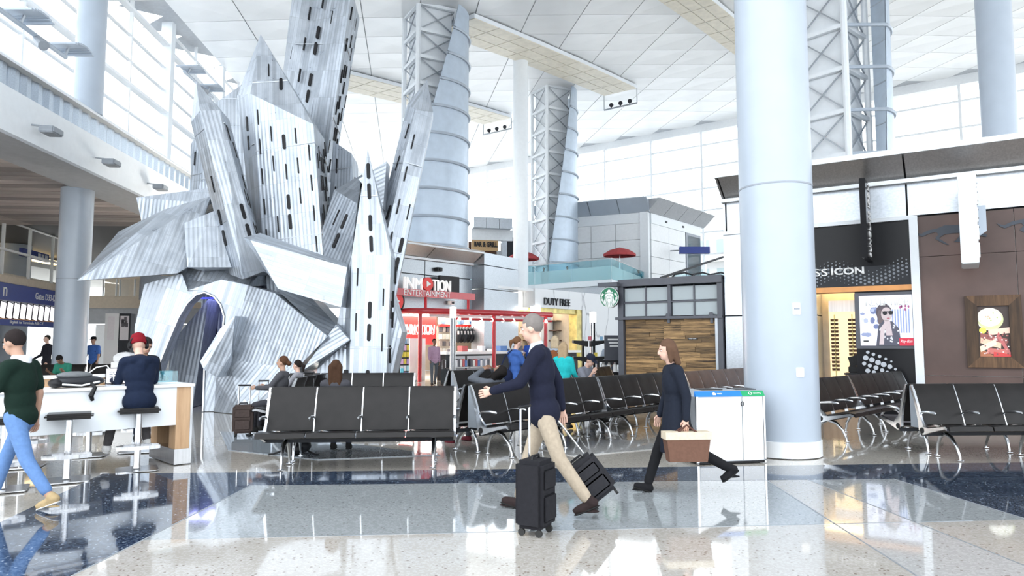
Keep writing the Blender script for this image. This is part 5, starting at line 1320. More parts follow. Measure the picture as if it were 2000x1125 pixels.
# steakhouse front on the terrace behind the slim column
gr = thing('grill_restaurant', V((W(960, 480, 54).x, 54, DZ)), 0, 'dim terrace grill with copper sign and stone pier', 'restaurant')
GF = Fr((W(960, 480, 54).x, 54.0), 14)
def gb(name, a, b, y0, y1, d, mat): fb(GF, name, (GF.uv(a, 480)[0], GF.uv(b, 480)[0]), (GF.uv(960, y1)[1], GF.uv(960, y0)[1]), d, mat, gr)
for k in range(3): gb('eave_panel', 921+k*25, 945+k*25, 429, 449, (0, .9), 'steel_panel')
gb('white_band', 920, 1000, 449, 470, (-.3, .2), 'wall_white'); gb('copper_wall', 920, 976, 470, 530, (-1.2, -1), 'brown_and_reflection'); gb('sign_board', 921, 972, 466, 490, (-.1, .15), 'cork')
gb('opening', 930, 972, 492, 530, (-.98, -.95), 'charcoal'); gb('stone_pier', 972, 980, 490, 530, (-.4, .2), 'soffit_grey'); gb('steel_pier', 980, 990, 450, 530, (-.4, .1), 'steel_panel'); gb('dark_window', 990, 1003, 462, 530, (-.3, 0), 'charcoal'); gb('wall_panel', 1003, 1062, 440, 552, (-.6, -.2), 'wall_white')
txt('BAR & GRILL', at(GF, GF.uv(948, 478)[0], GF.uv(948, 478)[1], .15), 'charcoal', gr, w=GF.uv(970, 478)[0]-GF.uv(925, 478)[0], h=.40, ext=.08, weight=.02)
MB().ball(GF.at(GF.uv(958, 496)[0], GF.uv(958, 496)[1], -.8), .1, 8, 6).build('lamp', 'lamp_warm', gr, world=True)
def parasol(px, py_top, py_rim, wpx, Y, label):
    c = W(px, py_top, Y); r = wpx/2/1360*Y; zr_ = W(px, py_rim, Y).z; root = thing('parasol', (c.x, Y, DZ), 0, label, 'parasol', 'red terrace parasols')
    MB().tube([(0, 0, 0), (0, 0, c.z-DZ)], .035, 8).build('pole', 'alu', root); MB().lathe([(.3, 0), (.3, .08), (.05, .12)], 16).build('base', 'charcoal', root)
    n_ = 10
    for k in range(n_):
        a0, a1 = 2*math.pi*k/n_, 2*math.pi*(k+1)/n_; h = c.z-DZ; hr = zr_-DZ
        a = (0, 0, h); b = (r*.6*math.cos(a0), r*.6*math.sin(a0), h-(h-hr)*.42); d = (r*.6*math.cos(a1), r*.6*math.sin(a1), h-(h-hr)*.42)
        e = (r*math.cos(a0), r*math.sin(a0), hr); f = (r*math.cos(a1), r*math.sin(a1), hr); g = (e[0], e[1], hr-.16); i_ = (f[0], f[1], hr-.16)
        MB().add([a, b, d, e, f, g, i_], [(0, 1, 2), (1, 3, 4, 2), (3, 5, 6, 4)]).build('canopy_panel', 'awning_red', root)
parasol(1210, 483, 496, 64, 47.5, 'red parasol in front of the white pavilion')
parasol(1022, 490, 503, 62, 48.5, 'red parasol half hidden by the slim white column')
# escalator balustrades and handrails right of the pavilion
es = thing('escalator', W(1340, 545, 44), 0, 'escalator balustrades rising behind the coffee kiosk', 'escalator')
for k in range(3):
    a = W(1305+k*36, 552, 44); pts = [a + V((0, 0, -1)), a, a + V((.5, .3, .55)), a + V((1.2, .6, .70)), a + V((1.9, .9, .55)), a + V((2.2, 1.1, -.2)), a + V((2.2, 1.1, -1))]
    MB().tube(pts, .06, 8).build('handrail', 'charcoal', es, world=True, smooth=True)
    MB().add([p - V((0,0,.05)) for p in pts], [list(range(7))]).build('glass_side', 'rail_glass', es, world=True)
MB().bar(W(1290, 543, 45), W(1412, 502, 52), .12, .14).build('stringer', 'charcoal', es, world=True)
MB().box((-2, -.1, -6), (3.5, 2, -1), Matrix.Translation(W(1320, 552, 44.5))).build('truss_casing', 'steel_panel', es, world=True)
# ================================================================ TANDEM SEATING
PITCH_ = .62
SPINE = [(-.52, .445), (-.47, .462), (-.30, .425), (-.12, .385), (-.02, .372), (.02, .40), (.06, .55), (.12, .74), (.19, .92), (.225, 1.0)]
def frame_outline(end):
    hw = [.014, .018, .022, .034, .06, .06, .034, .026, .022, .016] if end else [.012, .014, .016, .020, .03, .03, .022, .018, .016, .012]
    L_, R_ = [], []
    for i, (y, z) in enumerate(SPINE):
        a = V(SPINE[max(0, i-1)]); b = V(SPINE[min(len(SPINE)-1, i+1)]); t = (b-a).normalized(); n = V((-t.y, t.x))
        L_.append((y+n.x*hw[i], z+n.y*hw[i])); R_.append((y-n.x*hw[i], z-n.y*hw[i]))
    return L_ + R_[::-1]
YZ = lambda x: Matrix(((0, 0, 1, x), (1, 0, 0, 0), (0, 1, 0, 0), (0, 0, 0, 1)))
def pad_mesh(pts, w, th, mat, bulge=.010, name='pad'):
    m = MB(); nx = 6; rows = []
    P_ = [V((0, y, z)) for y, z in pts]; n_ = len(P_)
    for side in (1, -1):
        for i, p in enumerate(P_):
            a = P_[max(0, i-1)]; b = P_[min(n_-1, i+1)]; t = (b-a).normalized(); nn = V((0, -t.z, t.y))
            e = .55 if i in (0, n_-1) else 1.0
            for k in range(nx+1):
                x = w*(k/nx-.5); ee = e*(.62 if k in (0, nx) else 1.0); sag = bulge*(1-(2*k/nx-1)**2)
                rows.append(p + V((x, 0, 0)) + nn*(side*th/2*ee - sag))
    q = n_*(nx+1); fs = []
    for i in range(n_-1):
        for k in range(nx):
            a = i*(nx+1)+k; fs.append((a, a+1, a+nx+2, a+nx+1)); fs.append((q+a, q+a+nx+1, q+a+nx+2, q+a+1))
    for i in range(n_-1):
        a = i*(nx+1); fs.append((a, a+nx+1, q+a+nx+1, q+a)); a += nx; fs.append((a, q+a, q+a+nx+1, a+nx+1))
    for k in range(nx):
        fs.append((k, q+k, q+k+1, k+1)); a = (n_-1)*(nx+1)+k; fs.append((a, a+1, q+a+1, q+a))
    m.add(rows, fs); return unit_mesh(name, m, mat, True)
BACK = [(.02, .455), (.045, .54), (.075, .63), (.105, .72), (.14, .81), (.175, .90), (.205, .97), (.222, 1.01)]
SEAT = [(-.545, .425), (-.53, .462), (-.44, .470), (-.32, .442), (-.20, .415), (-.08, .400), (.0, .405)]
PADS = {m: (pad_mesh(SEAT, PITCH_-.02, .07, m, name='seat_pad'), pad_mesh(BACK, PITCH_-.02, .045, m, name='back_pad')) for m in ('leather', 'brown_and_reflection')}
FRM = unit_mesh('side_frame', MB().prism(frame_outline(False), -.008, .008, YZ(0)), 'alu')
FRE = unit_mesh('end_frame', MB().prism(frame_outline(True), -.017, .017, YZ(0)), 'alu')
CAP = unit_mesh('end_cap', MB().lathe([(.042, 0), (.042, .006)], 20, Matrix.Rotation(math.pi/2, 4, 'Y')), 'rubber')
ARM = unit_mesh('armrest', MB().tube([(0, .06, .60), (0, -.02, .635), (0, -.16, .645), (0, -.28, .64), (0, -.30, .632)], [.014, .020, .022, .018, .008], 8), 'alu', True)
LEGF = unit_mesh('leg', MB().tube([(0, -.02, .33), (0, -.14, .29), (0, -.24, .18), (0, -.29, .06), (0, -.30, .0)], [.032, .028, .022, .017, .015], 10).lathe([(.045, 0), (.045, .008), (.02, .014)], 16, Matrix.Translation((0, -.30, 0))), 'alu', True)
LEGR = unit_mesh('leg', MB().tube([(0, .0, .33), (0, .09, .28), (0, .15, .17), (0, .175, .05), (0, .18, .0)], [.032, .028, .022, .017, .015], 10).lathe([(.045, 0), (.045, .008), (.02, .014)], 16, Matrix.Translation((0, .18, 0))), 'alu', True)
def bench(x, y, deg, n_, label, mat='leather', legs=None, side=True):
    root = thing('tandem_bench', (x, y, 0), math.radians(deg), label, 'bench', 'airport tandem benches')
    I = Matrix.Translation
    for k in range(n_):
        inst('seat_pad', PADS[mat][0], I(((k+.5)*PITCH_, 0, 0)), root); inst('back_pad', PADS[mat][1], I(((k+.5)*PITCH_, 0, 0)), root)
    for k in range(n_+1):
        e = k in (0, n_); inst('end_frame' if e else 'side_frame', FRE if e else FRM, I((k*PITCH_, 0, 0)), root)
        inst('armrest', ARM, I((k*PITCH_, 0, 0)), root)
    inst('end_cap', CAP, I((-.022, 0, .375)), root); inst('end_cap', CAP, I((n_*PITCH_+.017, 0, .375)), root)
    MB().box((0, .0, .30), (n_*PITCH_, .055, .345)).build('beam', 'charcoal', root)
    for k in (legs or ((.45, n_-.45) if n_ < 5 else (.5, n_/2, n_-.5))):
        inst('leg', LEGF, I((k*PITCH_, 0, 0)), root); inst('leg', LEGR, I((k*PITCH_, 0, 0)), root)
    if side:   # grey closing panel seen on the row ends
        MB().prism([(.03, .40), (.10, .66), (.17, .90), (.215, .99), (.275, .99), (.275, .40)], .0, .012, YZ(.0)).build('side_panel', 'grey_plastic', root)
    return root
def R2(deg, x, y): a = math.radians(deg); return V((x*math.cos(a)-y*math.sin(a), x*math.sin(a)+y*math.cos(a), 0))
def pair_(o, deg, n_, l1, l2, mat='leather'):
    bench(o.x, o.y, deg, n_, l1, mat)
    p = o + R2(deg, n_*PITCH_, .56); bench(p.x, p.y, deg+180, n_, l2, mat)
o = FL(548, 918) - R2(4.7, .28, -.30)
pair_(o, 4.7, 4, 'four-seat black leather bench in front of the silver sculpture, facing the viewer', 'black bench back to back with the four-seat front bench, brown haired woman on it')
oC = FL(999, 893) - R2(48, .30, -.30)
pair_(oC, 48, 5, 'black five-seat bench just behind the walking man with suitcases', 'black bench where a woman leans back with her hands behind her head')
p = oC + R2(48, 5*PITCH_+.05, 0); pair_(p, 48, 5, 'middle black bench of the long row left of the recycling bin', 'black bench behind the middle bench of the long row')
p = oC + R2(48, 10*PITCH_+.10, 0); bench(p.x, p.y, 48, 5, 'black bench with a warm brown reflection painted on at the far end of the long row by the coffee kiosk', 'brown_and_reflection')
pair_(V((-1.13, 15.1, 0)), 48, 4, 'black bench in front of the electronics shop counter', 'black bench facing the silver sculpture near the shop counter')
bench(.58, 14.08, 48, 3, 'black bench under the seated man in the dark cap')
bench(2.0, 16.6, 66, 3, 'black three-seat bench at the left corner of the coffee kiosk')
bench(5.07, 11.57, 45, 3, 'short black bench half hidden by the big blue-grey column')
bench(6.42, 12.92, 45, 5, 'black five-seat bench in front of the sunglasses shop')
oG = FL(1869, 900) - R2(3, .26, -.30)
pair_(oG, 3, 5, 'nearest black bench at the right edge below the brown wall', 'bench back to back with the nearest right bench, facing the brown wall')
bench(-4.42, 13.75, 6, 4, 'black bench right behind the two seated women at the sculpture')
bench(-3.95, 14.0, -90, 3, 'black bench seen end-on beside the brown suitcase')
for k, (x, y, n_) in enumerate(((-14.6, 19.6, 4), (-12.0, 19.8, 3), (-20.5, 23.5, 4))):
    bench(x, y, 4, n_, ['dark bench behind the counter where the man in the green shirt sits', 'dark bench behind the laptop on the counter', 'dark bench at the far left under the flight screens'][k])

# ================================================================ CHARGING COUNTER, STOOLS, THINGS ON IT
CF = Fr((-4.33, 9.52), 45)
cn_ = thing('charging_counter', CF.at(-2.5, 0, -.45), 0, 'long white bar-height charging counter with wooden power rail', 'counter')
cu0 = -5.2
fb(CF, 'top', (cu0, .02), (1.02, 1.06), (-.98, .03), 'white_sign', cn_, .006)
fb(CF, 'apron', (cu0, -.20), (.52, 1.02), (-.05, -.01), 'white_paint', cn_); fb(CF, 'apron', (cu0, -.20), (.52, 1.02), (-.94, -.90), 'white_paint', cn_)
fb(CF, 'rail_base', (cu0, -.45), (1.06, 1.16), (-.56, -.46), 'birch', cn_); fb(CF, 'rail_cap', (cu0, -.45), (1.16, 1.20), (-.60, -.42), 'white_sign', cn_)
fb(CF, 'end_leg', (-.20, -.02), (.20, 1.02), (-.24, -.005), 'birch', cn_); fb(CF, 'end_leg', (-.20, -.02), (.20, 1.02), (-.95, -.70), 'birch', cn_)
fb(CF, 'leg_bridge', (-.20, -.02), (.86, 1.02), (-.70, -.24), 'birch', cn_)
fb(CF, 'steel_edge', (-.02, .01), (.0, 1.02), (-.96, .0), 'steel', cn_)
fb(CF, 'kick_plate', (-.21, .0), (0, .20), (-.96, .005), 'steel', cn_)
for u in (-.95, -2.9, -3.55, -4.2):
    fb(CF, 'outlet_plate', (u, u+.10), (1.085, 1.14), (-.46, -.452), 'white_sign', cn_); fb(CF, 'outlet_socket', (u+.025, u+.075), (1.10, 1.125), (-.452, -.45), 'grey_plastic', cn_)
t = thing('acrylic_box', CF.at(-.28, 1.06, -.5), 0, 'small clear leaflet box at the right end of the counter', 'box')
for nm, u, d in (('front_wall', (-.44, -.06), (-.40, -.392)), ('back_wall', (-.44, -.06), (-.60, -.592)), ('side_wall', (-.44, -.432), (-.592, -.40)), ('side_wall', (-.068, -.06), (-.592, -.40))):
    fb(CF, nm, u, (1.062, 1.22), d, 'rail_glass', t)
fb(CF, 'base_plate', (-.44, -.06), (1.061, 1.07), (-.6, -.39), 'white_sign', t)
SEATM = MB().box((-.245, -.17, .72), (.245, .17, .79))
def stool(px, py, deg, label):
    p = FL(px, py); root = thing('bar_stool', (p.x, p.y, 0), math.radians(deg), label, 'stool', 'black bar stools at the counter')
    MB().box((-.245, -.175, .715), (.245, .175, .785)).build('seat', 'leather', root, bevel=.028, smooth=True)
    MB().lathe([(.045, .02), (.04, .06), (.04, .70), (.09, .715)], 20).build('pole', 'steel', root, smooth=True)
    pts = []
    for sx, sy, a0 in ((1, -1, -90), (1, 1, 0), (-1, 1, 90), (-1, -1, 180)):
        for k in range(5): a = math.radians(a0+k*22.5); pts.append((sx*.19+.05*math.cos(a), sy*.17+.05*math.sin(a)))
    MB().prism(pts, 0.0, .012).build('base_plate', 'steel', root)
    pts = [(.0, 0, .30), (-.16, -.03, .30), (-.24, -.10, .30), (-.24, -.20, .30), (-.12, -.26, .30), (.12, -.26, .30), (.24, -.20, .30), (.24, -.10, .30), (.16, -.03, .30), (0, 0, .30)]
    m = MB()
    for a, b in zip(pts[:-1], pts[1:]): m.bar(a, b, .012, .045)
    m.build('foot_ring', 'steel', root)
stool(130, 938, 30, 'empty black stool in front of the counter beside the walking person')
stool(267, 917, 30, 'black stool under the person in the red beanie')
stool(172, 889, 200, 'black stool on the far side of the counter behind the empty stool')
stool(42, 911, 200, 'far side stool partly hidden by the blue jeans')
stool(268, 881, 200, 'far side stool under the dark jeans')
stool(4, 957, 30, 'stool cut by the left edge of the photo')
lt = thing('laptop', CF.at(-.98, 1.06, -.25), 0, 'open laptop with bright page on the white counter', 'laptop')
LT = CF.M @ Matrix.Translation((-.84, 1.06, -.22)) @ Matrix.Rotation(-.25, 4, 'Y')
MB().box((-.16, 0, -.11), (.16, .014, .11), LT).build('base', 'alu_dull', lt, world=True, bevel=.003)
MB().box((-.14, .014, -.09), (.14, .016, .04), LT).build('keyboard', 'black_plastic', lt, world=True)
LS = LT @ Matrix.Translation((0, .014, -.11)) @ Matrix.Rotation(-.22, 4, 'X')
MB().box((-.16, 0, -.008), (.16, .215, .0), LS).build('lid', 'charcoal', lt, world=True)
MB().box((-.148, .012, .0), (.148, .203, .002), LS).build('display', 'screen_white', lt, world=True)
for k in range(5): MB().box((-.12, .03+k*.03, .002), (-.12+.09+.03*(k % 3), .042+k*.03, .003), LS).build('page_block', flat((.25, .28, .33)), lt, world=True)
bp = thing('counter_backpack', CF.at(-2.0, 1.06, -.15), 0, 'black and white backpack lying on the white counter', 'backpack')
BT = CF.M @ Matrix.Translation((-1.33, 1.06, -.14))
MB().ball((0, .075, 0), (.30, .075, .17), 16, 10, BT).build('body', 'charcoal', bp, world=True, smooth=True)
MB().ball((-.04, .15, 0), (.20, .05, .12), 14, 8, BT).build('front_pocket', cloth((.16, .17, .18)), bp, world=True, smooth=True)
MB().ball((-.24, .06, .02), (.08, .06, .13), 12, 8, BT).build('side_pocket', 'black_plastic', bp, world=True, smooth=True)
MB().tube([BT @ V(p) for p in ((-.2, .05, .15), (0, .03, .18), (.2, .07, .15))], .012, 6).build('piping', 'white_sign', bp, world=True)
MB().tube([BT @ V(p) for p in ((.1, .06, .16), (.14, .0, .20), (.10, -.10, .20), (.12, -.16, .20))], [.02, .025, .03, .02], 6).build('strap', 'black_plastic', bp, world=True)
MB().tube([BT @ V(p) for p in ((.1, .16, 0), (.2, .24, -.02), (.32, .26, -.03), (.4, .16, -.04), (.42, .02, -.05))], .008, 6).build('haul_loop', 'white_sign', bp, world=True)
pb = thing('paper_bag', V((W(238, 700, 18.5).x, 18.5, .45)), 0, 'crumpled white paper bag on the bench behind the laptop', 'bag')
c = W(245, 700, 18.6); m = MB(); m.ball(c, (.34, .15, .18), 7, 5); m.build('bag', 'white_sign', pb, world=True); MB().ball(c+V((.25, 0, -.03)), (.2, .12, .16), 6, 5).build('fold', 'white_paint', pb, world=True)
MB().box((-.3, -.14, -.55), (.4, .14, -.1), Matrix.Translation(c)).build('carton', 'white_sign', pb, world=True)

# ================================================================ RECYCLING BIN
a = FL(1362, 908); b = FL(1497, 903); ang = math.degrees(math.atan2((b-a).y, (b-a).x)); BF_ = Fr((a.x, a.y), ang); bw = (b-a).length
bn = thing('recycling_bin', BF_.at(bw/2, 0, -.3), 0, 'white double recycling bin with blue and green top labels', 'bin')
zt_ = .89; fb(BF_, 'carcass', (.0, bw), (.03, zt_), (-.62, -.012), 'alu_dull', bn)
fb(BF_, 'plinth', (.02, bw-.02), (0, .03), (-.60, -.02), 'black_plastic', bn)
us = bw*.665
fb(BF_, 'door', (.035, us-.006), (.04, zt_-.01), (-.012, .0), 'white_sign', bn, .004); fb(BF_, 'door', (us+.006, bw-.03), (.04, zt_-.01), (-.012, .0), 'white_sign', bn, .004)
fb(BF_, 'edge_trim', (.0, .03), (.0, zt_), (-.03, .004), 'chrome', bn); fb(BF_, 'edge_trim', (bw-.025, bw), (.0, zt_), (-.03, .004), 'chrome', bn)
for u0_, u1_, mt in ((-.0, us, 'blue_label'), (us, bw, 'green_label')):
    MB().add([(u0_, zt_, .01), (u1_, zt_, .01), (u1_, zt_+.07, -.05), (u0_, zt_+.07, -.05), (u0_, zt_, -.06), (u1_, zt_, -.06)], [(0,1,2,3),(0,3,4),(1,5,2),(4,3,2,5),(0,4,5,1)], BF_.M).build('label_strip', mt, bn, world=True)
MB().add([(-.0, zt_, 0), (bw, zt_, 0), (bw, zt_, -.64), (0, zt_, -.64), (.04, zt_+.075, -.055), (bw-.04, zt_+.075, -.055), (bw-.04, zt_+.075, -.58), (.04, zt_+.075, -.58)], [(3,2,1,0),(4,5,6,7),(0,1,5,4),(1,2,6,5),(2,3,7,6),(3,0,4,7)], BF_.M).build('lid', 'alu_dull', bn, world=True)
for cx in (us/2, (us+bw)/2): fb(BF_, 'opening', (cx-.15, cx+.15), (zt_+.075, zt_+.085), (-.45, -.18), 'black_plastic', bn)
LTM = BF_.M @ Matrix.Translation((0, zt_+.035, -.016)) @ Matrix.Rotation(-.70, 4, 'X')
txt('waste', LTM @ Matrix.Translation((us*.52, 0, .004)), 'white_sign', bn, w=.07, h=.022, ext=.002); txt('recycling', LTM @ Matrix.Translation(((us+bw)/2+.06, 0, .004)), 'white_sign', bn, w=.11, h=.024, ext=.002)
MB().prism([(-.02, -.022), (.02, -.022), (.028, .0), (.0, .028), (-.028, .0)], .002, .006, LTM @ Matrix.Translation((us*.40, 0, 0))).build('waste_symbol', 'white_sign', bn, world=True)
MB().tube([LTM @ V(((us+bw)/2-.04+.022*math.cos(k*.8), .022*math.sin(k*.8), .004)) for k in range(8)], .005, 6, closed=True).build('recycling_symbol', 'white_sign', bn, world=True)
MB().tube([BF_.at(us+.02*math.sin(k*.7), zt_-.10+.028*math.cos(k*.7), .008) for k in range(9)], .005, 6, closed=True).build('key_ring', 'black_plastic', bn, world=True)

# ================================================================ LIGHT POSTS, RACKS AND SMALL SHOP FURNITURE
def light_post(px, y0, y1, Y, label):
    p = W(px, y0, Y); q = W(px, y1, Y); root = thing('light_post', (p.x, Y, 0), 0, label, 'lamp post', 'posts with glowing heads')
    MB().lathe([(.13, 0), (.13, .03), (.10, .05), (.10, q.z)], 20).build('post', 'steel', root, smooth=True)
    MB().lathe([(.11, q.z), (.11, p.z), (.02, p.z+.02)], 20).build('glowing_head', 'lamp_white', root, smooth=True)
light_post(885, 600, 621, 25.0, 'steel light post with glowing head in front of the electronics shop')
light_post(1158, 610, 630, 24.0, 'steel light post with glowing head left of the coffee kiosk')
dr_ = thing('display_rack', V((W(1150, 690, 22).x, 22, 0)), 0, 'black tiered snack rack in front of the marble wall', 'rack')
for sx in (-.18, .16): MB().tube([(sx, 0, 0), (sx, 0, 1.72)], .035, 8).build('upright', 'black_plastic', dr_)
for k in range(3):
    for s_ in (-1, 1):
        MB().add([(s_*.05, -.3, .5+k*.5), (s_*.5, -.3, .62+k*.5), (s_*.5, .3, .62+k*.5), (s_*.05, .3, .5+k*.5), (s_*.05, -.3, .68+k*.5), (s_*.5, -.3, .70+k*.5), (s_*.5, .3, .70+k*.5), (s_*.05, .3, .68+k*.5)], [(0,1,2,3),(7,6,5,4),(0,4,5,1),(1,5,6,2),(2,6,7,3),(3,7,4,0)]).build('tray', 'black_plastic', dr_)
MB().box((-.45, -.3, 0), (.45, .3, .06)).build('foot', 'black_plastic', dr_)
for k in range(5):
    o = MB().box((-.05, -.04, 0), (.05, .04, .12)).build('snack_pack', flat([(.8,.65,.1),(.85,.85,.9),(.7,.15,.2),(.8,.65,.1),(.3,.55,.8)][k])); o.location = (dr_.location.x + (-.35+.18*k), 21.8, [1.20, 1.70, 1.70, 1.20, 1.70][k])
    tag(o, '%s snack pack on the black tiered rack' % ['yellow', 'white', 'red', 'mustard', 'blue'][k], 'snack')
ib = thing('menu_board', V((W(1201, 690, 21.5).x, 21.5, 0)), 0, 'dark grey menu board on a stand at the kiosk corner', 'board')
MB().box((-.32, -.03, .95), (.32, .03, W(1201, 655, 21.5).z)).build('board', 'kiosk_steel', ib); MB().box((-.03, -.03, 0), (.03, .03, .95)).build('stand', 'black_plastic', ib); MB().box((-.25, -.2, 0), (.25, .2, .03)).build('foot', 'black_plastic', ib)
for k in range(3): MB().box((-.22+.03*k, -.034, 1.70-k*.1), (.22-.05*k, -.03, 1.75-k*.1)).build('print_line', 'white_sign', ib)
cl_ = thing('cup_trolley', V((W(1194, 700, 21.0).x, 21.0, 0)), 0, 'low black trolley with white bottles beside the kiosk', 'trolley')
MB().box((-.42, -.25, .1), (.42, .25, .75)).build('cabinet', 'black_plastic', cl_); MB().box((-.45, -.28, 1.05), (.45, .28, 1.10)).build('shelf', 'black_plastic', cl_)
for sx in (-.4, .4): MB().box((sx-.02, -.2, .0), (sx+.02, .2, 1.05)).build('side', 'black_plastic', cl_)
for k in range(4):
    o = MB().lathe([(.065, 0), (.065, .2), (.03, .26), (.03, .29)], 12).build('white_bottle', 'white_sign', smooth=True); o.location = (cl_.location.x-.26+k*.175, 20.9, .76)
    tag(o, 'white bottle on the low black trolley, %s' % ['leftmost', 'second from left', 'third from left', 'rightmost'][k], 'bottle', 'white bottles on the trolley')

# ================================================================ LUGGAGE
def suitcase(loc, deg, w, d, h, mat, label, handle=.45, tilt=0.0, name='suitcase'):
    root = thing(name, loc, math.radians(deg), label, 'suitcase'); root.rotation_euler = (tilt, 0, math.radians(deg))
    MB().box((-w/2, -d/2, .06), (w/2, d/2, h)).build('shell', mat, root, bevel=.035, smooth=True)
    MB().box((-w/2+.04, -d/2-.02, .12), (w/2-.04, -d/2+.005, h*.55)).build('front_pocket', mat, root, bevel=.015, smooth=True)
    MB().box((-w/2+.04, -d/2-.015, h*.62), (w/2-.04, -d/2+.005, h-.07)).build('front_pocket', mat, root, bevel=.015, smooth=True)
    for sx in (-1, 1):
        if handle: MB().tube([(sx*w*.28, d/2-.03, h-.02), (sx*w*.28, d/2-.03, h+handle)], .009, 8).build('pull_bar', 'chrome', root, smooth=True)
        for sy in (-1, 1): MB().lathe([(.03, -.012), (.03, .012)], 14, Matrix.Translation((sx*(w/2-.05), sy*(d/2-.05), .03)) @ Matrix.Rotation(math.pi/2, 4, 'Y')).build('wheel', 'rubber', root)
    if handle: MB().tube([(-w*.32, d/2-.03, h+handle), (w*.32, d/2-.03, h+handle)], .016, 8).build('grip', 'black_plastic', root, smooth=True)
    MB().tube([(-.07, 0, h-.01), (-.06, 0, h+.03), (.06, 0, h+.03), (.07, 0, h-.01)], .012, 6).build('carry_handle', 'black_plastic', root, smooth=True)
    return root
SM_ = cloth((.018, .018, .022))
p = FL(1046, 1042); suitcase((p.x, p.y, 0), 62, .30, .26, .62, SM_, 'black upright cabin suitcase the walking man pushes ahead of him', .44)
q = FL(1190, 1000); tr = suitcase((q.x-.02, q.y, .0), 84, .34, .22, .46, cloth((.03, .03, .035)), 'tilted black wheeled bag trailing behind the walking man', .42, name='wheeled_bag'); tr.rotation_euler = (0, math.radians(-38), 0); tr.location.z = .11
WM[tr.name] = Matrix.Translation(tr.location) @ tr.rotation_euler.to_matrix().to_4x4()
p = FL(474, 852); suitcase((p.x, p.y, 0), 14, .33, .24, .54, cloth((.075, .055, .05)), 'brown suitcase left of the front bench', .33)
p = FL(505, 842); suitcase((p.x, p.y+.2, 0), 20, .30, .24, .50, SM_, 'black suitcase standing behind the brown suitcase', .40)
p = W(610, 742, 13.2); suitcase((p.x-.06, 13.1, 0), 0, .32, .22, .55, SM_, 'suitcase whose black handle shows above the bench behind the women', .50)
p = FL(872, 752); suitcase((p.x, p.y, 0), 60, .42, .30, .62, cloth((.07, .08, .09)), 'grey suitcase rolling beside the person in pink', .35)
p = FL(574, 889); fp = thing('floor_backpack', (p.x, p.y+.1, 0), 0, 'black backpack on the floor under the front bench', 'backpack')
MB().ball((0, 0, .12), (.22, .15, .12), 14, 10).build('body', 'charcoal', fp, smooth=True); MB().ball((0, -.12, .09), (.14, .06, .08), 12, 8).build('front_pocket', 'black_plastic', fp, smooth=True)
for sx in (-1, 1): MB().tube([(sx*.18, -.05, .06), (sx*.30, -.10, .015), (sx*.36, -.12, .012)], .014, 6).build('strap', 'black_plastic', fp)
# ================================================================ PEOPLE
def cap(mb, p0, p1, r0, r1, n=10, flat=1.0):
    p0, p1 = V(p0), V(p1); t = p1 - p0
    t = t.normalized() if t.length > 1e-6 else V((0, 0, 1))
    mb.tube([p0-t*r0*.95, p0-t*r0*.6, p0, p1, p1+t*r1*.6, p1+t*r1*.95], [r0*.3, r0*.8, r0, r1, r1*.8, r1*.3], n)
def remesh(mb, vox, it=5):
    me = mb.mesh('tmp'); o = bpy.data.objects.new('tmp', me); TMP.collection.objects.link(o)
    r = o.modifiers.new('r', 'REMESH'); r.mode = 'VOXEL'; r.voxel_size = vox; r.use_smooth_shade = True
    s = o.modifiers.new('s', 'SMOOTH'); s.factor = .5; s.iterations = it
    out = evaluated(o)
    bpy.data.objects.remove(o); bpy.data.meshes.remove(me)
    for p in out.polygons: p.use_smooth = True
    return out
def join_mesh(me, mb):
    bm = bmesh.new(); bm.from_mesh(me); vs = [bm.verts.new(p) for p in mb.v]
    for f in mb.f:
        try: q = bm.faces.new([vs[i] for i in f]); q.smooth = True
        except ValueError: pass
    bm.to_mesh(me); bm.free()
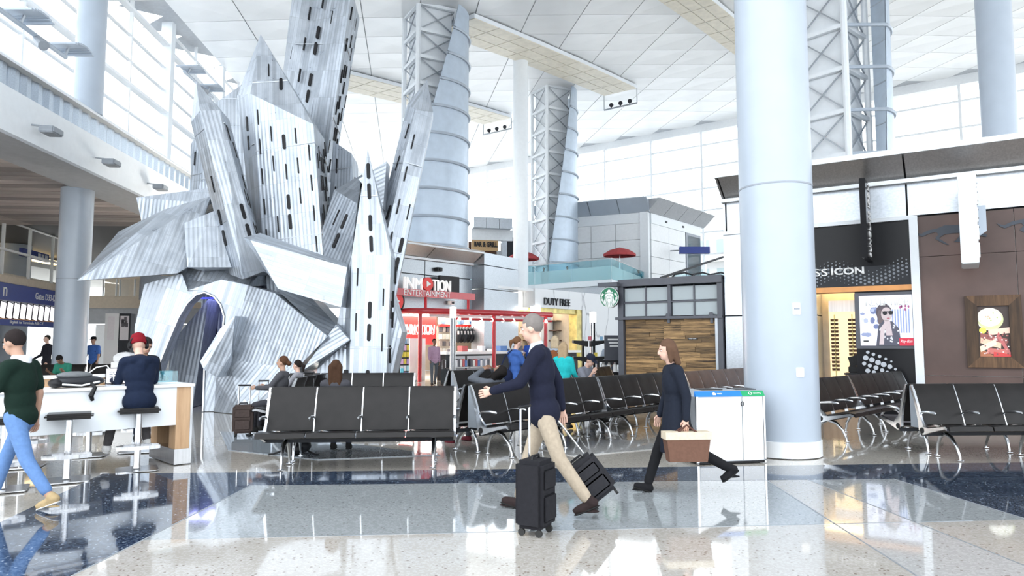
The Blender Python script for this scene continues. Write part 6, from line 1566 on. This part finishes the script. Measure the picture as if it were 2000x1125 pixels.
def person(loc, deg, label, h=1.72, skin='light', shirt=(.1,.1,.1), sleeve='long', pants=(.1,.1,.12), shoe=(.03,.03,.03), hair=(.05,.03,.02), style='short',
           legs=((0, 0), (0, 0)), arms=((0, 8, 10), (0, 8, 10)), lean=0.0, head=(0, 0), sit=None, vox=.02, skirt=0.0, sock=0.0, hood=False, group=None, jacket_open=False, foot=(0, 0), sole=(.02, .02, .02), hide_legs=False, collar=None, bulk=1.0, inward=(0, 0)):
    k = h/1.75; root = thing('person', loc, math.radians(deg), label, 'person', group)
    S = lambda v: V(v)*k
    # legs: (hip flexion, knee flexion) in degrees, right then left
    J = {}; low = 0
    for i, sx in enumerate((1, -1)):
        a, b = math.radians(legs[i][0]), math.radians(legs[i][1]); ab = math.radians(legs[i][2] if len(legs[i]) > 2 else 3)
        hip = V((sx*.092, 0, 0)); t1 = V((sx*math.sin(ab), math.sin(a), -math.cos(a))).normalized(); t2 = V((sx*math.sin(ab)*.3, math.sin(a-b), -math.cos(a-b))).normalized()
        kn = hip + t1*.44; an = kn + t2*.42; J['hip%d' % i], J['kn%d' % i], J['an%d' % i] = hip, kn, an; low = min(low, an.z)
    pz = (-low + .085) if sit is None else (sit/k + .10)
    L_ = math.radians(lean); RT = Matrix.Rotation(-L_, 3, 'X')
    for n_ in list(J): J[n_] = J[n_] + V((0, 0, pz))
    pel = V((0, 0, pz)); tor = lambda v: pel + RT @ V(v)
    chest = tor((0, .01, .36)); neck0 = tor((0, 0, .54)); neck1 = tor((0, .02, .62))
    hp, hy = math.radians(head[0]), math.radians(head[1]); RH = RT @ Matrix.Rotation(hy, 3, 'Z') @ Matrix.Rotation(-hp, 3, 'X')
    hc = neck1 + RH @ V((0, .015, .11)); HD = lambda v: hc + RH @ V(v)
    for i, sx in enumerate((1, -1)):
        f, ab, el = [math.radians(x) for x in arms[i][:3]]
        sh = tor((sx*.175, -.005, .49)); d1 = V((sx*math.sin(ab)*max(.15, math.cos(f)), math.sin(f), -math.cos(f)*math.cos(ab))).normalized(); d1 = RT @ d1 if lean < 25 else d1
        iw = inward[i]; d2 = V((sx*math.sin(ab)*.4 - sx*iw, math.sin(f+el), -math.cos(f+el)*math.cos(ab))).normalized()
        if len(arms[i]) > 3: d2 = V((sx*arms[i][3][0], arms[i][3][1], arms[i][3][2])).normalized()
        eb = sh + d1*.285*1.0; wr = eb + d2*.25; J['sh%d' % i], J['el%d' % i], J['wr%d' % i], J['fd%d' % i] = sh, eb, wr, d2
    b = MB()
    def torso(m, g):
        m_ = []
        for c, r in (((0, -.005, .0), (.158, .112, .12)), ((0, .0, .16), (.142, .10, .15)), ((0, .0, .34), (.165, .112, .19)), ((0, -.01, .46), (.14, .085, .09))):
            T = Matrix.Translation(tor(c)) @ RT.to_4x4(); m.ball((0, 0, 0), tuple(x*bulk+g for x in r), 14, 10, T)
        cap(m, tor((-.15, -.01, .49)), tor((.15, -.01, .49)), .058+g, .058+g)
    torso(b, 0); cap(b, neck0, neck1 + RH @ V((0, .01, .06)), .056, .052)
    TH = Matrix.Translation(hc) @ RH.to_4x4()
    b.ball((0, -.012, .022), (.076, .094, .098), 16, 12, TH); b.ball((0, .028, -.045), (.056, .062, .072), 14, 10, TH); b.ball((0, .060, -.082), (.028, .026, .022), 10, 8, TH)
    cap(b, HD((0, .088, .018)), HD((0, .104, -.022)), .011, .016, 8)
    for sx in (-1, 1): b.ball((sx*.077, -.005, -.012), (.013, .024, .034), 8, 6, TH)
    for i in (0, 1):
        cap(b, J['sh%d' % i], J['el%d' % i], .052, .040); cap(b, J['el%d' % i], J['wr%d' % i], .040, .027)
        cap(b, J['hip%d' % i], J['kn%d' % i], .082, .053); cap(b, J['kn%d' % i], J['kn%d' % i].lerp(J['an%d' % i], .35), .053, .056); cap(b, J['kn%d' % i].lerp(J['an%d' % i], .35), J['an%d' % i], .056, .036)
        fd = J['fd%d' % i]; sx = 1 if i == 0 else -1
        nrm = V((-sx, 0, 0)) - fd*(-sx*fd.x)
        if nrm.length < .2: nrm = V((0, 0, -1)) - fd*(-fd.z)
        nrm.normalize(); sd = fd.cross(nrm).normalized(); J['hn%d' % i] = (nrm, sd)
        w_ = J['wr%d' % i]
        for q in (-.024, 0, .024): cap(b, w_ + sd*q*.7 + fd*.01, w_ + fd*.085 + sd*q, .017, .014, 8)
    def footprint(i):
        a = math.radians(legs[i][0]-legs[i][1])*(1 if sit is None else 0) + math.radians(foot[i]); an = J['an%d' % i]
        fwd = V((0, math.cos(a), math.sin(a)*.9)).normalized(); up = V((0, -fwd.z, fwd.y)); return an, fwd, up
    for i in (0, 1):
        an, fwd, up = footprint(i); cap(b, an - fwd*.04 - up*.04, an + fwd*.10 - up*.05, .036, .032)
    sc = lambda mb_: setattr(mb_, 'v', [p*k for p in mb_.v])
    sc(b); body = remesh(b, vox*.8, 4)
    fm = MB()
    for i in (0, 1):
        nrm, sd = J['hn%d' % i]; fd = J['fd%d' % i]; w_ = J['wr%d' % i]; flip = 1 if sd.y*1 + sd.z*.01 >= 0 else -1
        for q, ln in ((-.030, .062), (-.010, .074), (.010, .080), (.030, .072)):
            p0 = w_ + fd*.082 + sd*q; c1 = .45; c2 = 1.0
            p1 = p0 + (fd*math.cos(.25) + nrm*math.sin(.25))*ln*.48; p2 = p1 + (fd*math.cos(c1+.3) + nrm*math.sin(c1+.3))*ln*.32; p3 = p2 + (fd*math.cos(c2+.2) + nrm*math.sin(c2+.2))*ln*.26
            fm.tube([p0 - fd*.02, p0, p1, p2, p3], [.0095, .0095, .009, .008, .0045], 6)
        p0 = w_ + fd*.025 + sd*flip*.026; t = (fd*.75 + sd*flip*.55 + nrm*.35).normalized()
        fm.tube([p0 - fd*.01, p0, p0+t*.038, p0+t*.038+(fd*.85+nrm*.45)*.030], [.012, .012, .0105, .006], 6)
    sc(fm); join_mesh(body, fm); link('body', body, 'skin_' + skin, root)
    # clothes
    if not hide_legs or True:
        m = MB(); g = .016
        for c, r in (((0, -.005, -.03), (.158, .110, .115)),): m.ball((0, 0, 0), tuple(x*bulk+.006 for x in r), 14, 10, Matrix.Translation(tor(c)) @ RT.to_4x4())
        for i in (0, 1):
            cap(m, J['hip%d' % i], J['kn%d' % i], .092, .066); cap(m, J['kn%d' % i], J['kn%d' % i].lerp(J['an%d' % i], .92 - sock), .066, .056)
        sc(m); link('trousers', remesh(m, vox, 5), cloth(pants), root)
    m = MB(); torso(m, .020)
    if jacket_open or hood:
        m.ball((0, 0, 0), (.190*bulk, .150*bulk, .16), 14, 10, Matrix.Translation(tor((0, 0, -.02))) @ RT.to_4x4())
    for i in (0, 1):
        e = J['el%d' % i]
        if sleeve == 'long': cap(m, J['sh%d' % i], e, .070, .056); cap(m, e, J['wr%d' % i], .055, .042)
        else: cap(m, J['sh%d' % i], J['sh%d' % i].lerp(e, .72), .072, .066)
    if hood:
        cap(m, tor((-.09, -.085, .50)), tor((.09, -.085, .50)), .055, .055); cap(m, tor((0, -.10, .44)), tor((0, -.11, .36)), .08, .05)
    cap(m, tor((0, -.005, .48)), tor((0, .005, .545)), .085, .066)
    sc(m); link('hoodie' if hood else ('jacket' if jacket_open else 'top'), remesh(m, vox, 5), cloth(shirt), root)
    if collar:
        m = MB(); cap(m, tor((0, .05, .50)), tor((0, .012, .575)), .05, .062); sc(m); link('collar', remesh(m, vox*.8, 3), cloth(collar), root)
    if skirt:
        m = MB()
        for z, rx, ry in ((.16, .165, .125), (.0, .195, .15), (-.18, .205, .165), (-skirt*.75, .215, .18), (-skirt, .22, .185)):
            m.v += [pel + V((rx*math.cos(q*math.pi/12), ry*math.sin(q*math.pi/12), z)) for q in range(24)]
        for r in range(4):
            for q in range(24): m.f.append((r*24+q, r*24+(q+1) % 24, (r+1)*24+(q+1) % 24, (r+1)*24+q))
        sc(m); o_ = m.build('coat_skirt', cloth(shirt), root, smooth=True)
    for i in (0, 1):
        an, fwd, up = footprint(i); m = MB()
        cap(m, an - fwd*.035 - up*.035, an + fwd*.12 - up*.048, .047, .038); cap(m, an - fwd*.01, an - fwd*.02 - up*.03, .048, .05); m.ball(tuple(an + fwd*.05 - up*.075), (.045, .13, .014), 12, 6)
        sc(m); so_ = link('shoe', remesh(m, vox*.7, 3), cloth(shoe), root)
        q = MB(); cap(q, an - fwd*.03 - up*.074, an + fwd*.12 - up*.074, .047, .042); q.v = [p - up*((p - (an - up*.074)).dot(up)*.74) for p in q.v]; sc(q); q.build('sole', cloth(sole), so_, smooth=True)
    # hair and face
    if style:
        m = MB(); T = TH
        m.ball((0, -.024, .036), (.086, .098, .100), 16, 12, T)
        if style in ('long', 'bob', 'shaggy'):
            dn = .16 if style == 'bob' else .30
            for sx in (-.055, 0, .055): cap(m, HD((sx*1.1, -.055, .02)), HD((sx*1.2, -.085, -dn)), .055, .035)
            for sx in (-1, 1): cap(m, HD((sx*.068, -.01, .03)), HD((sx*.078, .0, -dn*.8)), .032, .022)
        if style == 'pony': cap(m, HD((0, -.10, .03)), HD((0, -.165, -.03)), .035, .045); cap(m, HD((0, -.165, -.03)), HD((0, -.14, -.16)), .045, .015)
        if style == 'bun': m.ball((0, -.135, -.01), (.05, .05, .05), 10, 8, T)
        sc(m); hm = remesh(m, vox*.7, 3)
        # cut the hair clear of the face
        bm = bmesh.new(); bm.from_mesh(hm); inv = RH.inverted(); kill = []
        for v in bm.verts:
            q = inv @ (v.co/k - hc)
            if q.y > .030 and q.z < .052: kill.append(v)
            elif q.y > -.005 and q.z < -.02 and style not in ('long', 'bob', 'shaggy'): kill.append(v)
        bmesh.ops.delete(bm, geom=kill, context='VERTS'); bm.to_mesh(hm); bm.free()
        link('hair', hm, cloth(hair), root)
    for sx in (-1, 1):
        MB().ball(tuple(HD((sx*.031, .0725, .008))*k), (.012*k, .010*k, .007*k), 10, 6).build('eye', 'white_sign', root, smooth=True)
        MB().ball(tuple(HD((sx*.031, .0795, .008))*k), .0062*k, 8, 6).build('pupil', 'black_plastic', root, smooth=True)
        MB().tube([HD((sx*.016, .086, .026))*k, HD((sx*.034, .083, .030))*k, HD((sx*.05, .072, .025))*k], .0040*k, 5).build('eyebrow', cloth(hair), root)
    MB().ball(tuple(HD((0, .0875, -.052))*k), (.022*k, .007*k, .006*k), 10, 6).build('mouth', flat((.42, .16, .14)), root, smooth=True)
    root['_k'] = k
    J['hc'], J['HD'], J['tor'], J['k'], J['RH'] = hc, HD, tor, k, RH
    return root, J
def hat(root, J, kind, c, name):
    k = J['k']; T = Matrix.Scale(k, 4) @ Matrix.Translation(J['hc']) @ J['RH'].to_4x4(); m = MB()
    if kind == 'beanie':
        m.lathe([(.098, .0), (.104, .02), (.104, .05), (.100, .055), (.098, .09), (.080, .135), (.045, .158), (.012, .166)], 24, T @ Matrix.Translation((0, -.018, -.002)) @ Matrix.Diagonal((.93, 1.05, 1, 1)))
    else:
        m.lathe([(.092, .035), (.094, .07), (.085, .105), (.055, .130), (.012, .138)], 24, T @ Matrix.Translation((0, -.018, .0)) @ Matrix.Diagonal((.95, 1.06, 1, 1)))
    o = m.build(name, cloth(c), root, smooth=True)
    if kind == 'cap':
        q = MB(); n_ = 9; up = []; dn = []
        for i in range(n_):
            a = math.pi*i/(n_-1); up.append((math.cos(a)*.085, .05+math.sin(a)*.125, .05-.02*math.sin(a)))
        q.add(up + [(x, y, z-.008) for x, y, z in up], [list(range(n_)), list(range(2*n_-1, n_-1, -1))] + [(i, i+1, n_+i+1, n_+i) for i in range(n_-1)], T); q.build('peak', cloth(c), o)
    return o
def pack(root, J, c, name='backpack', dy=-.18, label=None):
    k = J['k']; t = J['tor']; w = WM[root.name]; p = w @ (t((0, dy, .28))*k)
    b = thing('worn_backpack', p, root.rotation_euler.z, label, 'backpack')
    MB().ball((0, 0, 0), (.15, .10, .23), 14, 10).build('bag', cloth(c), b, smooth=True); MB().ball((0, -.08, -.06), (.11, .05, .11), 12, 8).build('pocket', cloth(tuple(x*.8 for x in c)), b, smooth=True)
    for sx in (-1, 1): MB().tube([(sx*.09, .06, -.16), (sx*.13, .18, -.1), (sx*.13, .27, .06), (sx*.11, .2, .23), (sx*.08, .06, .2)], .018, 6).build('strap', cloth(c), b)
    return b
NEAR = .015
def gp(px, Y): return (W(px, 671, Y).x, Y, 0)
# --- walkers in front
r, J = person(gp(48, 6.95), 90, 'person walking left in dark green shirt and blue jeans by the counter', 1.76, 'tan', (.008, .022, .016), 'short', (.13, .24, .48), (.42, .31, .17), (.02, .015, .015), 'short',
              legs=((26, 8), (-22, 14)), arms=((-8, 8, 14), (22, 8, 22)), lean=4, head=(12, 0), vox=NEAR, sock=.10, foot=(0, 14), sole=(.8, .8, .8))
m = MB(); hd = J['HD']; m.lathe([(.085, -.08), (.09, -.02), (.075, .0)], 16, Matrix.Scale(J['k'], 4) @ Matrix.Translation(J['tor']((0, -.02, .60)))); m.build('white_neck_scarf', cloth((.75, .76, .82)), r, smooth=True)
r, J = person(gp(1062, 6.75), 78, 'tall man striding left in navy blazer and khaki trousers with luggage', 1.88, 'light', (.012, .014, .030), 'long', (.42, .35, .27), (.03, .02, .02), (.20, .18, .17), 'short',
              legs=((20, 6), (-20, 16)), arms=((-22, 10, 14), (34, 6, 40)), lean=5, head=(8, 0), vox=NEAR, jacket_open=True, collar=(.55, .65, .80), foot=(0, 10))
r, J = person(gp(1318, 7.6), 95, 'woman striding left in dark coat and black boots with a tan tote', 1.66, 'light', (.014, .018, .030), 'long', (.012, .012, .014), (.014, .013, .013), (.11, .062, .04), 'bob',
              legs=((24, 6), (-26, 36)), arms=((6, 10, 12), (-12, 10, 16)), lean=4, head=(6, 0), vox=NEAR, skirt=.42, jacket_open=True, foot=(0, 24))
wpt = WM[r.name] @ (J['wr1']*J['k']); tb_ = thing('tote_bag', (wpt.x, wpt.y, .38), math.radians(5), 'tan and brown tote bag carried by the woman in the dark coat', 'bag')
hz = wpt.z - .38 - .06
MB().add([(-.20, -.07, 0), (.20, -.07, 0), (.20, .07, 0), (-.20, .07, 0), (-.24, -.08, .30), (.24, -.08, .30), (.24, .08, .30), (-.24, .08, .30)], [(3,2,1,0),(4,5,6,7),(0,1,5,4),(1,2,6,5),(2,3,7,6),(3,0,4,7)]).build('body', cloth((.16, .085, .06)), tb_)
MB().box((-.245, -.085, .23), (.245, .085, .305)).build('cream_band', cloth((.70, .60, .46)), tb_)
for sy in (-.07, .07): MB().tube([(-.13, sy, .28), (-.10, sy*.6, hz*.8), (0, sy*.15, hz), (.10, sy*.6, hz*.8), (.13, sy, .28)], .011, 6).build('handle', cloth((.10, .05, .04)), tb_)
# --- at the counter
stool_p = FL(267, 917); dirc = 45.0
r, J = person((stool_p.x, stool_p.y, 0), 42, 'person in red beanie, headphones and navy hoodie sitting at the laptop', 1.74, 'light', (.010, .017, .040), 'long', (.085, .080, .085), (.80, .80, .80), (.06, .03, .02), None,
              legs=((68, 78, 10), (58, 40, 16)), arms=((34, 10, 62), (30, 10, 66)), lean=10, head=(14, 0), sit=.785, vox=NEAR, hood=True, bulk=1.10, foot=(4, 10), sole=(.75, .75, .75))
hat(r, J, 'beanie', (.20, .008, .016), 'beanie')
k = J['k']; T = Matrix.Scale(k, 4) @ Matrix.Translation(J['hc']) @ J['RH'].to_4x4()
hp = thing('headphones', WM[r.name] @ (J['hc']*k), 0, 'black over-ear headphones worn over the red beanie', 'headphones')
for sx in (-1, 1): MB().lathe([(.030, 0), (.044, .008), (.044, .032), (.034, .042)], 18, WM[r.name] @ T @ Matrix.Translation((sx*.080, -.005, -.012)) @ Matrix.Rotation(sx*math.pi/2, 4, 'Y')).build('ear_cup', 'black_plastic', hp, world=True, smooth=True)
MB().tube([WM[r.name] @ T @ V((math.cos(a)*.112, -.03-.10*math.sin(a)*.55, -.01+math.sin(a)*.10)) for a in [math.pi*q/10 for q in range(11)]], .010, 8).build('band', 'black_plastic', hp, world=True, smooth=True)
MB().tube([WM[r.name] @ (J['tor'](v)*k) for v in ((.12, .1, .5), (.2, .2, .2), (.22, .3, .05), (.2, .35, .1), (.1, .4, .28))], .004, 5).build('cord', flat((.35, .08, .06)), hp, world=True)
sp_ = FL(268, 881); person((sp_.x, sp_.y, 0), 225, 'person in dark jeans on the far side of the counter, mostly hidden', 1.72, 'tan', (.02, .02, .025), 'long', (.02, .025, .045), (.015, .015, .015), (.02, .015, .012), 'short', legs=((62, 52, 6), (70, 70, 8)), arms=((28, 8, 60), (28, 8, 60)), lean=12, head=(14, 0), sit=.785)
# --- left background
r, J = person(gp(183, 25.0), 175, 'man in blue T-shirt and black cap standing by the column with a backpack', 1.80, 'tan', (.07, .17, .50), 'short', (.05, .05, .06), (.02, .02, .02), (.03, .02, .02), 'short', arms=((6, 10, 14), (6, 10, 14)), vox=.022)
hat(r, J, 'cap', (.012, .012, .014), 'cap'); pack(r, J, (.03, .03, .035), label='dark backpack worn by the man in the blue T-shirt')
person(gp(93, 24.0), 150, 'person in dark jacket standing under the flight screens', 1.84, 'light', (.022, .022, .03), 'long', (.03, .03, .04), (.02, .02, .02), (.03, .025, .02), 'short', arms=((10, 10, 50), (6, 10, 14)), vox=.024, jacket_open=True)
person((W(133, 700, 19.3).x, 19.3, 0), 180, 'man in green patterned shirt bent over on the bench behind the counter', 1.72, 'brown', (.03, .19, .13), 'short', (.04, .04, .05), (.02, .02, .02), (.012, .010, .010), 'short', legs=((82, 84, 8), (82, 84, 8)), arms=((40, 6, 80), (40, 6, 80)), lean=24, head=(28, 0), sit=.46, vox=.022)
# --- around the benches
o1_ = R2(4.7, 4*PITCH_, .56)
person((W(657, 740, 10.2).x, 10.22, 0), 2, 'woman with long brown hair seen from behind over the front bench', 1.64, 'tan', (.06, .06, .07), 'long', (.05, .06, .09), (.03, .03, .03), (.055, .028, .016), 'long', legs=((80, 82), (80, 82)), arms=((30, 8, 60), (30, 8, 60)), lean=-8, head=(6, 0), sit=.47, vox=.018)
person((-4.22, 12.75, 0), 88, 'woman with brown hair in a bun facing left beside the sculpture', 1.66, 'tan', (.08, .08, .09), 'long', (.05, .05, .06), (.03, .03, .03), (.085, .040, .022), 'bun', legs=((80, 82), (80, 82)), arms=((30, 8, 60), (30, 8, 60)), lean=-6, head=(2, 0), sit=.47, vox=.018)
person((-4.22, 13.75, 0), 80, 'child with dark hair on the bench next to the woman with the bun', 1.48, 'light', (.30, .30, .33), 'long', (.05, .05, .06), (.03, .03, .03), (.018, .013, .012), 'pony', legs=((82, 80), (82, 80)), arms=((30, 8, 60), (30, 8, 60)), lean=-4, head=(8, 0), sit=.47, vox=.018)
pr = oC + R2(48, .95, .86)
r, J = person((pr.x, pr.y, 0), 48, 'woman in grey leaning back on the bench with hands behind her head', 1.68, 'brown', (.10, .11, .13), 'long', (.06, .06, .07), (.12, .02, .03), (.012, .009, .008), 'shaggy', legs=((72, 50, 8), (66, 36, 10)), arms=((60, 70, 120, (-.75, -.35, .55)), (60, 70, 120, (-.75, -.35, .55))), lean=-26, head=(-34, 0), sit=.47, vox=.018)
r, J = person(gp(1006, 14.6), -62, 'woman in blue hoodie and white trousers standing with a navy shoulder bag', 1.70, 'light', (.045, .11, .34), 'long', (.72, .73, .76), (.6, .6, .6), (.16, .08, .04), 'pony', arms=((30, 6, 62), (30, 6, 66)), head=(16, 0), vox=.018, hood=True)
hb2 = thing('shoulder_bag', V(gp(984, 14.45)) + V((0, 0, .92)), .3, 'navy shoulder bag hanging behind the woman in the blue hoodie', 'bag')
MB().ball((0, 0, 0), (.20, .11, .17), 14, 10).build('bag', cloth((.012, .018, .05)), hb2, smooth=True); MB().tube([(-.1, 0, .12), (.02, 0, .40), (.18, .02, .55), (.16, .05, .3), (.1, .02, .12)], .014, 6).build('strap', cloth((.012, .018, .05)), hb2)
r, J = person(gp(1084, 17.0), -18, 'woman with blond bob and grey top standing with a brown backpack', 1.74, 'light', (.33, .38, .45), 'long', (.05, .06, .10), (.1, .1, .1), (.48, .38, .26), 'bob', arms=((12, 8, 40), (12, 8, 40)), vox=.02)
pack(r, J, (.22, .075, .03), label='brown leather backpack worn by the blond woman')
WMp = None
person(gp(1100, 13.37), -30, 'person in turquoise jacket with long blond hair behind the walking man', 1.58, 'light', (.02, .42, .44), 'long', (.03, .04, .09), (.1, .1, .1), (.36, .26, .16), 'long', arms=((14, 8, 30), (14, 8, 30)), vox=.02)
pm = V((.58, 14.08, 0)) + R2(48, .95, -.28)
r, J = person((pm.x, pm.y, 0), 228, 'man in dark cap and grey T-shirt resting his face on his hand', 1.76, 'light', (.20, .21, .25), 'short', (.08, .09, .12), (.05, .05, .05), (.03, .02, .02), 'short', legs=((82, 84, 8), (82, 84, 8)), arms=((48, 6, 92), (30, 8, 60)), lean=16, head=(14, 0), sit=.47, vox=.018)
hat(r, J, 'cap', (.018, .022, .04), 'cap')
r, J = person(gp(848, 27.2), 200, 'person in pink top and grey leggings walking towards the red shop', 1.76, 'brown', (.52, .34, .48), 'long', (.14, .16, .19), (.06, .05, .05), (.015, .012, .012), 'short', legs=((16, 6), (-18, 12)), arms=((14, 8, 30), (-12, 8, 14)), vox=.022)
person(gp(1033, 33.2), 170, 'shop assistant in royal blue shirt behind the duty free counter', 1.76, 'light', (.03, .09, .45), 'short', (.03, .03, .04), (.02, .02, .02), (.15, .08, .04), 'short', arms=((16, 8, 40), (16, 8, 40)), vox=.026)
person(gp(1188, 23.3), 150, 'person in pale blue top choosing a drink beside the kiosk', 1.66, 'light', (.50, .58, .70), 'long', (.18, .25, .40), (.05, .05, .05), (.16, .06, .04), 'bob', arms=((30, 8, 50), (14, 8, 30)), vox=.024)
person((W(1305, 545, 46).x, 46, W(1305, 545, 46).z-1.45), 160, 'tiny figure in blue on the escalator above the kiosk', 1.72, 'light', (.04, .10, .45), 'long', (.05, .06, .09), (.03, .03, .03), (.03, .02, .02), 'short', vox=.03)
for k_, (px, c, lb) in enumerate(((1062, (.06, .06, .08), 'diner in dark top at the terrace glass right of the slim column'), (1108, (.5, .5, .52), 'diner in pale top at the middle of the terrace glass'), (1247, (.04, .22, .28), 'diner in teal top at the corner of the terrace glass'))):
    Yd = (48.2, 47.5, 49.5)[k_]; X_ = W(px, 530, Yd).x
    ch_ = thing('terrace_chair', (X_, Yd, DZ), 0, 'terrace chair under the ' + lb[:26].replace('diner', 'diner'), 'chair')
    ch_['label'] = ['terrace chair right of the slim column', 'terrace chair in the middle of the glass railing', 'terrace chair by the corner of the glass railing'][k_]
    MB().box((-.22, -.22, .42), (.22, .22, .46)).build('seat', 'charcoal', ch_); MB().box((-.22, .19, .46), (.22, .22, .86)).build('backrest', 'charcoal', ch_)
    for sx in (-.19, .19):
        for sy in (-.19, .19): MB().box((sx-.015, sy-.015, 0), (sx+.015, sy+.015, .42)).build('leg', 'charcoal', ch_)
    person((X_, Yd, DZ), 180, lb, 1.70, 'tan', c, 'long', (.05, .05, .07), (.03, .03, .03), (.03, .02, .02), 'short', legs=((82, 84), (82, 84)), arms=((30, 8, 60), (30, 8, 60)), sit=.46, vox=.03)

bpy.data.scenes.remove(TMP)
